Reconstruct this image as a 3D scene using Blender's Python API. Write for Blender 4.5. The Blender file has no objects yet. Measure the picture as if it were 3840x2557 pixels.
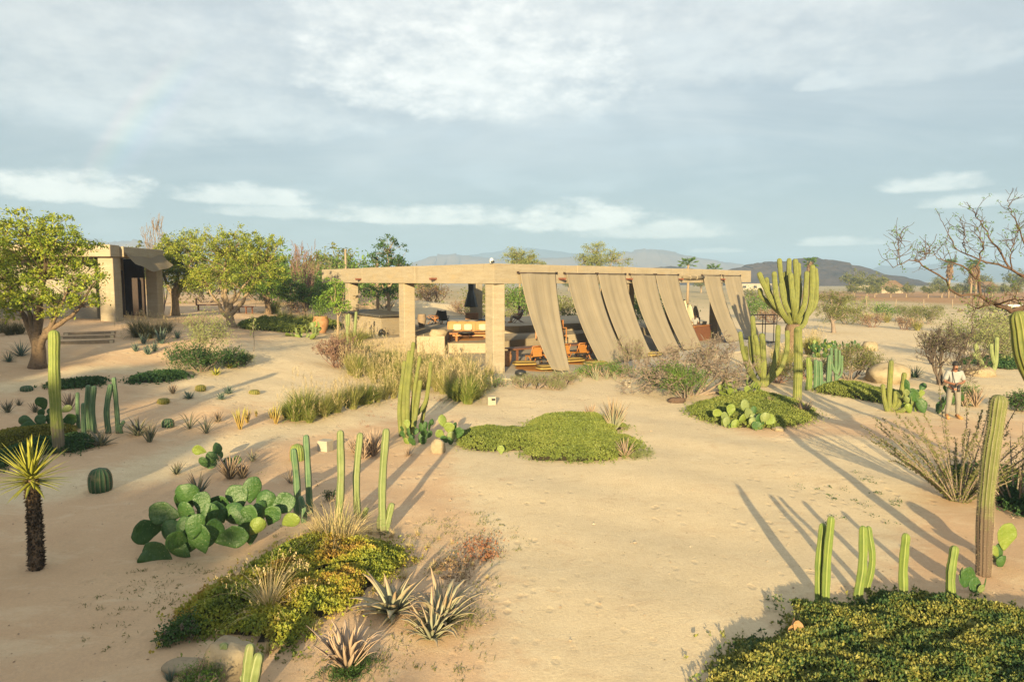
import bpy, math, random
import numpy as np
from mathutils import Vector, Matrix, noise as mnoise
random.seed(7)
rng = np.random.default_rng(7)
R = math.radians
scene = bpy.context.scene
col = scene.collection
# ------------------------------------------------------------------ camera
cam_d = bpy.data.cameras.new('camera')
cam_d.sensor_width = 36.0
cam_d.lens = 24.0
cam_d.clip_start = 0.1
cam_d.clip_end = 20000
cam = bpy.data.objects.new('camera', cam_d)
cam.location = (0, 0, 4.2)
cam.rotation_euler = (R(90 - 5.06), 0, 0)
col.objects.link(cam)
scene.camera = cam
# ------------------------------------------------------------------ light
SUN_EL = 12.5
SUN_AZ = 5.9          # the shadows run this many degrees to the right of +Y
EXPOSURE = 1.64
scene.view_settings.view_transform = 'Standard'
scene.view_settings.look = 'None'
scene.view_settings.gamma = 1.0
scene.view_settings.exposure = EXPOSURE
scene.view_settings.use_curve_mapping = False
scene.render.engine = 'CYCLES'
scene.cycles.use_denoising = True
scene.cycles.max_bounces = 4
scene.cycles.diffuse_bounces = 3
scene.cycles.glossy_bounces = 2
scene.cycles.transmission_bounces = 4
scene.cycles.transparent_max_bounces = 4
scene.cycles.volume_bounces = 0
scene.cycles.caustics_reflective = False
scene.cycles.caustics_refractive = False
# direction in which the sunlight travels
ldir = Vector((math.sin(R(SUN_AZ)) * math.cos(R(SUN_EL)), math.cos(R(SUN_AZ)) * math.cos(R(SUN_EL)), -math.sin(R(SUN_EL))))
sun_d = bpy.data.lights.new('sun', 'SUN')
sun_d.energy = 5.0
sun_d.angle = R(0.6)
sun_d.color = (1.0, 0.785, 0.43)
sun = bpy.data.objects.new('sun', sun_d)
sun.rotation_euler = ldir.to_track_quat('-Z', 'Y').to_euler()
sun.location = (-10, -60, 40)
col.objects.link(sun)
# ------------------------------------------------------------------ node helpers
class NX:
    """a socket with arithmetic"""
    tree = None
    def __init__(s, v): s.v = v
    @staticmethod
    def new(t, **kw):
        n = NX.tree.nodes.new(t)
        for k, v in kw.items(): setattr(n, k, v)
        return n
    @staticmethod
    def put(inp, v):
        if isinstance(v, NX): NX.tree.links.new(v.v, inp)
        else: inp.default_value = v
    def op(s, o, b=None, c=None, clamp=False):
        n = NX.new('ShaderNodeMath', operation=o, use_clamp=clamp)
        NX.put(n.inputs[0], s)
        if b is not None: NX.put(n.inputs[1], b)
        if c is not None: NX.put(n.inputs[2], c)
        return NX(n.outputs[0])
    def __add__(s, b): return s.op('ADD', b)
    __radd__ = __add__
    def __sub__(s, b): return s.op('SUBTRACT', b)
    def __mul__(s, b): return s.op('MULTIPLY', b)
    __rmul__ = __mul__
    def __truediv__(s, b): return s.op('DIVIDE', b)
    def sm(s, a, b):
        n = NX.new('ShaderNodeMapRange', interpolation_type='SMOOTHSTEP')
        NX.put(n.inputs[0], s); n.inputs[1].default_value = a; n.inputs[2].default_value = b
        n.inputs[3].default_value = 0; n.inputs[4].default_value = 1
        return NX(n.outputs[0])
    def mapr(s, a, b, c, d):
        n = NX.new('ShaderNodeMapRange')
        NX.put(n.inputs[0], s)
        for i, v in enumerate((a, b, c, d)): n.inputs[i + 1].default_value = v
        return NX(n.outputs[0])
def nmix(f, a, b, mode='MIX'):
    n = NX.new('ShaderNodeMix', data_type='RGBA', blend_type=mode)
    NX.put(n.inputs[0], f)
    for i, v in ((6, a), (7, b)):
        if isinstance(v, NX): NX.put(n.inputs[i], v)
        else: n.inputs[i].default_value = (*v, 1) if len(v) == 3 else v
    return NX(n.outputs[2])
def nnoise(vec, scale, detail=4, rough=0.55, dist=0.0, dim='3D'):
    n = NX.new('ShaderNodeTexNoise', noise_dimensions=dim)
    if vec is not None: NX.put(n.inputs['Vector'], vec)
    n.inputs['Scale'].default_value = scale; n.inputs['Detail'].default_value = detail
    n.inputs['Roughness'].default_value = rough; n.inputs['Distortion'].default_value = dist
    return NX(n.outputs[0])
def nramp(f, stops):
    n = NX.new('ShaderNodeValToRGB')
    NX.put(n.inputs[0], f)
    e = n.color_ramp.elements
    while len(e) < len(stops): e.new(0.5)
    for el, (p, c) in zip(e, stops):
        el.position = p; el.color = (*c, 1) if len(c) == 3 else c
    return NX(n.outputs[0])
def ncomb(x, y, z):
    n = NX.new('ShaderNodeCombineXYZ')
    for i, v in enumerate((x, y, z)): NX.put(n.inputs[i], v)
    return NX(n.outputs[0])
def nsep(v):
    n = NX.new('ShaderNodeSeparateXYZ'); NX.put(n.inputs[0], v)
    return [NX(o) for o in n.outputs]
# ------------------------------------------------------------------ world: evening sky with thin cloud
world = bpy.data.worlds.new('World')
scene.world = world
world.use_nodes = True
wt = world.node_tree
world.cycles.sampling_method = 'NONE'
wt.nodes.clear()
NX.tree = wt
sky = NX.new('ShaderNodeTexSky', sky_type='NISHITA', sun_disc=False)
sky.sun_elevation = R(SUN_EL)
sky.sun_rotation = R(180 + SUN_AZ)
sky.air_density = 1.0; sky.dust_density = 1.5; sky.ozone_density = 1.5
tc = NX.new('ShaderNodeTexCoord')
dvec = NX(tc.outputs['Generated'])
dx, dy, dz = nsep(dvec)
az = dx.op('ARCTAN2', dy)
el = dz.op('ARCSINE')
# high thin layer, seen in its own perspective
den = dz.op('MAXIMUM', 0.0) + 0.16
pl = ncomb(dx / den, dy / den, 0.0)
n1 = nnoise(pl, 0.55, 4, 0.6, 0.6)
n2 = nnoise(ncomb(dx / den * 0.55 + dy / den * 0.35, dy / den * 1.5, 3.0), 1.1, 5, 0.62, 0.9)
veil = (n1 * 0.6 + n2 * 0.55).sm(0.40, 0.74)
bright = n1.sm(0.45, 0.72)
# heaped clouds at known bearings (azimuth, elevation, half width, half height in radians)
cn = nnoise(ncomb(az, el * 1.9, 1.7), 24.0, 5, 0.6, 0.0) - 0.5
cn2 = nnoise(ncomb(az, el * 3.5, 5.0), 5.0, 3, 0.6, 0.0) - 0.5
heap = None
CLOUDS = [(-0.572, 0.107, 0.094, 0.038, 1.00), (-0.611, 0.109, 0.057, 0.025, 0.80), (-0.520, 0.095, 0.039, 0.016, 0.70), (-0.372, 0.107, 0.096, 0.024, 0.80), (-0.343, 0.090, 0.086, 0.016, 0.60), (-0.111, 0.087, 0.207, 0.023, 0.95), (0.102, 0.080, 0.122, 0.038, 1.00), (0.188, 0.066, 0.124, 0.024, 0.80), (-0.191, 0.089, 0.074, 0.018, 0.80), (0.443, 0.048, 0.060, 0.011, 0.80), (0.547, 0.114, 0.074, 0.019, 0.75), (0.588, 0.091, 0.062, 0.013, 0.60), (-0.060, 0.273, 0.257, 0.136, 0.95), (-0.133, 0.341, 0.196, 0.071, 0.70), (0.069, 0.343, 0.179, 0.071, 0.60), (-0.474, 0.224, 0.274, 0.127, 0.40), (0.232, 0.293, 0.295, 0.102, 0.40), (-0.585, 0.290, 0.139, 0.071, 0.40), (0.518, 0.254, 0.129, 0.058, 0.25), (0.418, 0.248, 0.036, 0.021, 0.40), (0.290, 0.040, 0.040, 0.006, 0.60)]
for (a, e, w, h, s) in CLOUDS:
    da = (az - a) / w
    de = (el - e)
    up = de.op('MAXIMUM', 0.0) / h
    dn = de.op('MINIMUM', 0.0) / (h * 0.35)
    dd = NX.new('ShaderNodeMath', operation='SUBTRACT')
    dd.inputs[0].default_value = 1.0
    NX.put(dd.inputs[1], da * da)
    d0 = NX(dd.outputs[0]) - up * up - dn * dn + cn * 2.2 + cn2 * 1.8
    m = (d0.sm(-0.6, 1.3) if h > 0.06 else d0.sm(-0.15, 1.0)) * s
    heap = m if heap is None else heap.op('MAXIMUM', m)
KS = 0.66
skyc = NX(sky.outputs[0])
base = nmix(1.0, (3.5 * KS, 3.85 * KS, 3.95 * KS), (0, 0, 0), 'ADD')
hib = nmix(el.sm(0.15, 0.62) * 0.85, base, (7.0 * KS, 7.2 * KS, 6.9 * KS))
low = nmix(el.sm(0.0, 0.40), (2.5 * KS, 3.1 * KS, 3.45 * KS), hib)
veilc = nmix(bright, (5.9 * KS, 6.05 * KS, 5.75 * KS), (9.8 * KS, 9.55 * KS, 8.7 * KS))
c1 = nmix((veil * el.sm(0.03, 0.30)) * 0.85, low, veilc)
lowband = cn2.sm(-0.02, 0.2) * 0.4
c1b = nmix(lowband, c1, (5.3 * KS, 5.85 * KS, 5.95 * KS))
heapc = nmix((cn * 1.6 + 0.55).op('MAXIMUM', 0.0), (7.0 * KS, 7.0 * KS, 6.5 * KS), (10.8 * KS, 10.4 * KS, 9.2 * KS))
c2 = nmix(heap * 0.92, c1b, heapc)
# a stump of rainbow: 41 to 42 degrees around the antisolar point, where a shower falls on the left
anti = ldir.normalized()
dt = NX.new('ShaderNodeVectorMath', operation='DOT_PRODUCT')
NX.put(dt.inputs[0], dvec); dt.inputs[1].default_value = anti
ang = NX(dt.outputs['Value']).op('ARCCOSINE') * (180 / math.pi)
bow = nramp(ang.mapr(39.6, 42.8, 0, 1), [(0, (0, 0, 0)), (0.2, (.35, .25, .5)), (0.4, (.2, .45, .6)), (0.55, (.3, .55, .3)), (0.7, (.7, .6, .2)), (0.85, (.8, .35, .25)), (1, (0, 0, 0))])
bm = el.sm(0.10, 0.17) * (1.0 * el.sm(0.32, 0.20)) * az.sm(-0.25, -0.36)
bowm = nmix(bm * 0.9, (0, 0, 0), bow)
glow = nmix(0.70, skyc, (0, 0, 0))
c3 = nmix(1.0, nmix(1.0, c2, bowm, 'ADD'), glow, 'ADD')
bg = NX.new('ShaderNodeBackground')
NX.put(bg.inputs[0], c3)
bg.inputs[1].default_value = 0.05
wo = NX.new('ShaderNodeOutputWorld')
wt.links.new(bg.outputs[0], wo.inputs[0])
def _ramp(t):
    t = np.clip(t, 0, 1)
    return 0.5 * t + 0.5 * (t * t * (3 - 2 * t))
def terrain(x, y):
    """height of the ground"""
    x = np.asarray(x, float); y = np.asarray(y, float)
    z = 2.3 * _ramp((-x - 3) / 17) * _ramp((y - 4) / 28) * (1 - _ramp((y - 95) / 60))
    z = z + 1.5 * np.exp(-(((x + 9) / 9) ** 2 + ((y - 66) / 7) ** 2))
    z = z + 1.0 * np.exp(-(((x + 1) / 6) ** 2 + ((y - 68) / 6) ** 2))
    z = z + 0.35 * np.exp(-(((x + 13.5) / 3.5) ** 2 + ((y - 29.5) / 3.0) ** 2))
    near = np.exp(-(np.hypot(x, y - 15) / 70) ** 2)
    b = 0.045 * np.sin(x * 0.9 + 1.3 * np.sin(y * 0.35)) * np.sin(y * 0.8 + 0.7 * x) + 0.02 * np.sin(2.3 * x + 1.1 * y) * np.sin(1.9 * y - 0.8 * x)
    # the plaza and the building floor are level
    flat = np.exp(-np.clip(np.hypot((x - 3) / 11, (y - 37) / 12), 0, 9) ** 4)
    z = z * (1 - 0) + b * near * (1 - flat)
    return z
def tz(x, y): return float(terrain(x, y))
# ------------------------------------------------------------------ objects
def link(name, data, parent=None, loc=None, rot=None, scale=None):
    o = bpy.data.objects.new(name, data)
    col.objects.link(o)
    if parent is not None: o.parent = parent
    if loc is not None: o.location = loc
    if rot is not None: o.rotation_euler = rot
    if scale is not None: o.scale = (scale,) * 3 if isinstance(scale, (int, float)) else scale
    return o
def tag(o, label, cat, group=None):
    o['label'] = label; o['category'] = cat
    if group: o['group'] = group
    return o
def thing(name, label, cat, loc=(0, 0, 0), rz=0.0, group=None):
    o = link(name, None, loc=loc, rot=(0, 0, rz))
    o.empty_display_size = 0.2
    return tag(o, label, cat, group)
def struct(o):
    o['kind'] = 'structure'; return o
def stuff(o, label=None, cat=None):
    o['kind'] = 'stuff'
    if label: tag(o, label, cat)
    return o
def copy_tree(o, loc=None, rz=None, label=None, scale=None, parent=None):
    c = o.copy(); col.objects.link(c)
    if parent is not None: c.parent = parent
    if loc is not None: c.location = loc
    if rz is not None: c.rotation_euler = (0, 0, rz)
    if scale is not None: c.scale = (scale,) * 3
    if label: c['label'] = label
    for ch in list(o.children): copy_tree(ch, parent=c)
    return c
class MB:
    """collects arrays of vertices and faces and builds one mesh"""
    def __init__(s):
        s.v = []; s.f = []; s.n = 0; s.a = {}
    def add(s, v, f, mat=0, smooth=True, **attrs):
        v = np.asarray(v, np.float32).reshape(-1, 3)
        if isinstance(f, np.ndarray): fs = [f]
        else:
            fs = []
            for k in (3, 4):
                q = [x for x in f if len(x) == k]
                if q: fs.append(np.array(q, np.int32))
            for x in f:
                if len(x) > 4: fs.append(np.array([x], np.int32))
        for q in fs: s.f.append((q + s.n, mat, smooth))
        for k in set(s.a) | set(attrs):
            s.a.setdefault(k, [np.zeros(s.n, np.float32)] if s.n else [])
            s.a[k].append(np.broadcast_to(np.asarray(attrs.get(k, 0.0), np.float32), (len(v),)))
        s.v.append(v); s.n += len(v)
        return s
    def mesh(s, name, mats):
        me = bpy.data.meshes.new(name)
        V = np.concatenate(s.v)
        me.vertices.add(len(V)); me.vertices.foreach_set('co', V.ravel())
        li = np.concatenate([q.ravel() for q, _, _ in s.f]).astype(np.int32)
        me.loops.add(len(li)); me.loops.foreach_set('vertex_index', li)
        tot = np.concatenate([np.full(len(q), q.shape[1], np.int32) for q, _, _ in s.f])
        st = np.concatenate([[0], np.cumsum(tot)[:-1]]).astype(np.int32)
        me.polygons.add(len(tot)); me.polygons.foreach_set('loop_start', st)
        me.polygons.foreach_set('material_index', np.concatenate([np.full(len(q), m, np.int32) for q, m, _ in s.f]))
        me.polygons.foreach_set('use_smooth', np.concatenate([np.full(len(q), sm, bool) for q, _, sm in s.f]))
        for k, arrs in s.a.items():
            at = me.attributes.new(k, 'FLOAT', 'POINT')
            at.data.foreach_set('value', np.concatenate(arrs))
        me.update(calc_edges=True)
        for m in (mats if isinstance(mats, (list, tuple)) else [mats]): me.materials.append(m)
        return me
    def ob(s, name, mats, parent=None, loc=None, rot=None, scale=None):
        return link(name, s.mesh(name, mats), parent, loc, rot, scale)
# ---- primitive shapes
def box(mb, c, s, mat=0, rz=0.0, M=None):
    c = np.array(c, float); h = np.array(s, float) / 2
    v = np.array([[x, y, z] for x in (-1, 1) for y in (-1, 1) for z in (-1, 1)], float) * h
    if rz:
        k = np.array([[math.cos(rz), -math.sin(rz), 0], [math.sin(rz), math.cos(rz), 0], [0, 0, 1]])
        v = v @ k.T
    if M is not None: v = v @ np.array(M).T
    mb.add(v + c, np.array([[0, 1, 3, 2], [4, 6, 7, 5], [0, 4, 5, 1], [2, 3, 7, 6], [0, 2, 6, 4], [1, 5, 7, 3]]), mat, False)
    return mb
def prism(mb, poly, z0, z1, mat=0):
    n = len(poly)
    p = np.array(poly, float)[:, :2]
    a = 0.5 * sum(p[i - 1][0] * p[i][1] - p[i][0] * p[i - 1][1] for i in range(n))
    if a < 0: p = p[::-1]
    v = np.concatenate([np.c_[p, np.full(n, z0)], np.c_[p, np.full(n, z1)]])
    f = [list(range(n - 1, -1, -1)), list(range(n, 2 * n))] + [[i, (i + 1) % n, n + (i + 1) % n, n + i] for i in range(n)]
    mb.add(v, f, mat, False)
    return mb
def frames(P):
    P = np.asarray(P, float)
    t = np.gradient(P, axis=0)
    t /= np.linalg.norm(t, axis=1, keepdims=True) + 1e-9
    ref = np.array([1.0, 0, 0]) if abs(t[0][0]) < 0.9 else np.array([0, 1.0, 0])
    us = []
    for i in range(len(P)):
        u = ref - t[i] * np.dot(ref, t[i]); u /= np.linalg.norm(u) + 1e-9
        us.append(u); ref = u
    U = np.array(us); W = np.cross(t, U)
    return t, U, W
def tube(mb, P, rad, sides=6, mat=0, prof=None, caps=True, **attrs):
    """tube along P; prof multiplies the radius round the section"""
    P = np.asarray(P, float); n = len(P)
    rad = np.broadcast_to(np.asarray(rad, float), (n,))
    t, U, W = frames(P)
    th = np.arange(sides) * 2 * math.pi / sides
    pr = np.ones(sides) if prof is None else prof
    ring = (U[:, None, :] * (np.cos(th) * pr)[None, :, None] + W[:, None, :] * (np.sin(th) * pr)[None, :, None]) * rad[:, None, None]
    V = (P[:, None, :] + ring).reshape(-1, 3)
    i = np.arange(n - 1)[:, None] * sides; j = np.arange(sides)[None, :]; k = (j + 1) % sides
    f = np.stack([i + j, i + k, i + sides + k, i + sides + j], -1).reshape(-1, 4)
    at = {}
    for key, v in attrs.items():
        if key == 'rib': at[key] = np.tile(v, n)
        else: at[key] = np.repeat(np.broadcast_to(np.asarray(v, float), (n,)), sides)
    if caps:
        V = np.concatenate([V, P[:1], P[-1:]])
        b = n * sides
        c0 = np.stack([np.full(sides, b), (np.arange(sides) + 1) % sides, np.arange(sides)], -1)
        c1 = np.stack([np.full(sides, b + 1), (n - 1) * sides + np.arange(sides), (n - 1) * sides + (np.arange(sides) + 1) % sides], -1)
        for key in at:
            at[key] = np.concatenate([at[key], at[key][:1], at[key][-1:]])
        mb.add(V, f, mat, True, **at)
        off = mb.n - len(V)
        mb.f.append((c0 + off, mat, True)); mb.f.append((c1 + off, mat, True))
    else: mb.add(V, f, mat, True, **at)
    return mb
def lathe(mb, prof, seg=16, c=(0, 0, 0), mat=0, sx=1, sy=1, smooth=True):
    pr = np.array(prof, float); n = len(pr)
    th = np.arange(seg) * 2 * math.pi / seg
    V = np.stack([pr[:, 0][:, None] * np.cos(th) * sx, pr[:, 0][:, None] * np.sin(th) * sy, np.repeat(pr[:, 1][:, None], seg, 1)], -1).reshape(-1, 3) + np.array(c)
    i = np.arange(n - 1)[:, None] * seg; j = np.arange(seg)[None, :]; k = (j + 1) % seg
    mb.add(V, np.stack([i + j, i + k, i + seg + k, i + seg + j], -1).reshape(-1, 4), mat, smooth)
    return mb
def bez(a, b, c, n=8):
    t = np.linspace(0, 1, n)[:, None]; a, b, c = (np.array(q, float) for q in (a, b, c))
    return (1 - t) ** 2 * a + 2 * t * (1 - t) * b + t * t * c
def smooth_path(pts, n=14):
    """Catmull-Rom through the points"""
    p = np.array(pts, float)
    if len(p) == 2: return p[0] + (p[1] - p[0]) * np.linspace(0, 1, n)[:, None]
    q = np.concatenate([[2 * p[0] - p[1]], p, [2 * p[-1] - p[-2]]])
    out = []
    m = len(p) - 1
    for s in np.linspace(0, m - 1e-6, n):
        i = int(s); t = s - i
        a, b, c, d = q[i], q[i + 1], q[i + 2], q[i + 3]
        out.append(0.5 * (2 * b + (c - a) * t + (2 * a - 5 * b + 4 * c - d) * t * t + (3 * b - a - 3 * c + d) * t ** 3))
    return np.array(out)
def rand_dirs(n, up=0.0):
    v = rng.normal(size=(n, 3)); v[:, 2] += up
    return v / (np.linalg.norm(v, axis=1, keepdims=True) + 1e-9)
def leaf_quads(mb, C, size, mat=0, up=0.4, aspect=0.5, D=None, N=None):
    """diamond leaves at the points C"""
    C = np.asarray(C, float); n = len(C)
    size = np.broadcast_to(np.asarray(size, float), (n,))[:, None]
    if D is None: D = rand_dirs(n, up)
    if N is None: N = rand_dirs(n, 0.6)
    S = np.cross(D, N); S /= np.linalg.norm(S, axis=1, keepdims=True) + 1e-9
    B = np.cross(S, D)
    a = C - D * size * 0.5; c = C + D * size * 0.5
    m = C + B * size * 0.06
    b = m + S * size * aspect * 0.5; d = m - S * size * aspect * 0.5
    V = np.stack([a, b, c, d], 1).reshape(-1, 3)
    mb.add(V, np.arange(4 * n).reshape(-1, 4), mat, True)
    return mb
# ------------------------------------------------------------------ materials
def new_mat(name):
    m = bpy.data.materials.new(name); m.use_nodes = True
    m.node_tree.nodes.clear(); NX.tree = m.node_tree
    return m
def finish(m, colr, rough=0.8, spec=0.3, bump=None, bstr=0.3, bdist=0.02, trans=0.0, metal=0.0, sheen=0.0):
    p = NX.new('ShaderNodeBsdfPrincipled')
    if isinstance(colr, NX): NX.put(p.inputs['Base Color'], colr)
    else: p.inputs['Base Color'].default_value = (*colr, 1)
    NX.put(p.inputs['Roughness'], rough)
    p.inputs['Specular IOR Level'].default_value = spec
    p.inputs['Metallic'].default_value = metal
    if bump is not None:
        b = NX.new('ShaderNodeBump'); NX.put(b.inputs['Height'], bump)
        b.inputs['Strength'].default_value = bstr; b.inputs['Distance'].default_value = bdist
        m.node_tree.links.new(b.outputs[0], p.inputs['Normal'])
    o = NX.new('ShaderNodeOutputMaterial')
    if trans > 0:
        t = NX.new('ShaderNodeBsdfTranslucent')
        if isinstance(colr, NX): NX.put(t.inputs[0], colr)
        else: t.inputs[0].default_value = (*colr, 1)
        mx = NX.new('ShaderNodeMixShader'); mx.inputs[0].default_value = trans
        m.node_tree.links.new(p.outputs[0], mx.inputs[1]); m.node_tree.links.new(t.outputs[0], mx.inputs[2])
        m.node_tree.links.new(mx.outputs[0], o.inputs[0])
    else: m.node_tree.links.new(p.outputs[0], o.inputs[0])
    return m
def gpos():
    return NX(NX.new('ShaderNodeNewGeometry').outputs['Position'])
def opos():
    return NX(NX.new('ShaderNodeTexCoord').outputs['Object'])
def attr(name):
    return NX(NX.new('ShaderNodeAttribute', attribute_name=name).outputs['Fac'])
def island():
    return NX(NX.new('ShaderNodeNewGeometry').outputs['Random Per Island'])
def M(name, cols, scale=4.0, rough=0.8, spec=0.3, bump=0.0, bscale=40.0, bdist=0.01, isl=False, trans=0.0, obj=False, metal=0.0, mixn=0.0):
    m = new_mat(name)
    pos = opos() if obj else gpos()
    if isl:
        f = island()
        if mixn: f = f * (1 - mixn) + nnoise(pos, scale, 3).mapr(0.3, 0.7, 0, 1) * mixn
    else: f = nnoise(pos, scale, 5, 0.6).mapr(0.28, 0.72, 0, 1)
    n = len(cols)
    c = nramp(f, [(i / max(1, n - 1), q) for i, q in enumerate(cols)]) if n > 1 else cols[0]
    b = nnoise(pos, bscale, 4, 0.6) if bump else None
    return finish(m, c, rough, spec, b, bump, bdist, trans, metal)
def cactus_mat(name, green, dark, crest, cork=(0.16, 0.13, 0.09), cork_h=0.12, cork_n=0.25, rough=0.65):
    """ribbed cactus skin: crest lines by the rib attribute, corky base by the height attribute"""
    m = new_mat(name)
    pos = gpos()
    n = nnoise(pos, 5, 5, 0.65).mapr(0.3, 0.7, 0, 1)
    c = nmix(n, dark, green)
    c = nmix(attr('rib').sm(0.72, 1.0) * 0.75, c, crest)
    h = attr('h') + (nnoise(pos, 9, 4) - 0.5) * cork_n
    c = nmix(h.sm(cork_h + 0.12, cork_h - 0.06), c, cork)
    ox, oy, oz = nsep(pos)
    scar = nnoise(ncomb(ox * 30, oy * 30, oz * 4.5), 1.0, 4, 0.7).sm(0.52, 0.72) * 0.35
    c = nmix(scar, c, dark)
    blot = nnoise(pos, 3.3, 6, 0.72).sm(0.56, 0.72) * 0.5
    c = nmix(blot, c, (0.20, 0.17, 0.09))
    return finish(m, c, rough, 0.35, nnoise(pos, 60, 3), 0.25, 0.004)
m_cactus = cactus_mat('cactus_skin_green', (0.165, 0.215, 0.045), (0.10, 0.15, 0.035), (0.27, 0.29, 0.10), cork_h=0.03)
m_cactus_blue = cactus_mat('cactus_skin_bluish', (0.10, 0.18, 0.085), (0.05, 0.11, 0.05), (0.24, 0.28, 0.17), cork_h=0.03)
m_cactus_pale = cactus_mat('cactus_skin_pale', (0.19, 0.225, 0.085), (0.12, 0.16, 0.05), (0.30, 0.31, 0.17), cork_h=0.05)
m_cardon = cactus_mat('cardon_skin', (0.165, 0.185, 0.04), (0.085, 0.105, 0.025), (0.30, 0.28, 0.10), cork_h=0.02, cork_n=0.3)
m_spiny = cactus_mat('spiny_cactus_skin', (0.15, 0.165, 0.05), (0.085, 0.095, 0.03), (0.30, 0.27, 0.18), cork=(0.105, 0.075, 0.055), cork_h=0.36, cork_n=0.4)
m_yellowcol = cactus_mat('tall_cactus_skin', (0.20, 0.235, 0.045), (0.13, 0.17, 0.035), (0.32, 0.33, 0.11), cork=(0.15, 0.125, 0.085), cork_h=0.20, cork_n=0.5)
m_barrel = cactus_mat('barrel_cactus_skin', (0.035, 0.085, 0.035), (0.02, 0.055, 0.025), (0.17, 0.15, 0.09), cork_h=-0.3)
m_spine = M('cactus_spines', [(0.42, 0.36, 0.26), (0.30, 0.22, 0.15)], 20, 0.7)
m_spine_red = M('barrel_spines', [(0.30, 0.10, 0.07), (0.35, 0.2, 0.12)], 20, 0.7)
def pad_mat(name, a, b, vein, k=0.6):
    m = new_mat(name)
    pos = opos()
    n = nnoise(gpos(), 6, 4).mapr(0.3, 0.7, 0, 1)
    c = nmix(n, a, b)
    x, y, z = nsep(pos)
    st = nnoise(ncomb(x * 3.0, y, z * 9.0), 2.2, 5, 0.6, 0.8).sm(0.55, 0.68)
    c = nmix(st * k, c, vein)
    vo = NX.new('ShaderNodeTexVoronoi'); NX.put(vo.inputs['Vector'], pos); vo.inputs['Scale'].default_value = 8
    dots = NX(vo.outputs['Distance']).sm(0.13, 0.05)
    c = nmix(dots * 0.8, c, (0.36, 0.34, 0.18))
    oi = NX.new('ShaderNodeObjectInfo')
    c = nmix(NX(oi.outputs['Random']) * 0.35, c, b)
    return finish(m, c, 0.45, 0.4, nnoise(pos, 7, 4), 0.6, 0.04)
m_pad = pad_mat('prickly_pear_dark_green', (0.022, 0.068, 0.017), (0.045, 0.102, 0.022), (0.12, 0.18, 0.075), 0.7)
m_pad_y = pad_mat('prickly_pear_yellow_green', (0.115, 0.17, 0.026), (0.16, 0.205, 0.04), (0.24, 0.27, 0.11), 0.6)
m_pad_pale = pad_mat('prickly_pear_pale', (0.12, 0.165, 0.055), (0.17, 0.205, 0.07), (0.25, 0.28, 0.15), 0.3)
m_pad_or = pad_mat('prickly_pear_orange', (0.34, 0.16, 0.07), (0.30, 0.20, 0.09), (0.4, 0.3, 0.2), 0.3)
m_concrete = None
def earth_mat(name, a, b, stain, lift=2.2, dark=0.6):
    """rammed earth: soft horizontal lifts, stains and pits"""
    m = new_mat(name)
    pos = gpos()
    x, y, z = nsep(pos)
    lay = nnoise(ncomb(x * 0.25, y * 0.25, z * lift), 3.2, 6, 0.65)
    c = nmix(lay.mapr(0.32, 0.68, 0, 1), a, b)
    fine = nnoise(ncomb(x, y, z * 5.0), 7.0, 6, 0.7)
    c = nmix(fine.sm(0.48, 0.72) * 0.75, c, stain)
    blo = nnoise(ncomb(x * 0.5, y * 0.5, z * 1.2), 1.7, 5, 0.65, 0.5)
    c = nmix(blo.sm(0.5, 0.7) * 0.5, c, (a[0] * 1.25, a[1] * 1.12, a[2] * 0.92))
    st = nnoise(ncomb(x * 2.2, y * 2.2, z * 0.25), 1.6, 5, 0.6).sm(0.56, 0.78)
    c = nmix(st * dark, c, stain)
    return finish(m, c, 0.9, 0.15, fine * 0.6 + lay * 0.5, 0.45, 0.02)
m_earth = earth_mat('rammed_earth', (0.30, 0.25, 0.175), (0.375, 0.32, 0.235), (0.225, 0.168, 0.105))
m_earth_pale = earth_mat('pale_rammed_earth', (0.32, 0.262, 0.185), (0.38, 0.32, 0.235), (0.26, 0.20, 0.13))
m_plaster = earth_mat('grey_plaster', (0.26, 0.235, 0.19), (0.31, 0.28, 0.225), (0.20, 0.17, 0.13), 0.8)
m_floor = M('polished_concrete_floor', [(0.34, 0.295, 0.235), (0.42, 0.37, 0.30), (0.38, 0.33, 0.265)], 0.8, 0.7, 0.3, 0.1, 20)
m_stone_dark = M('dark_stone', [(0.05, 0.047, 0.042), (0.10, 0.092, 0.08), (0.07, 0.065, 0.056)], 6, 0.5, 0.4, 0.2, 30)
m_black = M('black_metal', [(0.012, 0.012, 0.013), (0.02, 0.02, 0.02)], 8, 0.45, 0.5)
m_rust = M('rusty_steel', [(0.16, 0.055, 0.035), (0.22, 0.09, 0.06)], 12, 0.75)
m_steel_and_shade = M('dark_brown_steel_and_interior_shade', [(0.03, 0.02, 0.018), (0.05, 0.03, 0.025)], 12, 0.6)  # also stands for interior shade on two pieces of the side building
m_wood = M('honey_wood', [(0.30, 0.115, 0.03), (0.38, 0.16, 0.045), (0.24, 0.085, 0.022)], 9, 0.5, 0.4)
m_wood_dark = M('dark_timber', [(0.14, 0.055, 0.028), (0.20, 0.085, 0.04)], 6, 0.5, 0.4)
m_wood_grey = M('weathered_timber', [(0.24, 0.18, 0.12), (0.31, 0.24, 0.165), (0.20, 0.15, 0.10)], 5, 0.85, 0.2, 0.3, 30)
m_tan = M('tan_leather', [(0.34, 0.17, 0.055), (0.40, 0.21, 0.08)], 5, 0.6, 0.3, 0.2, 12)
m_cream = M('cream_cotton', [(0.52, 0.43, 0.29), (0.60, 0.50, 0.35)], 9, 0.9, 0.1, 0.2, 40)
m_ochre = M('ochre_cushion', [(0.36, 0.25, 0.08), (0.42, 0.30, 0.10)], 5, 0.9, 0.1, 0.3, 25)
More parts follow.
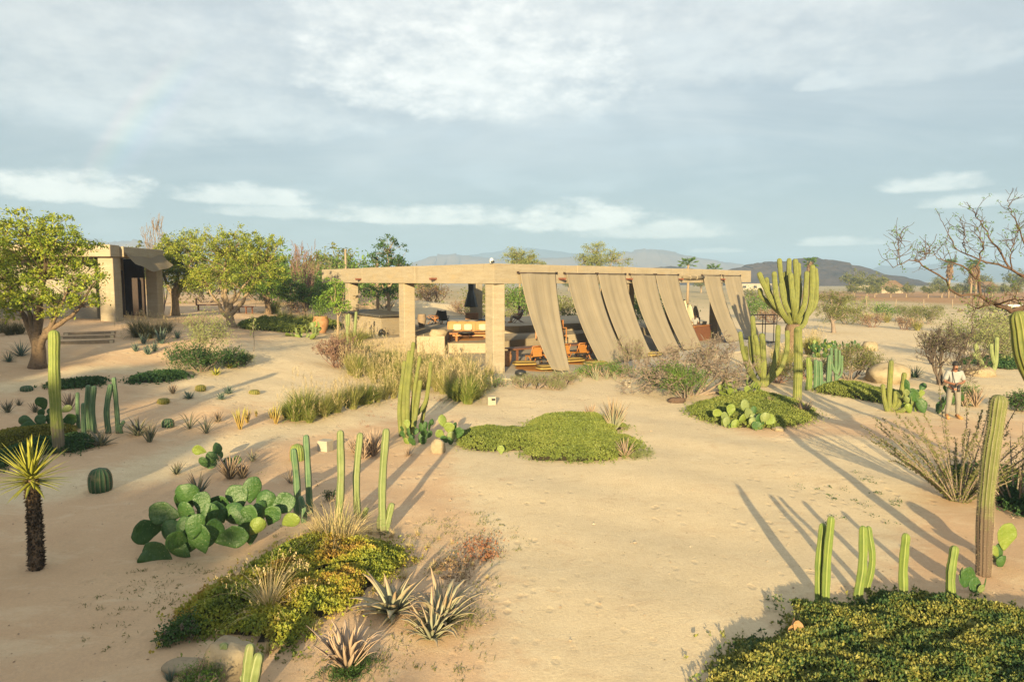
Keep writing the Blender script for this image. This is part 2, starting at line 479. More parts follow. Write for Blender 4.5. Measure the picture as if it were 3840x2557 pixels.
m_cane = M('woven_cane', [(0.36, 0.16, 0.035), (0.30, 0.125, 0.03)], 40, 0.6, 0.3, 0.5, 90)
m_white = M('white_plastic', [(0.62, 0.61, 0.57), (0.68, 0.67, 0.62)], 3, 0.5)
m_block = M('limestone_block', [(0.31, 0.275, 0.215), (0.38, 0.34, 0.27)], 9, 0.85, 0.2, 0.2, 50)
m_terra = M('terracotta_pot', [(0.25, 0.10, 0.045), (0.36, 0.20, 0.10), (0.22, 0.09, 0.04)], 2.5, 0.85)
m_pot = M('grey_clay_pot', [(0.22, 0.16, 0.11), (0.28, 0.21, 0.15)], 6, 0.85)
m_rock = None
m_bark_pale = M('pale_bark', [(0.20, 0.145, 0.09), (0.30, 0.225, 0.145), (0.24, 0.175, 0.11)], 7, 0.9, 0.15, 0.6, 26, 0.03)
m_bark = M('brown_bark', [(0.12, 0.082, 0.052), (0.20, 0.14, 0.09), (0.085, 0.06, 0.04)], 8, 0.9, 0.15, 0.6, 30, 0.03)
m_bark_red = M('reddish_bark', [(0.075, 0.05, 0.04), (0.115, 0.075, 0.055), (0.05, 0.037, 0.032)], 9, 0.9, 0.15, 0.5, 40, 0.02)
m_twig = M('grey_twigs', [(0.20, 0.155, 0.125), (0.27, 0.215, 0.175)], 5, 0.9, 0.1)
m_twig_dark = M('dark_twigs', [(0.09, 0.07, 0.058), (0.14, 0.11, 0.09)], 5, 0.9, 0.1)
m_twig_red = M('mauve_twigs', [(0.17, 0.10, 0.08), (0.24, 0.155, 0.125)], 5, 0.9, 0.1)
def leafm(name, cols, trans=0.3, rough=0.55, scale=1.2, mixn=0.45):
    cols = [tuple(min(0.6, v * 1.45) for v in c) for c in cols]
    return M(name, cols, scale, rough, 0.3, isl=True, trans=trans, mixn=mixn)
m_leaf_yel = leafm('yellow_green_leaves', [(0.045, 0.08, 0.012), (0.115, 0.165, 0.02), (0.22, 0.25, 0.026), (0.29, 0.27, 0.035)])
m_leaf_yel2 = leafm('olive_yellow_leaves', [(0.05, 0.08, 0.014), (0.115, 0.155, 0.022), (0.20, 0.225, 0.03), (0.26, 0.24, 0.04)])
m_leaf_dark = leafm('dark_green_leaves', [(0.018, 0.042, 0.012), (0.035, 0.075, 0.018), (0.06, 0.10, 0.025)])
m_leaf_mid = leafm('mid_green_leaves', [(0.035, 0.075, 0.015), (0.075, 0.135, 0.022), (0.13, 0.19, 0.03)])
m_leaf_bright = leafm('fresh_green_leaves', [(0.06, 0.12, 0.018), (0.12, 0.20, 0.025), (0.19, 0.26, 0.04)])
m_leaf_pale = leafm('pale_grey_green_leaves', [(0.10, 0.12, 0.045), (0.16, 0.18, 0.065), (0.22, 0.22, 0.09)])
m_leaf_olive = leafm('olive_leaves', [(0.06, 0.07, 0.022), (0.10, 0.11, 0.03), (0.15, 0.15, 0.045)])
m_leaf_brown = leafm('brown_dry_leaves', [(0.10, 0.06, 0.035), (0.17, 0.11, 0.06), (0.22, 0.15, 0.08)], 0.1)
m_leaf_rust = leafm('rusty_leaves', [(0.12, 0.045, 0.03), (0.2, 0.08, 0.04), (0.15, 0.10, 0.04)], 0.1)
m_gc = leafm('ground_cover_leaves', [(0.055, 0.075, 0.020), (0.095, 0.125, 0.026), (0.15, 0.175, 0.038), (0.195, 0.205, 0.055)], 0.25, scale=0.8, mixn=0.5)
m_gc_lush = leafm('lush_ground_cover_leaves', [(0.02, 0.052, 0.02), (0.042, 0.078, 0.024), (0.165, 0.165, 0.038), (0.31, 0.265, 0.075)], 0.25, scale=2.2, mixn=0.6)
m_gc_dark = leafm('dark_ground_cover_leaves', [(0.015, 0.045, 0.018), (0.03, 0.07, 0.02), (0.055, 0.09, 0.025)], 0.2)
m_gc_autumn = leafm('autumn_ground_cover_leaves', [(0.04, 0.06, 0.015), (0.13, 0.165, 0.026), (0.24, 0.235, 0.032), (0.26, 0.165, 0.035), (0.13, 0.07, 0.025)], 0.25, scale=1.3, mixn=0.74)
m_gc_yel = leafm('yellowish_ground_cover_leaves', [(0.06, 0.075, 0.015), (0.13, 0.125, 0.02), (0.20, 0.165, 0.025)], 0.25)
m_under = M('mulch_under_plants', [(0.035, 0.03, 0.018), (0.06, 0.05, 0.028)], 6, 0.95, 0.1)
m_grass_tan = leafm('tawny_grass_blades', [(0.085, 0.115, 0.024), (0.165, 0.18, 0.045), (0.24, 0.215, 0.08), (0.28, 0.235, 0.115)], 0.3, scale=0.7, mixn=0.5)
m_grass_green = leafm('green_grass_blades', [(0.06, 0.10, 0.02), (0.115, 0.15, 0.03), (0.18, 0.185, 0.05), (0.25, 0.21, 0.09)], 0.3, scale=0.7, mixn=0.4)
m_grass_dull = leafm('dull_grass_blades', [(0.035, 0.05, 0.02), (0.08, 0.08, 0.035), (0.16, 0.125, 0.07)], 0.3)
m_plume = leafm('grass_plumes', [(0.28, 0.22, 0.115), (0.38, 0.31, 0.18)], 0.3)
m_straw = leafm('straw', [(0.28, 0.215, 0.10), (0.40, 0.31, 0.17), (0.20, 0.20, 0.06)], 0.2)
def aloe_mat(name, base, tip, edge):
    m = new_mat(name)
    n = nnoise(gpos(), 4, 4).mapr(0.3, 0.7, -0.25, 0.25)
    h = attr('h')
    c = nmix((h + n).sm(0.35, 0.95), base, tip)
    c = nmix(attr('rib').sm(0.7, 1.0) * 0.5, c, edge)
    return finish(m, c, 0.55, 0.35, nnoise(gpos(), 30, 3), 0.15, 0.005)
m_aloe = aloe_mat('agave_grey_green', (0.26, 0.27, 0.18), (0.37, 0.265, 0.165), (0.40, 0.32, 0.21))
m_aloe_pink = aloe_mat('aloe_mauve', (0.17, 0.135, 0.09), (0.30, 0.20, 0.14), (0.34, 0.25, 0.18))
m_aloe_dull = aloe_mat('aloe_dull_green', (0.10, 0.115, 0.075), (0.17, 0.13, 0.09), (0.22, 0.18, 0.13))
m_aloe_dry = aloe_mat('dry_agave_tan', (0.30, 0.22, 0.155), (0.43, 0.31, 0.215), (0.48, 0.38, 0.28))
m_agave_blue = aloe_mat('agave_blue_green', (0.075, 0.125, 0.10), (0.115, 0.15, 0.115), (0.2, 0.22, 0.17))
m_agave_dark = aloe_mat('agave_dark_green', (0.04, 0.085, 0.05), (0.075, 0.12, 0.065), (0.15, 0.17, 0.1))
m_yucca = aloe_mat('yucca_leaf', (0.24, 0.25, 0.03), (0.35, 0.335, 0.045), (0.42, 0.385, 0.08))
m_skirt = leafm('yucca_dead_leaf_scales', [(0.018, 0.013, 0.009), (0.04, 0.028, 0.018), (0.11, 0.075, 0.048)], 0.0, 0.9)
m_yelgrn = aloe_mat('yellow_milkbush', (0.30, 0.20, 0.055), (0.33, 0.30, 0.08), (0.38, 0.34, 0.12))
m_skin = M('skin', [(0.23, 0.105, 0.06), (0.27, 0.13, 0.08)], 10, 0.55)
m_hair = M('black_hair', [(0.012, 0.010, 0.009), (0.02, 0.016, 0.014)], 30, 0.6)
m_shirt = M('white_linen', [(0.25, 0.25, 0.25), (0.30, 0.30, 0.29)], 12, 0.9, 0.1, 0.25, 30)
m_trouser = M('pale_grey_trousers', [(0.19, 0.175, 0.15), (0.23, 0.21, 0.18)], 12, 0.9, 0.1, 0.25, 30)
m_khaki = M('khaki_cotton', [(0.30, 0.25, 0.17), (0.34, 0.29, 0.2)], 12, 0.9, 0.1)
def rock_mat():
    m = new_mat('pale_granite')
    pos = gpos()
    c = nramp(nnoise(pos, 3, 6, 0.65).mapr(0.3, 0.7, 0, 1), [(0, (0.22, 0.17, 0.11)), (0.5, (0.31, 0.25, 0.165)), (1, (0.37, 0.305, 0.21))])
    c = nmix(nnoise(pos, 22, 4).sm(0.58, 0.7) * 0.4, c, (0.2, 0.16, 0.11))
    return finish(m, c, 0.9, 0.2, nnoise(pos, 9, 6, 0.65), 0.5, 0.05)
m_rock = rock_mat()
def cloth_mat():
    m = new_mat('taupe_shade_cloth')
    pos = gpos()
    x, y, z = nsep(pos)
    n = nnoise(pos, 1.2, 5).mapr(0.3, 0.7, 0, 1)
    c = nmix(n, (0.285, 0.24, 0.172), (0.32, 0.27, 0.197))
    w = nnoise(ncomb(x * 6, y * 6, z * 60), 3, 3)
    c = nmix(w.sm(0.45, 0.7) * 0.25, c, (0.245, 0.203, 0.145))
    u = attr('u') * 5.0
    sm_ = (u.op('FRACT') - 0.5).op('ABSOLUTE').sm(0.465, 0.49)
    c = nmix(sm_ * 0.45, c, (0.13, 0.098, 0.06))
    return finish(m, c, 0.95, 0.1, w, 0.15, 0.006, trans=0.14)
m_cloth = cloth_mat()
# ------------------------------------------------------------------ plant builders
def rib_profile(k, sub, depth):
    th = np.arange(k * sub) / sub
    ph = np.abs((th % 1.0) - 0.5) * 2          # 0 at the crest .. 1 in the valley
    ph = 1 - ph
    return 1 - depth * (1 - ph) ** 0.9, ph
def ribbed(mb, pts, r, ribs=7, depth=0.28, sub=4, n=16, h0=0.0, h1=1.0, mat=0, taper=0.92, wob=0.045):
    P = smooth_path(pts, n)
    P[1:-1] += rng.normal(size=(n - 2, 3)) * r * 0.018
    L = np.concatenate([[0], np.cumsum(np.linalg.norm(np.diff(P, axis=0), axis=1))])
    s = L / L[-1]
    rad = r * (taper + (1 - taper) * (1 - s)) * (1 + wob * np.sin(s * 17 + rng.random() * 6)) * np.where(s < 0.08, 0.9 + s * 1.2, 1)
    # domed end
    t = P[-1] - P[-2]; t /= np.linalg.norm(t)
    cap = np.array([0.45, 0.75, 0.95, 1.02]); cr = np.array([0.93, 0.74, 0.42, 0.12])
    P2 = np.concatenate([P, P[-1] + t * cap[:, None] * r * 1.05])
    rad2 = np.concatenate([rad, rad[-1] * cr])
    s2 = np.concatenate([s, [1] * 4])
    prof, crest = rib_profile(ribs, sub, depth)
    tube(mb, P2, rad2, ribs * sub, mat, prof, h=h0 + (h1 - h0) * s2, rib=crest)
    return P2, rad2
def add_spines(mb, P, rad, ribs, sub, step, length, per=4, mat=0):
    """fans of spines along every crest"""
    P = np.asarray(P)
    L = np.concatenate([[0], np.cumsum(np.linalg.norm(np.diff(P, axis=0), axis=1))])
    t, U, W = frames(P)
    k = int(L[-1] / step)
    A = []; B = []
    for i in range(k):
        d = (i + 0.5) * step
        j = min(len(P) - 2, int(np.searchsorted(L, d) - 1)); f = (d - L[j]) / (L[j + 1] - L[j] + 1e-9)
        c = P[j] * (1 - f) + P[j + 1] * f; r = rad[j] * (1 - f) + rad[j + 1] * f
        for q in range(ribs):
            th = (q * sub + sub / 2) * 2 * math.pi / (ribs * sub)
            n = U[j] * math.cos(th) + W[j] * math.sin(th)
            a = c + n * r
            for _ in range(per):
                dd = n + rng.normal(size=3) * 0.55; dd /= np.linalg.norm(dd)
                A.append(a - n * r * 0.03); B.append(a + dd * length * (0.6 + 0.6 * rng.random()))
    A = np.array(A); B = np.array(B)
    D = B - A; S = np.cross(D, rng.normal(size=D.shape)); S /= np.linalg.norm(S, axis=1, keepdims=True) + 1e-9
    w = length * 0.055
    V = np.stack([A + S * w, A - S * w, B], 1).reshape(-1, 3)
    mb.add(V, np.arange(len(V)).reshape(-1, 3), mat, False)
def cactus(name, label, loc, stems, mat=None, ribs=7, depth=0.28, cat='cactus', group=None, spines=None, h_tot=None, n=14, taper=0.92, part='stem'):
    """stems: list of (points relative to loc, radius); each stem is a part"""
    t = thing(name, label, cat, loc, 0, group)
    mat = mat or m_cactus
    for pts, r in stems:
        mb = MB()
        pts = [tuple(p) for p in pts]
        if abs(pts[0][2]) < 0.3: pts[0] = (pts[0][0], pts[0][1], pts[0][2] - 0.06)
        top = max(p[2] for p in pts)
        ht = h_tot or max(top, 0.01)
        P, rad = ribbed(mb, pts, r, ribs, depth, 4, n, max(0, pts[0][2]) / ht, top / ht, taper=taper)
        o = mb.ob(part, mat, t)
        if spines:
            sb = MB(); add_spines(sb, P, rad, ribs, 4, spines[0], spines[1], spines[2])
            stuff(sb.ob('spines', m_spine, o))
    return t
def barrel(name, label, loc, r, h, mat=None, spine=None, ribs=16, group=None, sp=0.045, per=3):
    t = thing(name, label, 'cactus', loc, 0, group)
    s = np.linspace(0, 1, 14)
    rad = r * np.sqrt(np.clip(1 - np.abs((s - 0.42) / 0.62) ** 2.6, 0.0, 1)); rad[0] = r * 0.78; rad[-1] = r * 0.10
    P = np.c_[np.zeros(14), np.zeros(14), s * h - 0.05]
    prof, crest = rib_profile(ribs, 4, 0.16)
    mb = MB(); tube(mb, P, rad, ribs * 4, 0, prof, h=s, rib=crest)
    b = mb.ob('body', mat or m_barrel, t)
    sb = MB(); add_spines(sb, P[1:], rad[1:], ribs, 4, max(0.04, h / 14), sp, per)
    stuff(sb.ob('spines', spine or m_spine, b))
    return t
_pads = {}
def pad_mesh(var, mat):
    key = (var, mat.name)
    if key in _pads: return _pads[key]
    mb = MB()
    nu, nv = 28, 5
    r = np.random.default_rng(var + 3)
    V = []; th = np.linspace(0, 2 * math.pi, nu, endpoint=False)
    wav = 1 + 0.015 * np.sin(9 * th + var) + 0.02 * np.sin(5 * th + var) + 0.04 * np.sin(2 * th + var * 2) + 0.03 * np.sin(3 * th + var * 5)
    bend = (var % 3 - 1) * 0.24 + 0.06
    rings = [1.0, 0.97, 0.82, 0.5]
    def outline(k):
        x = np.sin(th) * 0.37 * k * wav; z = 0.5 - np.cos(th) * 0.5 * k * wav
        x = x * (0.42 + 0.58 * np.clip(z * 1.6, 0, 1))          # narrow foot
        return x, z
    for side in (1, -1):
        for i, k in enumerate(rings):
            if side == -1 and i == 0: continue
            x, z = outline(k)
            y = side * 0.042 * math.sqrt(max(0, 1 - k ** 3))
            y = y + bend * (x * x * 4 + (z - 0.5) ** 2) 
            V.append(np.c_[x, y, z])
        V.append(np.array([[0, side * 0.046, 0.5]]))
    off = 0; idx = []
    for blk in V: idx.append(off); off += len(blk)
    VV = np.concatenate(V); F = []
    def q(a, b, flip):
        for j in range(nu):
            k = (j + 1) % nu
            f = [a + j, a + k, b + k, b + j]
            F.append(f if not flip else f[::-1])
    q(idx[0], idx[1], False); q(idx[1], idx[2], False); q(idx[2], idx[3], False)
    for j in range(nu): F.append([idx[3] + j, idx[3] + (j + 1) % nu, idx[4]])
    q(idx[0], idx[5], True); q(idx[5], idx[6], True); q(idx[6], idx[7], True)
    for j in range(nu): F.append([idx[7] + (j + 1) % nu, idx[7] + j, idx[8]])
    mb.add(VV, F, 0, True)
    me = mb.mesh('pad', mat)
    _pads[key] = me
    return me
def put_pad(t, base, roll, yaw, tilt, size, mat, var=None, wide=1.0):
    """base: foot of the pad in the thing's space; roll leans it sideways, yaw turns its face, tilt leans it back"""
    me = pad_mesh(random.randrange(4) if var is None else var, mat)
    Mx = Matrix.Rotation(yaw, 4, 'Z') @ Matrix.Rotation(tilt, 4, 'X') @ Matrix.Rotation(roll, 4, 'Y')
    o = link('pad', me, t, base, Mx.to_euler(), (size * wide, size, size))
    return o, Mx
def opuntia_auto(name, label, loc, size, levels=3, n0=3, mat=None, group=None, seed=0, spread=0.5):
    """prickly pear that grows pads on pads"""
    rs = random.Random(seed)
    t = thing(name, label, 'cactus', loc, 0, group)
    mats = mat if isinstance(mat, (list, tuple)) else [mat or m_pad]
    def grow(base, roll, yaw, tilt, s, lv):
        o, Mx = put_pad(t, base, roll, yaw, tilt, s, rs.choice(mats), rs.randrange(4), rs.uniform(0.9, 1.15))
        if lv <= 0: return
        for k in range(rs.choice((1, 2, 2)) if lv > 1 else rs.choice((0, 1, 2))):
            a = rs.uniform(-0.9, 0.9)
            tip = Mx @ Vector((math.sin(a) * 0.36 * s, 0, s * (0.5 + 0.42 * math.cos(a))))
            grow(Vector(base) + tip, roll * 0.5 + a * 0.75, yaw + rs.uniform(-0.9, 0.9), tilt * 0.6 + rs.uniform(-0.35, 0.35), s * rs.uniform(0.75, 0.95), lv - 1)
    for i in range(n0):
        a = i * 2 * math.pi / n0 + rs.uniform(-0.4, 0.4)
        rr = size * 0.35 * spread * 2 if n0 > 1 else 0
        grow((math.cos(a) * rr, math.sin(a) * rr, -0.04), math.cos(a) * spread * rs.uniform(0.5, 1.2), rs.uniform(-0.8, 0.8), -math.sin(a) * spread * 0.6, size * rs.uniform(0.85, 1.1), levels - 1)
    return t
def aloe_leaf(L, w, bend, n=7, thick=0.22, curl=0.0):
    """one tapering channelled leaf from the origin up +Z, bending to +X; returns verts, faces, h, rib"""
    s = np.linspace(0, 1, n)
    ang = bend * s ** 1.3 + curl * s ** 5
    dx_ = np.sin(ang); dz_ = np.cos(ang)
    x = np.concatenate([[0], np.cumsum((dx_[1:] + dx_[:-1]) / 2)]) * L / (n - 1)
    z = np.concatenate([[0], np.cumsum((dz_[1:] + dz_[:-1]) / 2)]) * L / (n - 1)
    ww = w * np.clip(np.where(s < 0.25, 0.75 + s, 1.0) * (1 - s ** 2.2) + 0.02, 0.02, 2)
    th = ww * thick
    V = []; h = []; rib = []
    for i in range(n):
        nx, nz = -math.cos(ang[i]), math.sin(ang[i])     # upper-face normal
        for (yy, kk, rb) in ((-0.5, 0.25, 1), (0, -0.25, 0), (0.5, 0.25, 1), (0, -1.0, 0)):
            V.append((x[i] + nx * th[i] * kk, yy * ww[i], z[i] + nz * th[i] * kk)); h.append(s[i]); rib.append(rb)
    F = []
    for i in range(n - 1):
        for j in range(4):
            k = (j + 1) % 4
            F.append([4 * i + j, 4 * i + k, 4 * i + 4 + k, 4 * i + 4 + j])
    return np.array(V), np.array(F), np.array(h), np.array(rib, float)
def rosette(name, label, loc, size, n=22, mat=None, spread=1.0, bend=0.6, w=0.13, cat='agave', group=None, parts=False, seed=0, inner=0.1, curl=0.0, heads=1, hr=0.3, part='leaf'):
    """agave or aloe; parts=True makes every leaf an object"""
    rs = np.random.default_rng(seed + 11)
    mat = mat or m_aloe
    t = thing(name, label, cat, loc, 0, group) if parts else None
    mb = MB()
    protos = []
    if parts:
        for k in range(4):
            V, F, h, rib = aloe_leaf(1.0, w * (0.9 + 0.1 * k), bend * (0.6 + 0.35 * k), curl=curl * (k - 1))
            q = MB(); q.add(V, F, 0, True, h=h, rib=rib); protos.append(q.mesh('leaf', mat))
    for hd in range(heads):
        ha = rs.uniform(0, 6.28); hx = math.cos(ha) * hr * size * (hd > 0); hy = math.sin(ha) * hr * size * (hd > 0)
        hs = 1.0 if hd == 0 else rs.uniform(0.55, 0.85)
        for i in range(n):
            f = (i + 0.5) / n
            a = i * 2.39996 + rs.uniform(-0.25, 0.25)
            tilt = inner + (spread - inner) * f ** 0.8 + rs.uniform(-0.1, 0.1)
            L = size * hs * (0.72 + 0.35 * math.sin(math.pi * min(1, f * 0.8 + 0.25))) * rs.uniform(0.8, 1.12)
            if parts:
                Mx = Matrix.Rotation(a, 4, 'Z') @ Matrix.Rotation(tilt, 4, 'Y')
                r0 = 0.05 * size * f
                link(part, protos[rs.integers(4)], t, (hx + math.cos(a) * r0, hy + math.sin(a) * r0, -0.02), Mx.to_euler(), L)
            else:
                V, F, h, rib = aloe_leaf(L, w * size * rs.uniform(0.85, 1.1), bend * rs.uniform(0.5, 1.4), curl=curl * rs.uniform(-0.3, 1))
                ct, st = math.cos(tilt), math.sin(tilt); ca, sa = math.cos(a), math.sin(a)
                V = V @ np.array([[ct, 0, -st], [0, 1, 0], [st, 0, ct]])
                V = V @ np.array([[ca, sa, 0], [-sa, ca, 0], [0, 0, 1]])
                V = V + np.array([hx + ca * 0.05 * size * f, hy + sa * 0.05 * size * f, -0.02])
                mb.add(V, F, 0, True, h=h, rib=rib)
    if parts: return t
    o = mb.ob(name, mat, loc=loc)
    return tag(o, label, cat, group)
def blades(mb, n, h, spread, w, lean=0.5, mat=0, seg=4, r0=0.08, hvar=0.35, droop=0.6):
    a = rng.uniform(0, 2 * math.pi, n); rr = r0 * np.sqrt(rng.random(n))
    base = np.c_[np.cos(a) * rr, np.sin(a) * rr, np.full(n, -0.02)]
    out = a + rng.normal(size=n) * 0.5
    L = h * (1 - hvar * rng.random(n))
    ln = lean * np.abs(rng.normal(size=n)) * 0.7 + 0.05
    d = np.c_[np.cos(out), np.sin(out), np.zeros(n)]
    s = np.linspace(0, 1, seg + 1)
    side = np.c_[-np.sin(out + rng.normal(size=n) * 0.8), np.cos(out + rng.normal(size=n) * 0.8), np.zeros(n)]
    V = []
    for i, si in enumerate(s):
        ang = ln * (0.5 + si * (1 + droop))
        p = base + d * (np.sin(ang) * L * si * spread)[:, None] + np.array([0, 0, 1.0]) * (np.cos(ang) * L * si)[:, None]
        ww = w * (1 - si ** 1.6) + w * 0.08
        V.append(p + side * ww * 0.5); V.append(p - side * ww * 0.5)
    V = np.stack(V, 1)                      # n, 2*(seg+1), 3
    m = 2 * (seg + 1)
    b = (np.arange(n) * m)[:, None]
    F = np.concatenate([b + np.array([2 * i, 2 * i + 1, 2 * i + 3, 2 * i + 2]) for i in range(seg)], 0)
    mb.add(V.reshape(-1, 3), F, mat, True)
    tips = p
    return tips, d
def grass_mesh(name, mat, n=220, h=1.0, spread=1.0, w=0.012, lean=0.5, plumes=25, r0=0.1, plume_mat=None):
    mb = MB()
    blades(mb, n, h * 0.85, spread, w, lean, 0, 4, r0)
    if plumes:
        tips, d = blades(mb, plumes, h * 1.25, spread * 0.8, w * 0.5, lean * 0.75, 1, 4, r0, 0.3, 0.8)
        # feathery heads
        C = (tips[:, None, :] - np.array([0, 0, 1.0]) * (np.linspace(0, 0.22, 7) * h)[None, :, None]).reshape(-1, 3)
        C += rng.normal(size=C.shape) * 0.012 * h
        leaf_quads(mb, C, 0.10 * h, 1, up=2.5, aspect=0.13)
    return mb.mesh(name, [mat, plume_mat or m_plume])
def poly_sdf(poly, X, Y):
    """inside mask and distance to the outline"""
    p = np.array(poly, float)[:, :2]; n = len(p)
    ins = np.zeros(X.shape, bool); dist = np.full(X.shape, 1e9)
    for i in range(n):
        a = p[i]; b = p[(i + 1) % n]
        c = ((a[1] > Y) != (b[1] > Y)) & (X < (b[0] - a[0]) * (Y - a[1]) / (b[1] - a[1] + 1e-12) + a[0])
        ins ^= c
        e = b - a; t = np.clip(((X - a[0]) * e[0] + (Y - a[1]) * e[1]) / (e @ e + 1e-12), 0, 1)
        dist = np.minimum(dist, np.hypot(X - a[0] - t * e[0], Y - a[1] - t * e[1]))
    return ins, dist
def smooth_poly(pts, k=6):
    p = np.array(pts, float)[:, :2]; n = len(p); out = []
    for i in range(n):
        a, b, c, d = p[i - 1], p[i], p[(i + 1) % n], p[(i + 2) % n]
        for t in np.linspace(0, 1, k, endpoint=False):
            out.append(0.5 * (2 * b + (c - a) * t + (2 * a - 5 * b + 4 * c - d) * t * t + (3 * b - a - 3 * c + d) * t ** 3))
    return np.array(out)
def ground_cover(name, label, poly, height, dens, leaf, mat, edge=0.5, lumps=0.35, per=5, aspect=0.55, cat='ground cover', holes=(), sprig=None):
    """a low mat of leaves over a shallow mound; leaves stand in sprigs"""
    P = smooth_poly(poly)
    lo = P.min(0) - 0.2; hi = P.max(0) + 0.2
    area = (hi - lo).prod()
    n = int(area * dens)
    X = rng.uniform(lo[0], hi[0], n); Y = rng.uniform(lo[1], hi[1], n)
    ins, dist = poly_sdf(P, X, Y)
    rag = 0.5 * np.sin(X * 5 + 2 * np.sin(Y * 4)) + 0.5 * np.sin(Y * 8 + X * 3) + 0.5 * np.sin(X * 13 - Y * 9)
    keep = ins & (dist > rag * edge * 0.22) & (rng.random(n) < 0.35 + dist / (edge * 0.5))
    keep |= ~ins & (rng.random(n) < 0.22 * np.exp(-dist / 0.09))
    dist = np.where(ins, dist, 0.0)
    for (hx, hy, hr) in holes: keep &= np.hypot(X - hx, (Y - hy)) > hr * (1 + 0.3 * np.sin(np.arctan2(Y - hy, X - hx) * 5))
    X, Y, dist = X[keep], Y[keep], dist[keep]
    def hgt(x, y, d):
        e = np.clip(d / edge, 0, 1)
        l = 0.5 + 0.5 * np.sin(x * 3.1 + 1.7 * np.sin(y * 2.3)) * np.sin(y * 3.7 + 1.3 * np.sin(x * 2.9))
        l2 = 0.5 + 0.5 * np.sin(x * 9.1 + 2 * np.sin(y * 6.3)) * np.sin(y * 10.7)
        return height * (0.25 + 0.75 * e ** 0.7) * (1 - lumps + lumps * (0.55 * l + 0.45 * l2))
    Z = terrain(X, Y) + hgt(X, Y, dist)
    m = len(X)
    c = np.c_[X, Y, Z]
    mb = MB()
    ax = rand_dirs(m, 1.6)
    sl = sprig or leaf * 1.6
    for k in range(per):
        off = ax * (rng.random((m, 1)) - 0.65) * sl
        D = rand_dirs(m, 0.55)
        leaf_quads(mb, c + off + D * leaf * 0.45, leaf * rng.uniform(0.7, 1.2, m), 0, aspect=aspect, D=D)
    # soil and stems below the leaves
    gx = max(6, int((hi[0] - lo[0]) / 0.16)); gy = max(6, int((hi[1] - lo[1]) / 0.16))
    gx = min(gx, 90); gy = min(gy, 90)
    xs = np.linspace(lo[0], hi[0], gx); ys = np.linspace(lo[1], hi[1], gy)
    GX, GY = np.meshgrid(xs, ys)
    ii, dd = poly_sdf(P, GX, GY)
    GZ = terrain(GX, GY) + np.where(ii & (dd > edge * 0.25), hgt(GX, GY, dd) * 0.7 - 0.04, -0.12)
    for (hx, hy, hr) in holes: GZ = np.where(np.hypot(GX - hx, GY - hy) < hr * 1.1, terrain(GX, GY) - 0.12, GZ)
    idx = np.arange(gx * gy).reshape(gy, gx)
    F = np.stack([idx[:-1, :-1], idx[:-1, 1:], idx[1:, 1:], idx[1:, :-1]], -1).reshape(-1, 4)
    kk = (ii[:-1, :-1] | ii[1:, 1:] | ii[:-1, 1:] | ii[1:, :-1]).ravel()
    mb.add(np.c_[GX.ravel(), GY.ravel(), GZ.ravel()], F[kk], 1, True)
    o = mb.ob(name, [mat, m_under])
    return stuff(o, label, cat)
def twig_tree(mb, start, d0, L, r, levels, kids=3, spread=0.6, up=0.15, wig=0.15, mat=0, tips=None, sides=5, shrink=0.68, minr=0.004, rs=None):
    """recursive bare branches"""
    rs = rs or rng
    d = np.array(d0, float); d /= np.linalg.norm(d)
    n = 4
    P = [np.array(start, float)]
    for i in range(n):
        d = d + rs.normal(size=3) * wig + np.array([0, 0, up * 0.3]); d /= np.linalg.norm(d)
        P.append(P[-1] + d * L / n)
    r1 = max(minr, r * 0.6)
    tube(mb, P, np.linspace(r, r1, n + 1), sides if r > 0.012 else 3, mat, caps=False)
    if levels <= 0:
        if tips is not None: tips.append((P[-1], d)); tips.append((P[2], d))
        return
    for k in range(kids):
        f = rs.integers(2, n + 1)
        nd = d + rs.normal(size=3) * spread + np.array([0, 0, up])
        twig_tree(mb, P[f], nd, L * shrink * rs.uniform(0.75, 1.15), r1 * rs.uniform(0.7, 0.95), levels - 1, kids, spread, up, wig, mat, tips, sides, shrink, minr, rs)
def shrub(name, label, loc, h, w, twig_mat, leaf_mat=None, leaves=0, leaf=0.05, stems=7, levels=3, kids=3, cat='shrub', group=None, spread=0.55, up=0.25, r=0.02, aspect=0.5, clump=0.10, flowers=None, seed=0, minr=0.005):
    rs = np.random.default_rng(seed + 101)
    mb = MB(); tips = []
    L = h * 0.42
    for k in range(stems):
        a = k * 2 * math.pi / stems + rs.uniform(-0.4, 0.4)
        lean = rs.uniform(0.3, 1.0) * w / h
        twig_tree(mb, (math.cos(a) * w * 0.05, math.sin(a) * w * 0.05, -0.03), (math.cos(a) * lean, math.sin(a) * lean, 1), L * rs.uniform(0.75, 1.1), r, levels, kids, spread, up, 0.16, 0, tips, rs=rs, minr=minr)
    V = np.concatenate(mb.v); sx = w / 2 / max(0.01, np.percentile(np.abs(V[:, :2]), 97)); sz = h / max(0.01, np.percentile(V[:, 2], 99.5))
    S = np.array([sx, sx, sz])
    mb.v = [v * S for v in mb.v]
    t = thing(name, label, cat, loc, 0, group)
    mb.ob('branches', twig_mat, t)
    if leaf_mat is not None and leaves:
        T = np.array([p for p, _ in tips]) * S
        C = T[rs.integers(len(T), size=leaves)] + rs.normal(size=(leaves, 3)) * clump * np.array([1, 1, 0.8])
        C = C[C[:, 2] > 0.02]
        q = MB(); leaf_quads(q, C, leaf * rs.uniform(0.6, 1.2, len(C)), 0, up=0.3, aspect=aspect)
        if flowers:
            k = flowers[1]
            leaf_quads(q, T[rs.integers(len(T), size=k)] + rs.normal(size=(k, 3)) * clump, leaf * 0.9, 1, aspect=0.9)
        q.ob('foliage', [leaf_mat] + ([flowers[0]] if flowers else []), t)
    return t
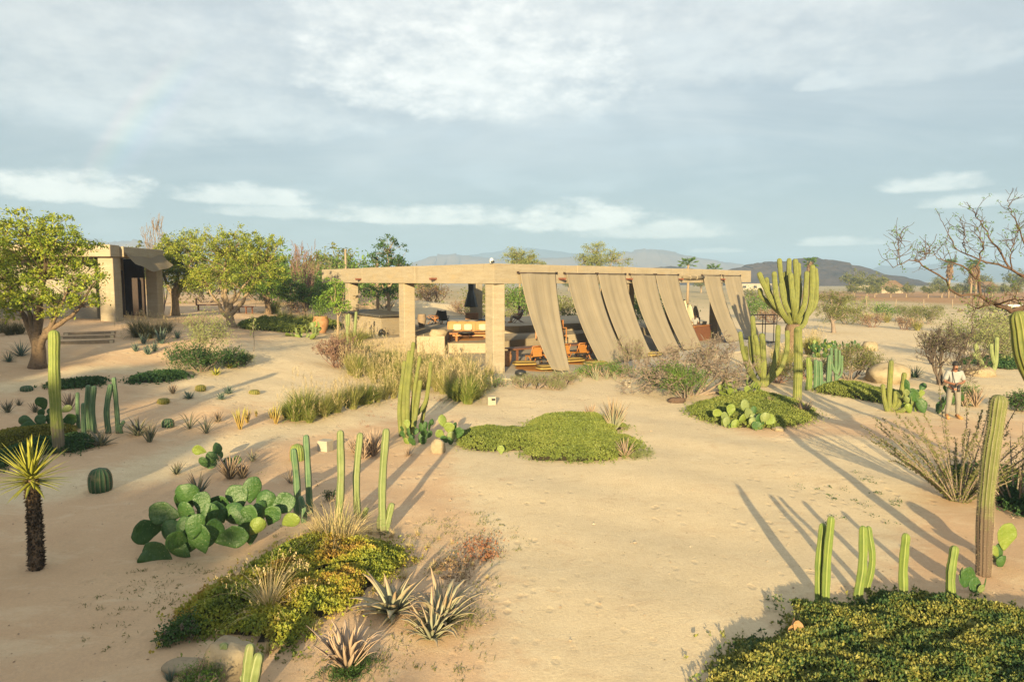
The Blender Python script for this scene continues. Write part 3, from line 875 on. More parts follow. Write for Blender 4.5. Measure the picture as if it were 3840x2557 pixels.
def tree(name, label, loc, trunk, limbs, crowns, bark, leaf_mat, clusters=90, per=70, leaf=0.10, csize=0.35, aspect=0.45, group=None, seed=0, cat='tree', r=0.2, flat=0.7, droop=-0.15, twig_r=0.018, core=None):
    """trunk: points from the ground to the fork; limbs: end points of the main limbs; crowns: ellipsoids (cx,cy,cz,rx,ry,rz)"""
    rs = np.random.default_rng(seed + 500)
    t = thing(name, label, cat, loc, 0, group)
    mb = MB()
    tp = smooth_path(trunk, 8)
    tp[0][2] -= 0.08
    rad = np.linspace(r, r * 0.72, 8); rad[0] *= 1.35; rad[1] *= 1.1
    prof = 1 + 0.07 * np.sin(np.arange(10) * 2.1)
    tube(mb, tp, rad, 10, 0, prof, caps=True)
    fork = tp[-1]
    lim = []
    for e in limbs:
        e = np.array(e, float)
        f = tp[rs.integers(4, 8)] if len(limbs) > 2 else fork
        mid = f * 0.45 + e * 0.55 + np.array([0, 0, -0.12 * np.linalg.norm(e - f)]) + rs.normal(size=3) * 0.12
        P = bez(f - (fork - tp[0]) / np.linalg.norm(fork - tp[0]) * r * 0.4, mid, e, 9); P[1:-1] += rs.normal(size=(7, 3)) * 0.03
        tube(mb, P, np.linspace(r * 0.6, r * 0.16, 9), 7, 0, caps=False)
        lim.append(P)
    A = np.concatenate([P[3:] for P in lim])
    vol = np.array([c[3] * c[4] * c[5] for c in crowns]); vol = vol / vol.sum()
    C = []
    for c, v in zip(crowns, vol):
        k = max(3, int(round(clusters * v)))
        d = rs.normal(size=(k, 3)); d /= np.linalg.norm(d, axis=1, keepdims=True)
        q = rs.random((k, 1)) ** 0.4 * rs.choice([1, 1, 1, 1.16], (k, 1))
        C.append(np.array(c[:3]) + d * q * np.array(c[3:]))
    C = np.concatenate(C)
    for c in C:
        j = np.argmin(np.linalg.norm(A - c, axis=1) + rs.random(len(A)) * 0.25)
        a = A[j]; m = (a + c) / 2 + rs.normal(size=3) * 0.08 + np.array([0, 0, 0.05])
        tube(mb, bez(a, m, c, 4), np.linspace(twig_r, twig_r * 0.35, 4), 4, 0, caps=False)
    mb.ob('trunk', bark, t)
    n = len(C) * per
    X = np.repeat(C, per, 0)
    sc = np.repeat(rs.uniform(0.65, 1.25, len(C)), per)[:, None] * csize
    g = rs.normal(size=(n, 3)); g *= (np.abs(rs.normal(size=(n, 1))) ** 0.3) * 0.62
    X = X + g * sc * np.array([1, 1, flat])
    X[:, 2] += droop * np.linalg.norm(g[:, :2] * sc, axis=1)
    q = MB(); leaf_quads(q, X, leaf * rs.uniform(0.45, 1.4, n), 0, up=0.1, aspect=aspect)
    q.ob('crown', leaf_mat, t)
    return t
def rock(name, label, loc, size, seed=0, mat=None, group=None, rz=0.0, flat=0.0, rough=0.25):
    nu, nv = 22, 12
    mb = MB()
    V = []
    for i in range(nv + 1):
        ph = math.pi * i / nv
        for j in range(nu):
            th = 2 * math.pi * j / nu
            d = Vector((math.sin(ph) * math.cos(th), math.sin(ph) * math.sin(th), math.cos(ph)))
            p = d + Vector((seed * 3.1, seed * 1.7, 0))
            k = 1 + rough * mnoise.noise(p * 1.3) + rough * 0.5 * mnoise.noise(p * 3.1) - 0.12 * abs(mnoise.noise(p * 2.0 + Vector((9, 9, 9))))
            q = Vector((math.copysign(abs(d.x) ** 0.8, d.x), math.copysign(abs(d.y) ** 0.8, d.y), math.copysign(abs(d.z) ** 0.8, d.z))) * k
            V.append((q.x * size[0] / 2, q.y * size[1] / 2, q.z * size[2] * 0.62 + size[2] * 0.32))
    F = [[i * nu + j, (i + 1) * nu + j, (i + 1) * nu + (j + 1) % nu, i * nu + (j + 1) % nu] for i in range(nv) for j in range(nu)]
    mb.add(V, F, 0, True)
    o = mb.ob(name, mat or m_rock, loc=loc, rot=(0, 0, rz))
    return tag(o, label, 'rock', group)
# ------------------------------------------------------------------ ground
def seg_dist(X, Y, pts):
    d = np.full(X.shape, 1e9)
    for a, b in zip(pts[:-1], pts[1:]):
        a = np.array(a[:2], float); b = np.array(b[:2], float); e = b - a
        t = np.clip(((X - a[0]) * e[0] + (Y - a[1]) * e[1]) / (e @ e + 1e-9), 0, 1)
        d = np.minimum(d, np.hypot(X - a[0] - t * e[0], Y - a[1] - t * e[1]))
    return d
def grow_axis(a, b, step, far, k=1.22):
    core = np.arange(a, b + 1e-6, step)
    hi = []; s = step; v = b
    while v < far: s *= k; v += s; hi.append(v)
    lo = []; s = step; v = a
    while v > -far: s *= k; v -= s; lo.append(v)
    return np.array(lo[::-1] + list(core) + hi)
xs = grow_axis(-26, 26, 0.3, 2700)
ys = np.concatenate([grow_axis(3, 44, 0.3, 2700)])
GX, GY = np.meshgrid(xs, ys)
GZ = terrain(GX, GY)
gi = np.arange(GX.size).reshape(GX.shape)
gF = np.stack([gi[:-1, :-1], gi[:-1, 1:], gi[1:, 1:], gi[1:, :-1]], -1).reshape(-1, 4)
path_l = [(-10.184, 11.745, 0.226), (-8.923, 12.953, 0.207), (-7.688, 13.949, 0.178), (-7.28, 16.11, 0.14), (-6.27, 18.02, 0.14), (-4.85, 19.88, 0.11), (-3.21, 22.89, 0.01), (-0.77, 25.25, -0.01), (3.6, 25.18, 0), (6.32, 25.68, 0)]
path_r = [(24.37, 52.82, 0), (28.27, 50.73, 0), (29.59, 45.26, 0.02), (33.27, 42.54, 0)]
path_u = [(-15.05, 19.87, 1.02), (-14.33, 22.86, 1.2), (-13.05, 24.01, 1.05), (-11.35, 25.36, 0.96)]
pd = np.minimum(np.minimum(seg_dist(GX, GY, path_l) - 0.6, seg_dist(GX, GY, path_r) - 2.5), seg_dist(GX, GY, path_u) - 0.4)
plaza = smooth_poly([(-1.29, 15.58, 0.02), (-1.08, 21.52, -0.02), (1.98, 25.1, 0.01), (6.32, 25.68, 0), (6.21, 18.38, -0.01), (9.43, 17.71, 0.03), (9.36, 15.63, 0), (6.087, 10.629, -0.005), (3.762, 8.449, -0.008), (1.937, 6.859, 0.021), (0.698, 6.007, -0.055), (0.111, 7.39, 0.008), (-0.194, 10.738, -0.048)])
ip, dp = poly_sdf(plaza, GX, GY)
pd = np.minimum(pd, np.where(ip, -dp, dp))
pathv = np.maximum(1 - _ramp((pd + 0.9) / 2.2), 0.8 * _ramp((GY - 17) / 6) * _ramp((GX + 15) / 5))
fieldpoly = [(112.49, 245.14, 0), (241.58, 287.69, 0), (131.86, 120.34, 0), (83.12, 98.74, 0), (72.25, 147.1, 0), (56.37, 169.76, 0)]
fi, fd = poly_sdf(np.array(fieldpoly)[:, :2], GX, GY)
fieldv = np.where(fi, 1.0, 0.0)
farv = _ramp((np.hypot(GX, GY) - 60) / 120)
mb = MB()
mb.add(np.c_[GX.ravel(), GY.ravel(), GZ.ravel()], gF, 0, True, path=pathv.ravel(), field=fieldv.ravel(), far=farv.ravel())
def ground_mat():
    m = new_mat('sandy_soil')
    pos = gpos()
    x, y, z = nsep(pos)
    big = nnoise(pos, 0.35, 6, 0.62, 0.4).mapr(0.3, 0.7, 0, 1)
    mid = nnoise(ncomb(x, y * 1.4, z), 2.1, 6, 0.65, 0.6)
    fine = nnoise(pos, 26, 5, 0.75)
    grit = nnoise(pos, 95, 3, 0.8)
    soil = nmix(big, (0.565, 0.37, 0.22), (0.64, 0.45, 0.275))
    sand = nmix(mid.mapr(0.3, 0.7, 0, 1), (0.625, 0.50, 0.315), (0.70, 0.57, 0.37))
    p = attr('path') + (mid - 0.5) * 0.7
    c = nmix(p.sm(0.25, 0.75), soil, sand)
    red = nnoise(pos, 1.1, 6, 0.7, 0.9).sm(0.55, 0.74)
    c = nmix(red * 0.45, c, (0.50, 0.315, 0.185))
    litter = nnoise(pos, 7, 6, 0.75).sm(0.62, 0.76)
    c = nmix(litter * 0.40, c, (0.30, 0.195, 0.12))
    c = nmix(fine.mapr(0.35, 0.65, 0, 1) * 0.40, c, (0.40, 0.29, 0.195))
    c = nmix(grit.sm(0.60, 0.72) * 0.30, c, (0.62, 0.54, 0.42))
    c = nmix(grit.sm(0.40, 0.28) * 0.30, c, (0.2, 0.13, 0.085))
    drift = nnoise(ncomb(x * 0.9, y * 1.6, z), 1.1, 6, 0.7, 0.6)
    c = nmix(drift.sm(0.50, 0.68) * 0.35, c, (0.70, 0.575, 0.385))
    c = nmix(drift.sm(0.44, 0.30) * 0.35, c, (0.42, 0.29, 0.18))
    sc1 = nnoise(ncomb(x * 1.4, y * 3.4, z), 2.6, 6, 0.72, 1.2).sm(0.60, 0.72)
    c = nmix(sc1 * 0.55, c, (0.47, 0.30, 0.165))
    fld = nmix(nnoise(ncomb(x * 0.05, y * 0.6, 0.0), 1.0, 5).mapr(0.3, 0.7, 0, 1), (0.33, 0.18, 0.08), (0.43, 0.26, 0.125))
    scrub = nmix(nnoise(pos, 0.12, 6, 0.65).mapr(0.35, 0.65, 0, 1), (0.42, 0.32, 0.19), (0.25, 0.22, 0.10))
    c = nmix(attr('far') * 0.85, c, scrub)
    c = nmix(attr('field'), c, fld)
    vf = NX.new('ShaderNodeTexVoronoi'); NX.put(vf.inputs['Vector'], ncomb(x * 1.6, y, 0.0)); vf.inputs['Scale'].default_value = 2.7
    dent = NX(vf.outputs['Distance']).sm(0.30, 0.12) * big.sm(0.35, 0.7)
    c = nmix(dent * 0.28, c, (0.43, 0.31, 0.19))
    bmp = fine * 0.7 + mid * 0.6 + grit * 0.45 - dent * 0.9
    return finish(m, c, 0.95, 0.1, bmp, 0.8, 0.022)
m_ground = ground_mat()
ground = struct(mb.ob('ground', m_ground))
# ------------------------------------------------------------------ far hills
def ridge(name, pts, depth, mat, seed, base=-3.0, rows=8, sub=9):
    """a ridge line through the given crest points, with a front and a back slope"""
    p = np.array(pts, float)
    n = (len(p) - 1) * sub + 1
    t = np.linspace(0, len(p) - 1, n)
    L = np.stack([np.interp(t, np.arange(len(p)), p[:, k]) for k in range(3)], -1)
    D = np.mean(p[:, 1])
    ns = np.array([mnoise.fractal(Vector((i * 0.23 + seed, seed * 2.0, 0)), 0.9, 2.0, 5) for i in range(n)])
    hgt = np.maximum(L[:, 2] - base, 1.0)
    L[:, 2] += ns * hgt * 0.05
    V = []
    for j in range(-rows, rows + 1):
        f = abs(j) / rows
        prof = (1 - f) ** 1.25
        wob = np.array([mnoise.fractal(Vector((i * 0.21 + seed, j * 0.45, seed)), 0.8, 2.0, 5) for i in range(n)])
        z = base + (L[:, 2] - base) * prof * (1 + (0.30 * wob * f * 2 if j else 0))
        V.append(np.c_[L[:, 0] + wob * depth * 0.05, L[:, 1] + j / rows * depth, np.maximum(z, base - 1)])
    V = np.concatenate(V)
    idx = np.arange((2 * rows + 1) * n).reshape(2 * rows + 1, n)
    F = np.stack([idx[:-1, :-1], idx[:-1, 1:], idx[1:, 1:], idx[1:, :-1]], -1).reshape(-1, 4)
    mb = MB(); mb.add(V, F, 0, True)
    return struct(mb.ob(name, mat))
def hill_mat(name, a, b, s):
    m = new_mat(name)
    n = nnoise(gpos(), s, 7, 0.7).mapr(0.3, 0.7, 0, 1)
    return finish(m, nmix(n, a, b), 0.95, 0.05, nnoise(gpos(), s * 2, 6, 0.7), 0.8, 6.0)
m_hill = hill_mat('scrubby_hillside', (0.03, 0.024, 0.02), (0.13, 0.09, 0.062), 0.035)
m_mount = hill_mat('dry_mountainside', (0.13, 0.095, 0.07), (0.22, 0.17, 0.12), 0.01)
m_mount_far = hill_mat('haze_blue_mountainside', (0.05, 0.06, 0.075), (0.08, 0.09, 0.105), 0.004)  # blue-grey of the distant air is mixed into this rock colour
ridge('hill', [(166.14, 620, 2.99), (201.2, 620, 14.73), (216.76, 620, 19.41), (232.38, 620, 21.36), (250.03, 620, 21.36), (263.63, 620, 24.86), (273.43, 620, 24.86), (291.18, 620, 22.14), (310.98, 620, 17.85), (328.93, 620, 11.6), (346.98, 620, 4.17)], 130, m_hill, 3.0)
ridge('hill', [(116.53, 700, 4.16), (138.5, 700, 16.53), (160.62, 700, 18.73), (187.27, 700, 16.08), (209.75, 700, 4.16)], 100, m_hill, 5.0)
ridge('mountain', [(-382.45, 1900, 10.1), (-285.55, 1900, 49.61), (-231.26, 1900, 67.52), (-189.11, 1900, 78.26), (-141.11, 1900, 74.68), (-57.07, 1900, 65.14), (27.04, 1900, 60.36), (135.14, 1900, 68.72), (219.21, 1900, 71.1), (303.13, 1900, 81.83), (363.02, 1900, 90.17), (423.07, 1900, 87.79), (483.4, 1900, 73.49), (555.8, 1900, 60.36), (628.22, 1900, 49.61), (712.82, 1900, 36.46), (822.11, 1900, 10.1)], 320, m_mount, 8.0)
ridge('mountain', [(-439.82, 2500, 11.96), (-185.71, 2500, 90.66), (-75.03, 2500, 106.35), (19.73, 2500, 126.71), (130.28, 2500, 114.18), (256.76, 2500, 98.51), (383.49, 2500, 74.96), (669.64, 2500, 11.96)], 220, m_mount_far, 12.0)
ridge('mountain', [(-1590.61, 1700, 30.92), (-1264.82, 1700, 73.66), (-1134.66, 1700, 94.96), (-1048.12, 1700, 107.71), (-1005.68, 1700, 99.21), (-957.3, 1700, 101.34), (-930.33, 1700, 104.53), (-893.24, 1700, 94.96), (-814.13, 1700, 62.99), (-664.96, 1700, 25.57), (-514.63, 1700, 9.48)], 200, m_mount, 15.0)
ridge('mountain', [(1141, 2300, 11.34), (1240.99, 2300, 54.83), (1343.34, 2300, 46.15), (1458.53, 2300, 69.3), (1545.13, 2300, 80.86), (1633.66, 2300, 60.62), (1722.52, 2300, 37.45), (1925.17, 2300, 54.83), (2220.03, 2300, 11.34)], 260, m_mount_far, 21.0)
# ------------------------------------------------------------------ haze
hb = MB(); box(hb, (0, 0, 62), (6700, 6700, 136))
hm = bpy.data.materials.new('evening_haze'); hm.use_nodes = True
hm.node_tree.nodes.clear(); NX.tree = hm.node_tree
pv = NX.new('ShaderNodeVolumePrincipled')
pv.inputs['Color'].default_value = (0.44, 0.66, 1.0, 1)
pv.inputs['Density'].default_value = 0.00055
for k in ('Density Attribute', 'Color Attribute', 'Temperature Attribute'): pv.inputs[k].default_value = ''
pv.inputs['Anisotropy'].default_value = 0.0
ho = NX.new('ShaderNodeOutputMaterial'); hm.node_tree.links.new(pv.outputs[0], ho.inputs[1])
hm.cycles.homogeneous_volume = True
haze = hb.ob('haze', hm); haze['kind'] = 'stuff'
# ------------------------------------------------------------------ pavilion
P0 = np.array([-0.76, 30.5]); UR = np.array([0.643, 0.766]); UL = np.array([-0.58, 0.8146])
NR = np.array([0.766, -0.643])          # outward from the right wing
NL = np.array([-0.8146, -0.58])         # outward from the left wing
TR_, TL_ = 29.2, 20.6
def isect(p, u, q, v):
    A = np.array([u, -v]).T; s = np.linalg.solve(A, q - p); return p + u * s[0]
def off_corner(a, b): return isect(P0 + NL * a, UL, P0 + NR * b, UR)
pav = thing('pavilion', 'open rammed earth pavilion with deep flat roof beams on square columns', 'building', (float(P0[0]), float(P0[1]), 0))
def PV(q): return np.asarray(q, float)[:2] - P0
oc, ic = off_corner(0.42, 0.42), off_corner(-0.42, -0.42)
for nm, U, N, T in (('left', UL, NL, TL_), ('right', UR, NR, TR_)):
    b = MB()
    # the beam is cast in bays with a narrow joint between them
    cuts = np.linspace(0, T, 6 if nm == 'right' else 4)
    for i in range(len(cuts) - 1):
        o0 = oc if i == 0 else P0 + U * cuts[i] + N * 0.42
        i0 = ic if i == 0 else P0 + U * cuts[i] - N * 0.42
        o1 = P0 + U * (cuts[i + 1] - 0.012) + N * 0.42; i1 = P0 + U * (cuts[i + 1] - 0.012) - N * 0.42
        prism(b, [PV(o0), PV(o1), PV(i1), PV(i0)], 4.05, 4.94 + 0.012 * (i % 2))
    bo = b.ob('roof_beam', m_earth, pav)
    md = bo.modifiers.new('edge', 'BEVEL'); md.width = 0.02; md.segments = 2
rb = MB()
ro = off_corner(-0.425, -0.425)
rl = P0 + UL * (TL_ - .3); rr = P0 + UR * (TR_ - .3)
prism(rb, [PV(ro), PV(rr - NR * 0.425), PV(rr - NR * 8), PV(off_corner(-5, -8)), PV(rl - NL * 5), PV(rl - NL * 0.425)], 4.3, 4.62)
rb.ob('roof_slab', m_earth, pav)
def column(p, z0, w=0.66, ang=0.0, mat=None):
    c = MB(); box(c, (*PV(p), (4.05 + z0) / 2), (w, w, 4.05 - z0), rz=ang)
    o = c.ob('column', mat or m_earth, pav)
    md = o.modifiers.new('edge', 'BEVEL'); md.width = 0.03; md.segments = 2
angL = math.atan2(UL[1], UL[0]); angR = math.atan2(UR[1], UR[0])
column(P0, -0.1, 0.64, angL)
column(P0 + UL * 8.65, 0.2, 0.66, angL)
column(P0 + UL * 16.4, 0.5, 0.64, angL)
for t in (10.9, 17.2, 23.9): column(P0 + UR * t - NR * 0.05, -0.1, 0.66, angR)
for p in ((-2.45, 46.7), (2.6, 46.2), (8.6, 50.5)): column(p, 0.0, 0.62, angR)
# back wall of the surfboard bay
w = MB(); box(w, (*PV(P0 + UR * 20.5 - NR * 6.2), 2.0), (3.6, 0.4, 4.2), rz=angR); w.ob('back_wall', m_earth, pav)
# floors
f = MB(); prism(f, [PV((-1.8, 30.25, 0)), PV((-0.99, 29.24, 0.01)), PV((-0.05, 28.61, 0.01)), PV((1.32, 28.43, 0)), PV((2.89, 29.55, 0)), PV((4.87, 31.29, 0)), PV((8.35, 34.05, 0)), PV((22, 50)), PV((19, 58)), PV((4, 56)), PV((-4.2, 39))], -0.25, 0.07)
f.ob('floor_slab', m_floor, pav)
f = MB(); prism(f, [PV((-3.97, 38.91, 0.63)), PV((-1.43, 38.91, 0.63)), PV((0.6, 41.4)), PV((2.6, 44.2)), PV((5.5, 46.6)), PV((9.5, 51)), PV((14, 57)), PV((-2, 58)), PV((-4.4, 46))], -0.2, 0.63)
f.ob('lounge_platform', m_earth_pale, pav)
f = MB(); prism(f, [PV((-7.78, 35.56, 1.12)), PV((-5.61, 37.8, 1.12)), PV((-3.75, 37.8, 1.12)), PV((-3.9, 41.5)), PV((-3.2, 45.6)), PV((0.5, 46.4)), PV((4.8, 49.3)), PV((8, 54)), PV((8, 60)), PV((-6, 60)), PV((-13, 47.5))], -0.2, 1.12)
f.ob('upper_platform', m_earth_pale, pav)
# rain spouts in rusty steel
def spout(p, N, z=4.33):
    s = MB(); th = np.linspace(math.pi, 2 * math.pi, 7)
    tn = np.array([-N[1], N[0]])
    V = []; 
    for k in (0.0, 0.34):
        for rr_ in (0.115, 0.10):
            for a in th: V.append((*(PV(p) + N * (0.41 + k) + tn * math.cos(a) * rr_), z + math.sin(a) * rr_))
    V = np.array(V); F = []
    for i in range(6):
        F += [[i, i + 1, 15 + i, 14 + i][::1], [7 + i, 8 + i, 22 + i, 21 + i], [14 + i, 15 + i, 22 + i, 21 + i]]
    s.add(V, F, 0, False); s.ob('rain_spout', m_rust, pav)
for t in (4.6, 13.9): spout(P0 + UL * t, NL)
for t in (4.3, 10.7, 17.0, 23.5): spout(P0 + UR * t, NR)
# bar counter with stone top
bar = thing('bar_counter', 'long bar counter of pale rammed earth with overhanging dark stone top', 'bar', (-7.3, 38.1, 1.12))
bo = np.array([-7.3, 38.1])
def BL(p): return np.asarray(p, float)[:2] - bo
b = MB(); prism(b, [BL((-7.3, 38.1)), BL((-6.15, 39.9)), BL((-9.2, 45.2)), BL((-10.9, 43.6))], -0.2, 1.04); b.ob('base', m_earth_pale, bar)
b = MB(); prism(b, [BL((-7.34, 37.75)), BL((-5.75, 39.9)), BL((-9.1, 45.7)), BL((-11.3, 43.9))], 1.05, 1.17)
o = b.ob('stone_top', m_stone_dark, bar); md = o.modifiers.new('edge', 'BEVEL'); md.width = 0.015
# ------------------------------------------------------------------ hanging shade cloths
def shade(t0, t1, bl, br, label, seed=0, zt=4.52):
    t0 -= 0.13; t1 += 0.13
    a = P0 + UR * t0 + NR * 0.50; c = P0 + UR * t1 + NR * 0.50
    rs = np.random.default_rng(seed)
    t = thing('shade_cloth', label, 'shade cloth', (float((bl[0] + br[0]) / 2), float((bl[1] + br[1]) / 2), 0), 0, 'taupe shade cloths along the curtained wing')
    og = np.array([(bl[0] + br[0]) / 2, (bl[1] + br[1]) / 2, 0])
    nu, nv = 36, 26
    V = []
    ph = rs.uniform(0, 6, 4); fa = rs.uniform(0.6, 1.2); gb = rs.uniform(0.38, 0.58)
    for j in range(nv):
        v = j / (nv - 1); g = (1 - gb) * v + gb * v * v
        for i in range(nu):
            u = i / (nu - 1)
            top = a + (c - a) * u; bot = np.array(bl[:2]) + (np.array(br[:2]) - np.array(bl[:2])) * u
            zb = bl[2] + (br[2] - bl[2]) * u
            p = top + (bot - top) * g; z = zt + (zb - zt) * v
            fold = fa * 0.010 * math.sin(u * 15 + ph[0] + v * 0.8) + 0.005 * math.sin(u * 27 + ph[1] - v) + 0.016 * math.sin(u * 6 + ph[2] + 2 * v)
            p = p + NR * fold * (0.35 + 0.9 * math.sin(math.pi * min(v + 0.12, 1)))
            sag = 0.16 * math.sin(math.pi * u) * v
            V.append((p[0] - og[0], p[1] - og[1], z + fold * 0.4 - sag * 0.3))
    F = [[j * nu + i, j * nu + i + 1, (j + 1) * nu + i + 1, (j + 1) * nu + i] for j in range(nv - 1) for i in range(nu - 1)]
    m = MB(); m.add(V, F, 0, True, u=np.tile(np.linspace(0, 1, nu), nv)); o = m.ob('cloth', m_cloth, t)
    md = o.modifiers.new('thick', 'SOLIDIFY'); md.thickness = 0.012
    m = MB()
    e0 = a - UR * 0.12 - og[:2]; e1 = c + UR * 0.12 - og[:2]
    tube(m, [(*e0, zt + 0.02), (*e1, zt + 0.02)], 0.03, 8)
    m.ob('pole', m_steel_and_shade, t)
    for e in (e0, e1):
        m = MB(); box(m, (*(e - NR * 0.04), zt + 0.04), (0.05, 0.14, 0.10), rz=angR + math.pi / 2 * 0); m.ob('bracket', m_steel_and_shade, t)
    m = MB()
    for k in (0.12, 0.5, 0.88):
        m = MB()
        q = np.array(bl) + (np.array(br) - np.array(bl)) * k - og
        tube(m, [q, (q[0] + NR[0] * 0.22, q[1] + NR[1] * 0.22, 0.05)], 0.010, 4)
        m.ob('tie_rope', m_cream, t)
    return t
def btm(t, d, z): 
    q = P0 + UR * t + NR * d; return (float(q[0]), float(q[1]), z)
shade(1.29, 3.72, (1.75, 29.95, 0.30), (2.62, 30.75, 0.14), 'taupe shade cloth next to the corner column, its narrow foot beside a floor cushion')
shade(4.88, 7.35, btm(4.90, 2.45, 0.16), btm(7.4, 2.45, 0.16), 'taupe shade cloth with full-width straight foot, second from the corner column', 6)
shade(7.72, 10.2, btm(7.75, 2.35, 0.16), btm(10.2, 2.35, 0.16), 'taupe shade cloth behind the small twiggy shrub, third from the corner column', 1)
shade(11.13, 13.75, btm(11.2, 2.3, 0.16), btm(13.7, 2.3, 0.16), 'taupe shade cloth behind the big bare thorn bush, fourth from the corner column', 2)
shade(14.0, 16.64, btm(14.1, 2.3, 0.16), btm(16.6, 2.3, 0.16), 'taupe shade cloth beside the rack of surfboards, fifth from the corner column', 3)
shade(20.6, 23.07, btm(20.6, 2.2, 0.16), btm(23.0, 2.2, 0.16), 'taupe shade cloth right after the surfboard opening, sixth from the corner column', 4)
shade(23.98, 26.7, btm(24.0, 2.2, 0.16), btm(26.7, 2.2, 0.16), 'taupe shade cloth with cactus shadows on it at the far end of the wing', 5)
# the rolled-up cloth
q0 = P0 + UR * 17.4 + NR * 0.55; q1 = P0 + UR * 20.4 + NR * 0.55
t = thing('rolled_shade', 'shade cloth rolled up and tied under the beam above the surfboards', 'shade cloth', (float(q0[0]), float(q0[1]), 4.4))
m = MB(); e = q1 - q0
tube(m, [(0, 0, 0), (e[0] * .3, e[1] * .3, -.02), (e[0] * .7, e[1] * .7, -.015), (e[0], e[1], 0)], [0.10, 0.115, 0.11, 0.10], 10); m.ob('cloth_roll', m_cloth, t)
for k in (0.3, 0.62):
    m = MB()
    c = np.array([e[0] * k, e[1] * k, -0.01]); th = np.linspace(0, 2 * math.pi, 12)
    tube(m, [c + np.array([NR[0] * math.cos(a) * .125, NR[1] * math.cos(a) * .125, math.sin(a) * .125]) for a in th], 0.012, 4)
    m.ob('tie_rope', m_cream, t)
# ------------------------------------------------------------------ building on the left behind the trees
LB = thing('side_building', 'rammed earth building with square corner column and dark doorway behind the trees', 'building', (-19.3, 33.0, 2.2))
lo = np.array([-19.3, 33.0, 2.2])
def lbox(name, c, s, mat, bev=0.02):
    m = MB(); box(m, np.array(c) - lo, s); o = m.ob(name, mat, LB)
    if bev: md = o.modifiers.new('edge', 'BEVEL'); md.width = bev
    return o
lbox('roof_beam', (-25.9, 32.75, 5.60), (14.0, 0.8, 0.56), m_earth)
lbox('roof_beam', (-19.1, 35.1, 5.58), (0.7, 3.8, 0.50), m_earth)
lbox('roof_slab', (-25.7, 35.1, 5.46), (12.4, 3.8, 0.2), m_earth)
lbox('column', (-19.35, 33.0, 3.72), (0.72, 0.66, 3.2), m_earth)
lbox('column', (-19.1, 36.6, 3.7), (0.6, 0.6, 3.2), m_earth)
lbox('wall', (-26.0, 34.2, 3.65), (10.6, 0.3, 3.4), m_plaster)
lbox('wall', (-20.9, 36.1, 3.65), (0.3, 1.2, 3.4), m_earth)
lbox('column', (-22.0, 35.6, 3.7), (0.5, 0.5, 3.2), m_earth)
lbox('dark_opening_panel', (-20.2, 35.0, 3.4), (0.08, 1.2, 2.6), m_steel_and_shade)  # no real leaf: dark panel that paints the unlit opening as a void
lbox('wall', (-23.5, 36.9, 3.65), (7.4, 0.2, 3.4), m_steel_and_shade)  # back wall coloured near-black so the interior reads as deep shade
# netting that sags from the side beam
m = MB(); V = []; nu, nv = 16, 8
for i in range(nu):
    for j in range(nv):
        u = i / (nu - 1); v = j / (nv - 1)
        V.append((-19.0 + v * 0.8, 33.2 + u * 3.7, 5.78 - 0.75 * v - 0.25 * math.sin(math.pi * u) * (0.4 + v) + 0.04 * math.sin(u * 14 + v * 5)))
F = [[i * nv + j, i * nv + j + 1, (i + 1) * nv + j + 1, (i + 1) * nv + j] for i in range(nu - 1) for j in range(nv - 1)]
m.add(np.array(V) - lo, F, 0, True); m.ob('shade_net', m_cloth, LB)
# timber-edged steps up to it
st = thing('garden_steps', 'three broad timber-edged sand steps with small lamps climbing to the building', 'steps', (-16.74, 26.6, 1.74), 0.45)
s0 = np.array((-16.74, 26.6, 1.74))
for k, (yy, w) in enumerate(((0.0, 2.05), (1.0, 1.95), (2.0, 1.85))):
    zz = tz(s0[0] - math.sin(0.45) * yy, s0[1] + math.cos(0.45) * yy) - s0[2] + 0.10
    m = MB(); box(m, (0, yy, zz - 0.10), (w, 0.14, 0.24)); m.ob('riser', m_wood_grey, st)
    m = MB(); box(m, (0, yy + 0.53, zz - 0.11), (w - 0.06, 0.92, 0.20)); m.ob('tread', m_ground, st)
    for sx in (-1, 1):
        m = MB(); box(m, (sx * (w / 2 - 0.10), yy - 0.085, zz - 0.06), (0.12, 0.04, 0.11)); m.ob('step_lamp', m_cream, st)
# ------------------------------------------------------------------ cacti placed one by one
def cactus_abs(name, label, stems, **kw):
    o = np.array(stems[0][0][0], float)
    o[2] = tz(o[0], o[1])
    return cactus(name, label, tuple(o), [([tuple(np.array(p) - o) for p in pts], r) for pts, r in stems], **kw)
def lean(b, t, k=0.05):
    """three points from foot to tip with a slight bow"""
    b = np.array(b); t = np.array(t)
    return [tuple(b), tuple((b + t) / 2 + np.array([random.uniform(-k, k), random.uniform(-k, k), 0])), tuple(t)]
# -- left foreground
cactus_abs('column_cactus', 'tall single column cactus, yellow-green top over a grey woody foot, beside prickly pears', [(lean((-10.25, 15.18, 0.33), (-10.28, 15.28, 2.96)), 0.125)], mat=m_yellowcol, ribs=11, depth=0.17, n=22, spines=(0.09, 0.022, 3))
row = 'short fence post cacti beside the tall column cactus'
cactus_abs('fence_post_cactus', 'slim pair of fence post cactus stems, one shorter, next to the tall column cactus', [(lean((-10.97, 17.02, 0.47), (-10.95, 17.02, 1.35)), 0.048), (lean((-10.35, 16.24, 0.4), (-10.33, 16.25, 1.21)), 0.055)], mat=m_cactus_blue, ribs=6, group=row)
cactus_abs('fence_post_cactus', 'two fence post cactus stems fused side by side with frosty tips', [(lean((-10.57, 16.81, 0.44), (-10.54, 16.81, 1.55)), 0.065), (lean((-10.35, 16.67, 0.43), (-10.31, 16.67, 1.55)), 0.065)], mat=m_cactus_blue, ribs=6, group=row)
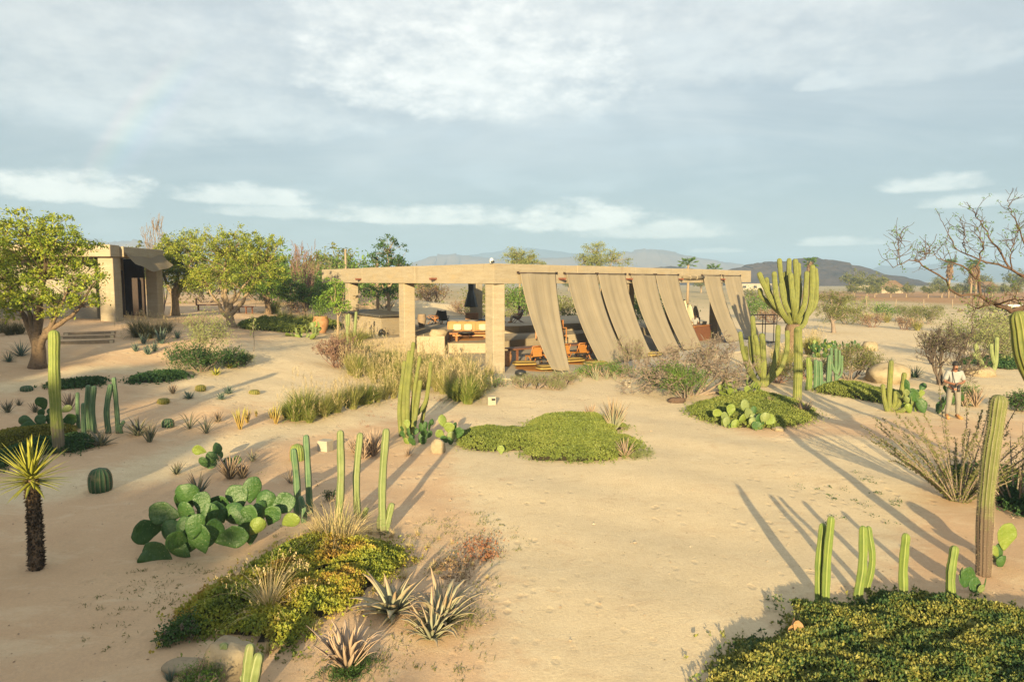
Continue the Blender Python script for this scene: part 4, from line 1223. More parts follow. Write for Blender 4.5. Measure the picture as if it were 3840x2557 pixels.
cactus_abs('fence_post_cactus', 'three fence post cactus stems, one leaning, with a tiny stub at the foot', [(lean((-10.04, 16.72, 0.42), (-9.94, 16.72, 1.58)), 0.068), (lean((-9.84, 16.79, 0.4), (-9.88, 16.79, 1.75)), 0.058), (lean((-9.77, 16.82, 0.4), (-9.72, 16.82, 0.67)), 0.05)], mat=m_cactus_blue, ribs=6, group=row)
barrel('barrel_cactus', 'large dark green barrel cactus with red-tipped spines alone on the bare sand', (-7.903, 12.811, 0.182), 0.21, 0.5, spine=m_spine_red, ribs=15, sp=0.03)
barrel('barrel_cactus', 'small dark barrel cactus beside a wiry bush near the slim agaves', (-9.13, 17.85, 0.34), 0.16, 0.27, ribs=13)
barrel('barrel_cactus', 'small dark dome cactus on bare sand near the dark green mat', (-14.41, 20.06, 0.95), 0.17, 0.2, ribs=13)
barrel('barrel_cactus', 'ribbed barrel cactus with red crown tucked behind the two-stem cactus', (-4.95, 15.45, 0.07), 0.17, 0.44, mat=m_cactus, spine=m_spine_red, ribs=14)
gold = 'small golden barrel cacti on the upper sand'
m_gold = cactus_mat('golden_cactus', (0.16, 0.15, 0.03), (0.09, 0.10, 0.02), (0.34, 0.27, 0.06), cork_h=-0.3)
m_gsp = M('golden_spines', [(0.42, 0.32, 0.07), (0.34, 0.25, 0.05)], 10)
for (a, b, w, tp) in (((-10.42, 20.17, 0.55), 0, 0.17, 0.21), ((-10.1, 21.92, 0.65), 0, 0.16, 0.24), ((-8.53, 22.35, 0.47), 0, 0.17, 0.19)):
    barrel('golden_barrel_cactus', 'small golden barrel cactus dotted on the upper sand', a, w, tp, mat=m_gold, spine=m_gsp, ribs=14, group=gold, sp=0.05, per=5)
# -- the row of smooth green stems in the middle
mid = 'smooth green cactus stems behind the rust-tinged leafy mat'
cactus_abs('fence_post_cactus', 'two smooth cactus stems with dark shaded flanks and a stub, beside the big prickly pear', [(lean((-3.784, 11.698, 0.03), (-3.804, 11.698, 1.215)), 0.066), (lean((-3.641, 11.966, 0.031), (-3.698, 12.066, 1.375)), 0.064), (lean((-3.614, 11.517, 0.033), (-3.649, 11.517, 0.434)), 0.055)], mat=m_cactus_blue, ribs=5, depth=0.30, group=mid, n=18, spines=(0.05, 0.012, 2))
cactus_abs('fence_post_cactus', 'single smooth pale cactus stem rising out of the yellow grass', [(lean((-2.945, 11.227, 0.024), (-2.891, 11.327, 1.615)), 0.072)], mat=m_cactus_pale, ribs=5, depth=0.30, group=mid, n=18, spines=(0.05, 0.012, 2))
cactus_abs('fence_post_cactus', 'smooth pale cactus stem with one small stub at its foot', [(lean((-2.725, 11.75, 0.011), (-2.68, 11.85, 1.457)), 0.068), (lean((-2.606, 11.77, 0.004), (-2.58, 11.77, 0.162)), 0.055)], mat=m_cactus_pale, ribs=5, depth=0.30, group=mid, n=18, spines=(0.05, 0.012, 2))
cactus_abs('fence_post_cactus', 'smooth pale cactus stem with a thick swollen double foot on the sand', [(lean((-2.164, 11.094, -0.024), (-2.096, 11.194, 1.675)), 0.072), ([(-2.143, 11.139, -0.026), (-2.073, 11.139, 0.207), (-2.019, 11.139, 0.431)], 0.066), ([(-2.244, 11.208, -0.022), (-2.249, 11.208, 0.122), (-2.232, 11.208, 0.22)], 0.04)], mat=m_cactus_pale, ribs=5, depth=0.30, group=mid, n=18, spines=(0.05, 0.012, 2))
# -- the thin organ pipe in the middle
cactus_abs('organ_pipe_cactus', 'tall organ pipe cactus of many thin stems with rusty buds, amid the prickly pears', [
    ([(-3.01, 18.21, 0), (-3.04, 18.24, 0.86), (-2.91, 18.34, 1.97)], 0.065),
    ([(-2.9, 18.07, -0.01), (-2.9, 18.14, 1), (-2.75, 18.14, 2.27)], 0.065),
    ([(-2.8, 18.04, -0.01), (-2.78, 18.04, 1.25), (-2.62, 18.04, 2.51)], 0.065),
    ([(-2.74, 18.22, -0.02), (-2.69, 18.34, 0.96), (-2.51, 18.44, 2.1)], 0.06),
    ([(-2.71, 18.11, -0.02), (-2.59, 18.24, 0.74), (-2.48, 18.24, 1.46)], 0.075),
    ([(-2.74, 18.24, 0.44), (-2.59, 18.44, 0.58), (-2.38, 18.54, 0.87), (-2.28, 18.54, 1.41), (-2.22, 18.54, 1.93)], 0.062),
    ([(-2.58, 18.89, -0.02), (-2.48, 18.89, 0.5), (-2.37, 18.89, 0.93)], 0.06)], mat=m_cardon, ribs=9, depth=0.2, n=20, taper=0.85)
# -- two slim stems in the golden grass by the bar
cactus_abs('organ_pipe_cactus', 'slim two-stem cactus standing in golden grass before the bar', [(lean((-8.6, 35.62, 0.68), (-8.63, 35.62, 2.34)), 0.085), ([(-8.63, 35.62, 1.37), (-8.53, 35.62, 1.94), (-8.52, 35.62, 2.41)], 0.07)], mat=m_cactus_pale, ribs=8, depth=.2)
cactus_abs('organ_pipe_cactus', 'slim single leaning cactus in golden grass before the bar', [(lean((-8.37, 35.91, 0.65), (-8.2, 35.91, 2.49)), 0.085)], mat=m_cactus_pale, ribs=8, depth=.2)
# -- bottom left stems in front of the boulder
bl = 'cactus stems in front of the big pale boulder'
cactus_abs('fence_post_cactus', 'smooth cactus stem with a small stub in front of the big pale boulder', [(lean((-3.039, 6.874, 0.012), (-3.041, 6.874, 0.339)), 0.062), (lean((-2.957, 6.899, 0.016), (-2.93, 6.899, 0.142)), 0.045)], mat=m_cactus_pale, ribs=5, depth=.3, group=bl)
cactus_abs('fence_post_cactus', 'cluster of cactus stems with white edges at the end of the big pale boulder', [(lean((-2.647, 6.48, 0.024), (-2.599, 6.48, 0.556)), 0.058), (lean((-2.594, 6.476, 0.027), (-2.523, 6.476, 0.454)), 0.065), (lean((-2.697, 6.518, 0.023), (-2.699, 6.518, 0.229)), 0.035)], mat=m_cactus_pale, ribs=5, depth=.3, group=bl)
# -- right foreground row
rr4 = 'smooth yellow-green cactus stems behind the lush two-tone mat'
cactus_abs('fence_post_cactus', 'two close cactus stems, one taller, at the tip of the lush two-tone mat', [(lean((4.02, 8.601, 0.006), (4.072, 8.701, 0.981)), 0.052), (lean((4.046, 8.484, 0.004), (4.096, 8.534, 1.129)), 0.055)], mat=m_cactus, ribs=5, depth=0.3, group=rr4, n=18, spines=(0.045, 0.010, 2))
cactus_abs('fence_post_cactus', 'thick pair of pale cactus stems standing clear on the sand behind the mat', [(lean((4.528, 8.64, 0.028), (4.624, 8.74, 0.92)), 0.062), (lean((4.755, 8.86, 0.043), (4.79, 8.91, 0.868)), 0.048)], mat=m_cactus, ribs=5, depth=0.3, group=rr4, n=18, spines=(0.045, 0.010, 2))
cactus_abs('fence_post_cactus', 'single straight cactus stem, yellowest of its row, rooted in the mat edge', [(lean((5.154, 8.647, 0.036), (5.165, 8.697, 0.836)), 0.062)], mat=m_cactus, ribs=5, depth=0.3, group=rr4, n=18, spines=(0.045, 0.010, 2))
cactus_abs('fence_post_cactus', 'single green cactus stem at the mat edge beside a fallen prickly pear', [(lean((5.688, 8.49, 0.042), (5.708, 8.54, 0.735)), 0.058)], mat=m_cactus, ribs=6, depth=0.3, group=rr4, n=18, spines=(0.045, 0.010, 2))
# -- big spiny column at the right
cactus_abs('giant_column_cactus', 'giant spiny column cactus with reddish woody foot and bristling ribs', [(lean((6.746, 9.437, 0.005), (6.698, 9.287, 2.531)), 0.10)], mat=m_spiny, ribs=13, depth=0.18, n=26, spines=(0.04, 0.03, 6), taper=1.08)
# -- cardon arms reaching in at the right edge
cactus_abs('cardon_cactus', 'cardon cactus with thick curved arms under the bare overhanging limb', [([(9.2, 10.6, 0.0), (9.15, 10.6, 1.2), (9.1, 10.6, 3.4)], 0.20), ([(9.1, 10.6, 1.9), (8.4, 10.5, 2.3), (7.92, 10.4, 2.9), (7.74, 10.4, 3.58)], 0.15), ([(9.1, 10.6, 2.2), (9.5, 10.7, 2.6), (9.6, 10.7, 3.7)], 0.14)], mat=m_cardon, ribs=12, depth=0.2, n=18)
# -- beyond the plaza
cactus_abs('column_cactus', 'tall bare column cactus at the edge of the round leafy mat', [(lean((10, 23.67, -0.01), (9.94, 23.67, 2.44), 0.05), 0.155)], mat=m_cardon, ribs=11, depth=0.17, n=20)
sc = 'short fence post cacti by the dark mat'
cactus_abs('fence_post_cactus', 'short fence post cactus, brightest yellow of its row', [(lean((11.35, 25.97, 0.01), (11.34, 25.97, 1.17)), 0.10), (lean((11.53, 26.12, 0.02), (11.49, 26.11, 1.05)), 0.07)], mat=m_cactus, ribs=5, depth=.3, group=sc)
cactus_abs('fence_post_cactus', 'short fence post cactus of two dark-sided stems', [(lean((11.69, 26.02, 0.01), (11.66, 26.02, 1.08)), 0.10), (lean((11.86, 25.99, 0.02), (11.8, 25.99, 1.03)), 0.10)], mat=m_cactus_blue, ribs=5, depth=.3, group=sc)
cactus_abs('fence_post_cactus', 'taller fence post cactus with a stub at its foot near the dark mat', [(lean((12.54, 26.77, 0.03), (12.54, 26.77, 1.16)), 0.11), (lean((12.38, 26.76, 0.03), (12.37, 26.77, 0.17)), 0.07)], mat=m_cactus_blue, ribs=6, depth=.3, group=sc)
cactus_abs('blue_candle_cactus', 'bluish branching candle cactus in front of the round olive bush', [
    (lean((13.23, 27.57, 0.01), (13.14, 27.57, 1.39)), 0.075), ([(13.2, 27.57, 0.41), (13.02, 27.57, 0.76), (12.96, 27.57, 1.42)], 0.06), ([(13.2, 27.57, 0.37), (13.31, 27.57, 0.68), (13.3, 27.57, 1.33)], 0.06),
    ([(13.2, 27.57, 0.23), (13.41, 27.57, 0.44), (13.41, 27.57, 1.12)], 0.05), ([(13.17, 27.57, 0.02), (13.01, 27.57, 0.12), (12.99, 27.57, 0.27)], 0.05)], mat=m_cactus_blue, ribs=6, depth=.25)
# candelabra before the curtains
cactus_abs('candelabra_cactus', 'candelabra cactus with wide curving arms before the end shade cloths', [
    (lean((9.95, 26.83, -0.01), (9.86, 26.83, 2)), 0.13),
    ([(9.93, 26.83, 0.37), (9.69, 26.73, 0.78), (9.55, 26.73, 1.56), (9.43, 26.73, 2.72)], 0.105),
    ([(9.93, 26.83, 0.37), (9.71, 26.63, 0.88), (9.62, 26.63, 1.57), (9.53, 26.63, 2.01)], 0.095),
    ([(9.89, 26.83, 0.48), (9.64, 27.03, 0.92), (9.51, 27.03, 1.36), (9.47, 27.03, 1.93)], 0.09),
    ([(9.87, 26.83, 0.13), (9.46, 26.83, 0.51), (9.16, 26.83, 1.29), (9, 26.83, 2.1)], 0.095),
    ([(9.97, 26.83, 0.16), (10.3, 26.83, 0.6), (10.5, 26.93, 1.54), (10.52, 26.93, 2.35)], 0.105),
    ([(10.5, 26.93, 0.44), (10.75, 26.93, 0.88), (10.9, 26.93, 1.54), (10.89, 26.93, 2.14)], 0.10),
    ([(9.99, 26.83, 0.09), (10.25, 26.83, 0.27), (10.58, 26.93, 0.58)], 0.10),
    ([(9.91, 26.83, 0.09), (9.69, 27.03, 0.34), (9.43, 27.13, 0.96), (9.35, 27.13, 1.52)], 0.08)], mat=m_cardon, ribs=9, depth=.2, n=18)
# great cardon
cd = thing('giant_cardon_cactus', 'giant many-armed cardon cactus with a stout woody trunk', 'cactus', (16.25, 39.27, 0.02))
o = np.array((16.25, 39.27, 0.02))
m = MB(); tube(m, smooth_path([(0, 0, -0.1), (0.02, 0, 0.7), tuple(np.array((16.24, 39.27, 1.7)) - o)], 9), [.52, .45, .42, .41, .41, .42, .44, .46, .36], 14, prof=1 + 0.06 * np.sin(np.arange(14) * 2.3)); m.ob('trunk', m_bark, cd)
arms = [
    ([(16.14, 39.27, 1.63), (15.49, 39.07, 2.29), (14.84, 39.07, 3.08), (14.37, 39.07, 3.95), (14.12, 39.07, 4.52)], .19),
    ([(16.14, 39.27, 1.7), (15.73, 39.67, 2.18), (15.04, 39.77, 2.81), (14.52, 39.77, 3.27), (14.41, 39.77, 3.62)], .17),
    ([(16.09, 39.27, 1.7), (15.37, 38.77, 2.35), (14.99, 38.77, 3.34), (14.83, 38.77, 4.54)], .19),
    ([(15.7, 38.67, 2.36), (15.38, 38.67, 3.1), (15.2, 38.67, 3.95)], .17),
    ([(15.89, 39.27, 1.78), (15.38, 39.47, 2.7), (14.88, 39.47, 3.45), (14.68, 39.47, 4.25)], .16),
    ([(16.14, 39.27, 1.83), (15.74, 39.27, 3.08), (15.42, 39.27, 4.32), (15.29, 39.27, 5.31)], .17),
    ([(16.19, 39.27, 1.83), (16.03, 39.77, 3.32), (15.84, 39.77, 4.57)], .16),
    ([(16.24, 39.27, 1.83), (16.05, 39.37, 3.33), (15.91, 39.37, 4.32), (15.88, 39.37, 5.31)], .18),
    ([(16.34, 39.27, 1.73), (15.93, 38.67, 2.85), (15.79, 38.67, 3.83), (15.72, 38.67, 4.47)], .19),
    ([(16.29, 39.27, 1.83), (16.44, 39.47, 3.32), (16.38, 39.47, 4.32), (16.29, 39.47, 5.27)], .19),
    ([(16.33, 39.27, 1.88), (16.72, 39.77, 3.32), (16.65, 39.77, 4.32), (16.6, 39.77, 5.08)], .16),
    ([(16.39, 39.27, 1.78), (16.67, 38.97, 2.84), (16.73, 38.97, 3.83), (16.75, 38.97, 4.57)], .18),
    ([(16.44, 39.27, 1.7), (17.11, 39.27, 2.53), (17.21, 39.27, 3.83), (17.19, 39.27, 4.92)], .20),
    ([(16.49, 39.27, 1.73), (17.49, 39.57, 2.69), (17.59, 39.57, 3.82), (17.51, 39.57, 4.77)], .17),
    ([(16.35, 38.97, 1.42), (16.67, 38.87, 1.73), (16.84, 38.87, 2.35)], .16)]
for pts, r in arms:
    m = MB(); ribbed(m, [tuple(np.array(p) - o) for p in pts], r * 0.86, 10, 0.30, 4, 16, 0.3, 1.0, taper=0.9); m.ob('arm', m_cardon, cd)
# little candelabra and the far right ones
cactus_abs('candelabra_cactus', 'small candelabra cactus of four upright arms beside the photographer', [
    (lean((12.18, 21.75, -0.01), (12.16, 21.75, 1.57)), 0.085), ([(12.14, 21.75, -0.01), (12, 21.75, 0.36), (11.93, 21.75, 0.81)], 0.075), ([(12.23, 21.75, -0.01), (12.28, 21.65, 0.31), (12.29, 21.65, 0.6)], 0.075),
    ([(12.25, 21.75, -0.01), (12.48, 21.75, 0.29), (12.56, 21.75, 0.79), (12.6, 21.75, 1.18)], 0.08), ([(12.28, 21.75, -0.01), (12.47, 21.55, 0.06), (12.73, 21.55, 0.26)], 0.08)], mat=m_cardon, ribs=8, depth=.2)
cactus_abs('candelabra_cactus', 'slender candelabra cactus beside the boulder behind the photographer', [
    ([(21.17, 30.04, -0.03), (20.74, 30.04, 0.65), (20.49, 30.04, 1.33)], 0.11), ([(21.19, 30.04, -0.03), (20.89, 30.04, 0.5), (20.44, 30.04, 0.94)], 0.09),
    ([(21.22, 30.03, -0.03), (21.42, 30.04, 0.55), (21.41, 30.04, 1.62)], 0.10), ([(21.39, 30.04, 0.5), (21.24, 30.04, 0.94), (21.18, 30.04, 1.33)], 0.09), (lean((24.72, 33.99, 0.01), (24.6, 33.99, 0.84)), .09)], mat=m_cactus_pale, ribs=8, depth=.2)
# ------------------------------------------------------------------ prickly pears
def pear_abs(name, label, base, pads, group=None):
    """pads: (centre, length, roll in degrees, turned edge-on?, material)"""
    o = np.array(base, float)
    t = thing(name, label, 'cactus', tuple(o), 0, group)
    for c, L, roll, yaw, mat in pads:
        r_ = R(roll)
        ft = np.array(c) - o - np.array([math.sin(r_) * math.cos(yaw), math.sin(r_) * math.sin(yaw), math.cos(r_)]) * L / 2
        put_pad(t, tuple(ft), r_, yaw, random.uniform(-0.25, 0.25), L, mat, None, random.uniform(1.02, 1.2))
    return t
pear_abs('prickly_pear', 'big dark green prickly pear clump with broad waxy pads in the shade', (-5.131, 10.395, 0.003), [
    ((-5.429, 10.4, 0.576), 0.50, -75, 0.1, m_pad), ((-5.654, 10.5, 0.351), 0.27, -88, 0.9, m_pad), ((-5.672, 10.3, 0.334), 0.46, -88, 0.8, m_pad), ((-5.265, 10.2, 0.33), 0.41, -20, 0.1, m_pad),
    ((-5.161, 10.6, 0.784), 0.46, -12, 0.2, m_pad), ((-5.309, 10.7, 0.716), 0.41, 10, 1.0, m_pad), ((-5.062, 10.4, 0.576), 0.44, 0, -0.2, m_pad), ((-4.897, 10.5, 0.717), 0.34, 12, 0.3, m_pad),
    ((-4.837, 10.5, 0.506), 0.44, 15, 0.1, m_pad), ((-4.985, 10.1, 0.436), 0.38, 10, 0.3, m_pad), ((-4.784, 10, 0.507), 0.40, 15, 0.4, m_pad), ((-4.745, 10.1, 0.314), 0.51, -12, 0.0, m_pad),
    ((-4.616, 10.2, 0.337), 0.44, 25, 1.0, m_pad), ((-4.738, 10.6, 0.457), 0.49, 18, 1.1, m_pad), ((-4.304, 10.2, 0.275), 0.51, 78, 0.1, m_pad), ((-5.03, 9.9, 0.357), 0.40, -60, 1.0, m_pad),
    ((-5.326, 9.95, 0.115), 0.46, -52, 0.3, m_pad), ((-5.415, 9.9, 0.028), 0.37, -62, 0.8, m_pad), ((-5.028, 10, 0.163), 0.40, -48, 0.1, m_pad), ((-4.916, 10.1, 0.204), 0.37, 20, 0.2, m_pad)])
pear_abs('prickly_pear', 'dark prickly pear clump with one glowing yellow pad beside the two-stem cactus', (-4.325, 10.854, -0.02), [
    ((-4.743, 10.9, 0.57), 0.39, -40, 0.1, m_pad), ((-4.531, 11, 0.64), 0.43, -15, 0.2, m_pad), ((-4.33, 11.1, 0.726), 0.44, 10, 0.5, m_pad), ((-4.467, 10.7, 0.436), 0.46, -60, 0.0, m_pad),
    ((-4.169, 10.6, 0.471), 0.37, 0, -0.2, m_pad), ((-4.059, 10.9, 0.585), 0.40, 25, 0.1, m_pad), ((-3.761, 10.9, 0.548), 0.44, 58, 0.2, m_pad), ((-3.844, 10.7, 0.45), 0.37, 30, 0.0, m_pad),
    ((-4.001, 10.4, 0.36), 0.33, 35, 0.2, m_pad_y), ((-3.534, 10.6, 0.393), 0.35, 60, -0.2, m_pad_y), ((-4.077, 10.8, 0.451), 0.39, 10, 0.9, m_pad), ((-4.698, 10.7, 0.436), 0.29, -20, 0.6, m_pad), ((-4.218, 10.6, 0.257), 0.41, -5, 0.5, m_pad), ((-4.187, 10.6, 0.15), 0.32, 5, 0.2, m_pad)])
pear_abs('prickly_pear', 'small prickly pear with one spotted yellow pad on the lit path edge', (-6.57, 14.58, 0.12), [
    ((-6.79, 14.58, 0.54), .30, -70, 0.1, m_pad_y), ((-6.51, 14.68, 0.5), .34, 5, -0.4, m_pad), ((-6.55, 14.58, 0.35), .30, 0, 0.3, m_pad), ((-6.66, 14.48, 0.29), .27, -25, 0.1, m_pad), ((-6.39, 14.68, 0.37), .24, 20, 0.9, m_pad), ((-6.55, 14.58, 0.22), .28, 30, 0.4, m_pad), ((-6.13, 14.88, 0.23), .24, 70, .2, m_pad), ((-6.31, 14.78, 0.21), .28, 60, .5, m_pad)])
pear_abs('prickly_pear', 'prickly pear with grey-green pads behind the tall column cactus', (-11.7, 16.87, 0.51), [
    ((-11.87, 17.07, 1.12), .36, -15, 0.2, m_pad), ((-12.11, 16.77, 0.69), .40, -80, 0.1, m_pad), ((-11.82, 16.87, 0.69), .36, -10, 0.0, m_pad), ((-11.62, 16.97, 0.71), .32, 20, 0.3, m_pad), ((-11.86, 16.97, 0.87), .24, 0, 0.7, m_pad), ((-11.62, 16.97, 0.89), .22, 5, 0.9, m_pad), ((-11.08, 16.87, 0.74), .40, 75, 0.1, m_pad), ((-11.22, 16.97, 0.98), .26, 60, 0.4, m_pad_pale), ((-11.94, 16.67, 0.56), .44, -85, 0.8, m_pad), ((-11.42, 16.87, 0.62), .34, 40, .4, m_pad), ((-11.75, 16.87, 0.56), .26, 0, .2, m_pad)])
opuntia_auto('prickly_pear', 'young prickly pears with mixed dark and lime pads round the organ pipe foot', (-2.49, 17.33, 0.01), 0.30, 3, 5, [m_pad, m_pad, m_pad_y], seed=4, spread=0.75)
pear_abs('prickly_pear', 'prickly pear with upright lime and dark pads beside the pale standing stone', (-1.61, 17.27, 0), [
    ((-1.76, 17.27, 0.6), .34, -15, 0.5, m_pad_y), ((-1.6, 17.27, 0.43), .36, -10, 0.1, m_pad_y), ((-1.49, 17.37, 0.4), .34, 5, 1.1, m_pad), ((-1.37, 17.27, 0.32), .32, 12, 0.2, m_pad), ((-1.56, 17.27, 0.2), .30, 0, 0.1, m_pad_pale), ((-1.84, 17.17, 0.3), .28, -50, 0.4, m_pad_y), ((-1.75, 17.17, 0.16), .26, -40, 0.4, m_pad), ((-1.58, 17.27, 0.1), .26, 0, 0.2, m_pad)])
pear_abs('prickly_pear', 'round lime pad alone at the front edge of the central mat', (-0.27, 16.31, -0.01), [((-0.27, 16.32, 0.1), .23, 0, 0.0, m_pad_y)])
pear_abs('prickly_pear', 'small narrow lime pad at the front edge of the central mat', (0.61, 16.26, -0.01), [((0.62, 16.26, 0.08), .17, 0, 0.4, m_pad_y)])
pear_abs('prickly_pear', 'lime prickly pear with wide apart pads in the round leafy mat', (6.38, 19.49, 0), [
    ((5.95, 19.49, 0.39), .34, -70, 0.1, m_pad_y), ((6.16, 19.49, 0.25), .34, -10, 0.4, m_pad_pale), ((6.35, 19.59, 0.46), .36, 10, 0.1, m_pad_y), ((6.19, 19.39, 0.12), .34, 0, 0.2, m_pad_pale), ((6.04, 19.39, 0.14), .26, -15, 0.9, m_pad_y), ((6.41, 19.29, 0.06), .38, 30, 0.2, m_pad_y), ((6.64, 19.39, 0.25), .32, 55, 0.3, m_pad_y), ((6.3, 19.39, -0.02), .30, 0, .2, m_pad)])
pear_abs('prickly_pear', 'grey-green prickly pear of large pads in the round leafy mat', (7, 18.99, 0.03), [
    ((6.76, 19.49, 0.57), .42, -20, 0.3, m_pad_pale), ((6.84, 18.99, 0.2), .36, -35, 0.2, m_pad_pale), ((6.99, 19.09, 0.26), .38, 0, 0.4, m_pad), ((7.13, 18.99, 0.33), .38, 15, 0.0, m_pad_pale), ((7.29, 18.99, 0.28), .36, 50, 0.2, m_pad_y), ((6.89, 18.89, 0.1), .36, -20, 0.1, m_pad), ((7.05, 18.99, 0.1), .30, 5, 0.8, m_pad), ((6.82, 19.39, 0.34), .42, 0, .5, m_pad_pale), ((7.02, 19.49, 0.44), .3, 10, .3, m_pad), ((6.98, 19.29, 0.23), .38, -15, .3, m_pad_pale)])
opuntia_auto('prickly_pear', 'wide thicket of yellow-green prickly pear behind the round leafy mat', (8.18, 24.42, 0.02), 0.36, 3, 11, [m_pad_y, m_pad_y, m_pad_pale], seed=8, spread=1.3)
opuntia_auto('prickly_pear', 'dark big-padded prickly pear beside the photographer', (13.28, 21.39, 0.03), 0.5, 3, 4, [m_pad, m_pad, m_pad], seed=12, spread=0.6)
opuntia_auto('prickly_pear', 'yellow-green prickly pear between the small candelabra and the photographer', (12.8, 21.55, 0), 0.36, 3, 3, [m_pad_y, m_pad_pale], seed=15, spread=0.55)
pear_abs('prickly_pear', 'prickly pear with one tall lime pad at the giant column foot', (7.201, 9.744, 0.001), [
    ((7.242, 9.744, 0.464), .42, 8, 0.1, m_pad_y), ((7.214, 9.744, 0.2), .30, -5, 0.5, m_pad), ((7.049, 9.644, 0.267), .19, -35, 0.2, m_pad_y), ((7.209, 9.744, 0.068), .24, 0, 0.2, m_pad), ((7.242, 10.244, 0.196), .28, -30, 0.6, m_pad_y), ((7.279, 10.144, 0.105), .30, -30, .6, m_pad), ((7.243, 9.944, 0.03), .34, -50, .6, m_pad)])
pear_abs('prickly_pear', 'fallen prickly pear with small pale pads between two cactus stems', (6.293, 8.832, 0.032), [
    ((6.106, 8.832, 0.238), .36, -60, 0.3, m_pad), ((5.997, 8.832, 0.31), .22, -55, 0.9, m_pad), ((6.272, 8.832, 0.081), .16, 5, 0.2, m_pad_pale), ((6.19, 8.832, 0.087), .15, -60, 0.1, m_pad_pale), ((6.393, 8.932, 0.095), .20, 25, 0.9, m_pad), ((6.229, 8.832, 0.123), .26, -55, 0.3, m_pad)])
pear_abs('prickly_pear', 'bristly orange prickly pear half sunk in the lush two-tone mat', (3.248, 7.524, -0.016), [((3.289, 7.524, 0.23), .15, 25, 0.1, m_pad_or), ((3.245, 7.624, 0.214), .18, -5, 1.2, m_pad_or), ((3.252, 7.524, 0.131), .24, 0, 0.4, m_pad_or), ((3.246, 7.524, 0.026), .24, 0, 0.2, m_pad_or)])
opuntia_auto('prickly_pear', 'pale prickly pear hedge in front of the terracotta pot', (-11.1, 36.83, 1.08), 0.42, 3, 6, [m_pad_pale, m_pad_y], seed=22, spread=1.1)
opuntia_auto('prickly_pear', 'tall prickly pear bush with yellow fruit behind the short cacti', (17.04, 37.19, 0), 0.36, 4, 8, [m_pad, m_pad, m_pad, m_pad_y], seed=25, spread=0.8)
opuntia_auto('prickly_pear', 'broad green prickly pear behind the olive bush', (19.28, 39.5, -0.01), 0.38, 3, 7, [m_pad], seed=26, spread=0.9)
# ------------------------------------------------------------------ yucca with a shaggy trunk
yu = thing('yucca_tree', 'single yucca with a shaggy brown trunk and spiky yellow-green crown', 'yucca', (-6.887, 9.554, 0.044))
o = np.array((-6.887, 9.554, 0.044)); top = np.array((-6.91, 9.604, 1.354)) - o
P = smooth_path([(0, 0, -0.05), tuple(top * 0.5 + np.array([0.015, 0, 0])), tuple(top)], 12)
m = MB(); tube(m, P, np.linspace(0.088, 0.068, 12), 10); tk = m.ob('trunk', m_bark, yu)
m = MB(); n = 1500
s = rng.random(n); a = rng.uniform(0, 6.283, n)
c = np.stack([np.interp(s, np.linspace(0, 1, 12), P[:, k]) for k in range(3)], -1)
out = np.c_[np.cos(a), np.sin(a), np.zeros(n)]
D = out * 0.75 + np.array([0, 0, 1.0]) * rng.uniform(-0.9, 0.7, n)[:, None] + rng.normal(size=(n, 3)) * 0.25; D /= np.linalg.norm(D, axis=1, keepdims=True)
leaf_quads(m, c + out * (0.085 - 0.015 * s)[:, None], rng.uniform(0.05, 0.12, n), 0, aspect=0.35, D=D, N=out + rng.normal(size=(n, 3)) * .3)
stuff(m.ob('dead_leaf_skirt', m_skirt, tk))
lv = []
for k in range(4):
    V, F, h, rib = aloe_leaf(1.0, 0.10, 0.02 + 0.10 * k, thick=0.10)
    q = MB(); q.add(V, F, 0, True, h=h, rib=rib); lv.append(q.mesh('leaf', m_yucca))
rs = np.random.default_rng(3)
for i in range(95):
    f = (i + .5) / 95; a = i * 2.39996 + rs.uniform(-.2, .2)
    tilt = 0.05 + 1.75 * f ** 0.75 + rs.uniform(-.1, .1)
    Mx = Matrix.Rotation(a, 4, 'Z') @ Matrix.Rotation(tilt, 4, 'Y')
    link('leaf', lv[min(3, int(f * 3.2 + rs.uniform(0, .8)))], yu, tuple(top + np.array([0, 0, 0.06 - 0.10 * f])), Mx.to_euler(), float(rs.uniform(0.50, 0.64) * (1 - 0.10 * f)))
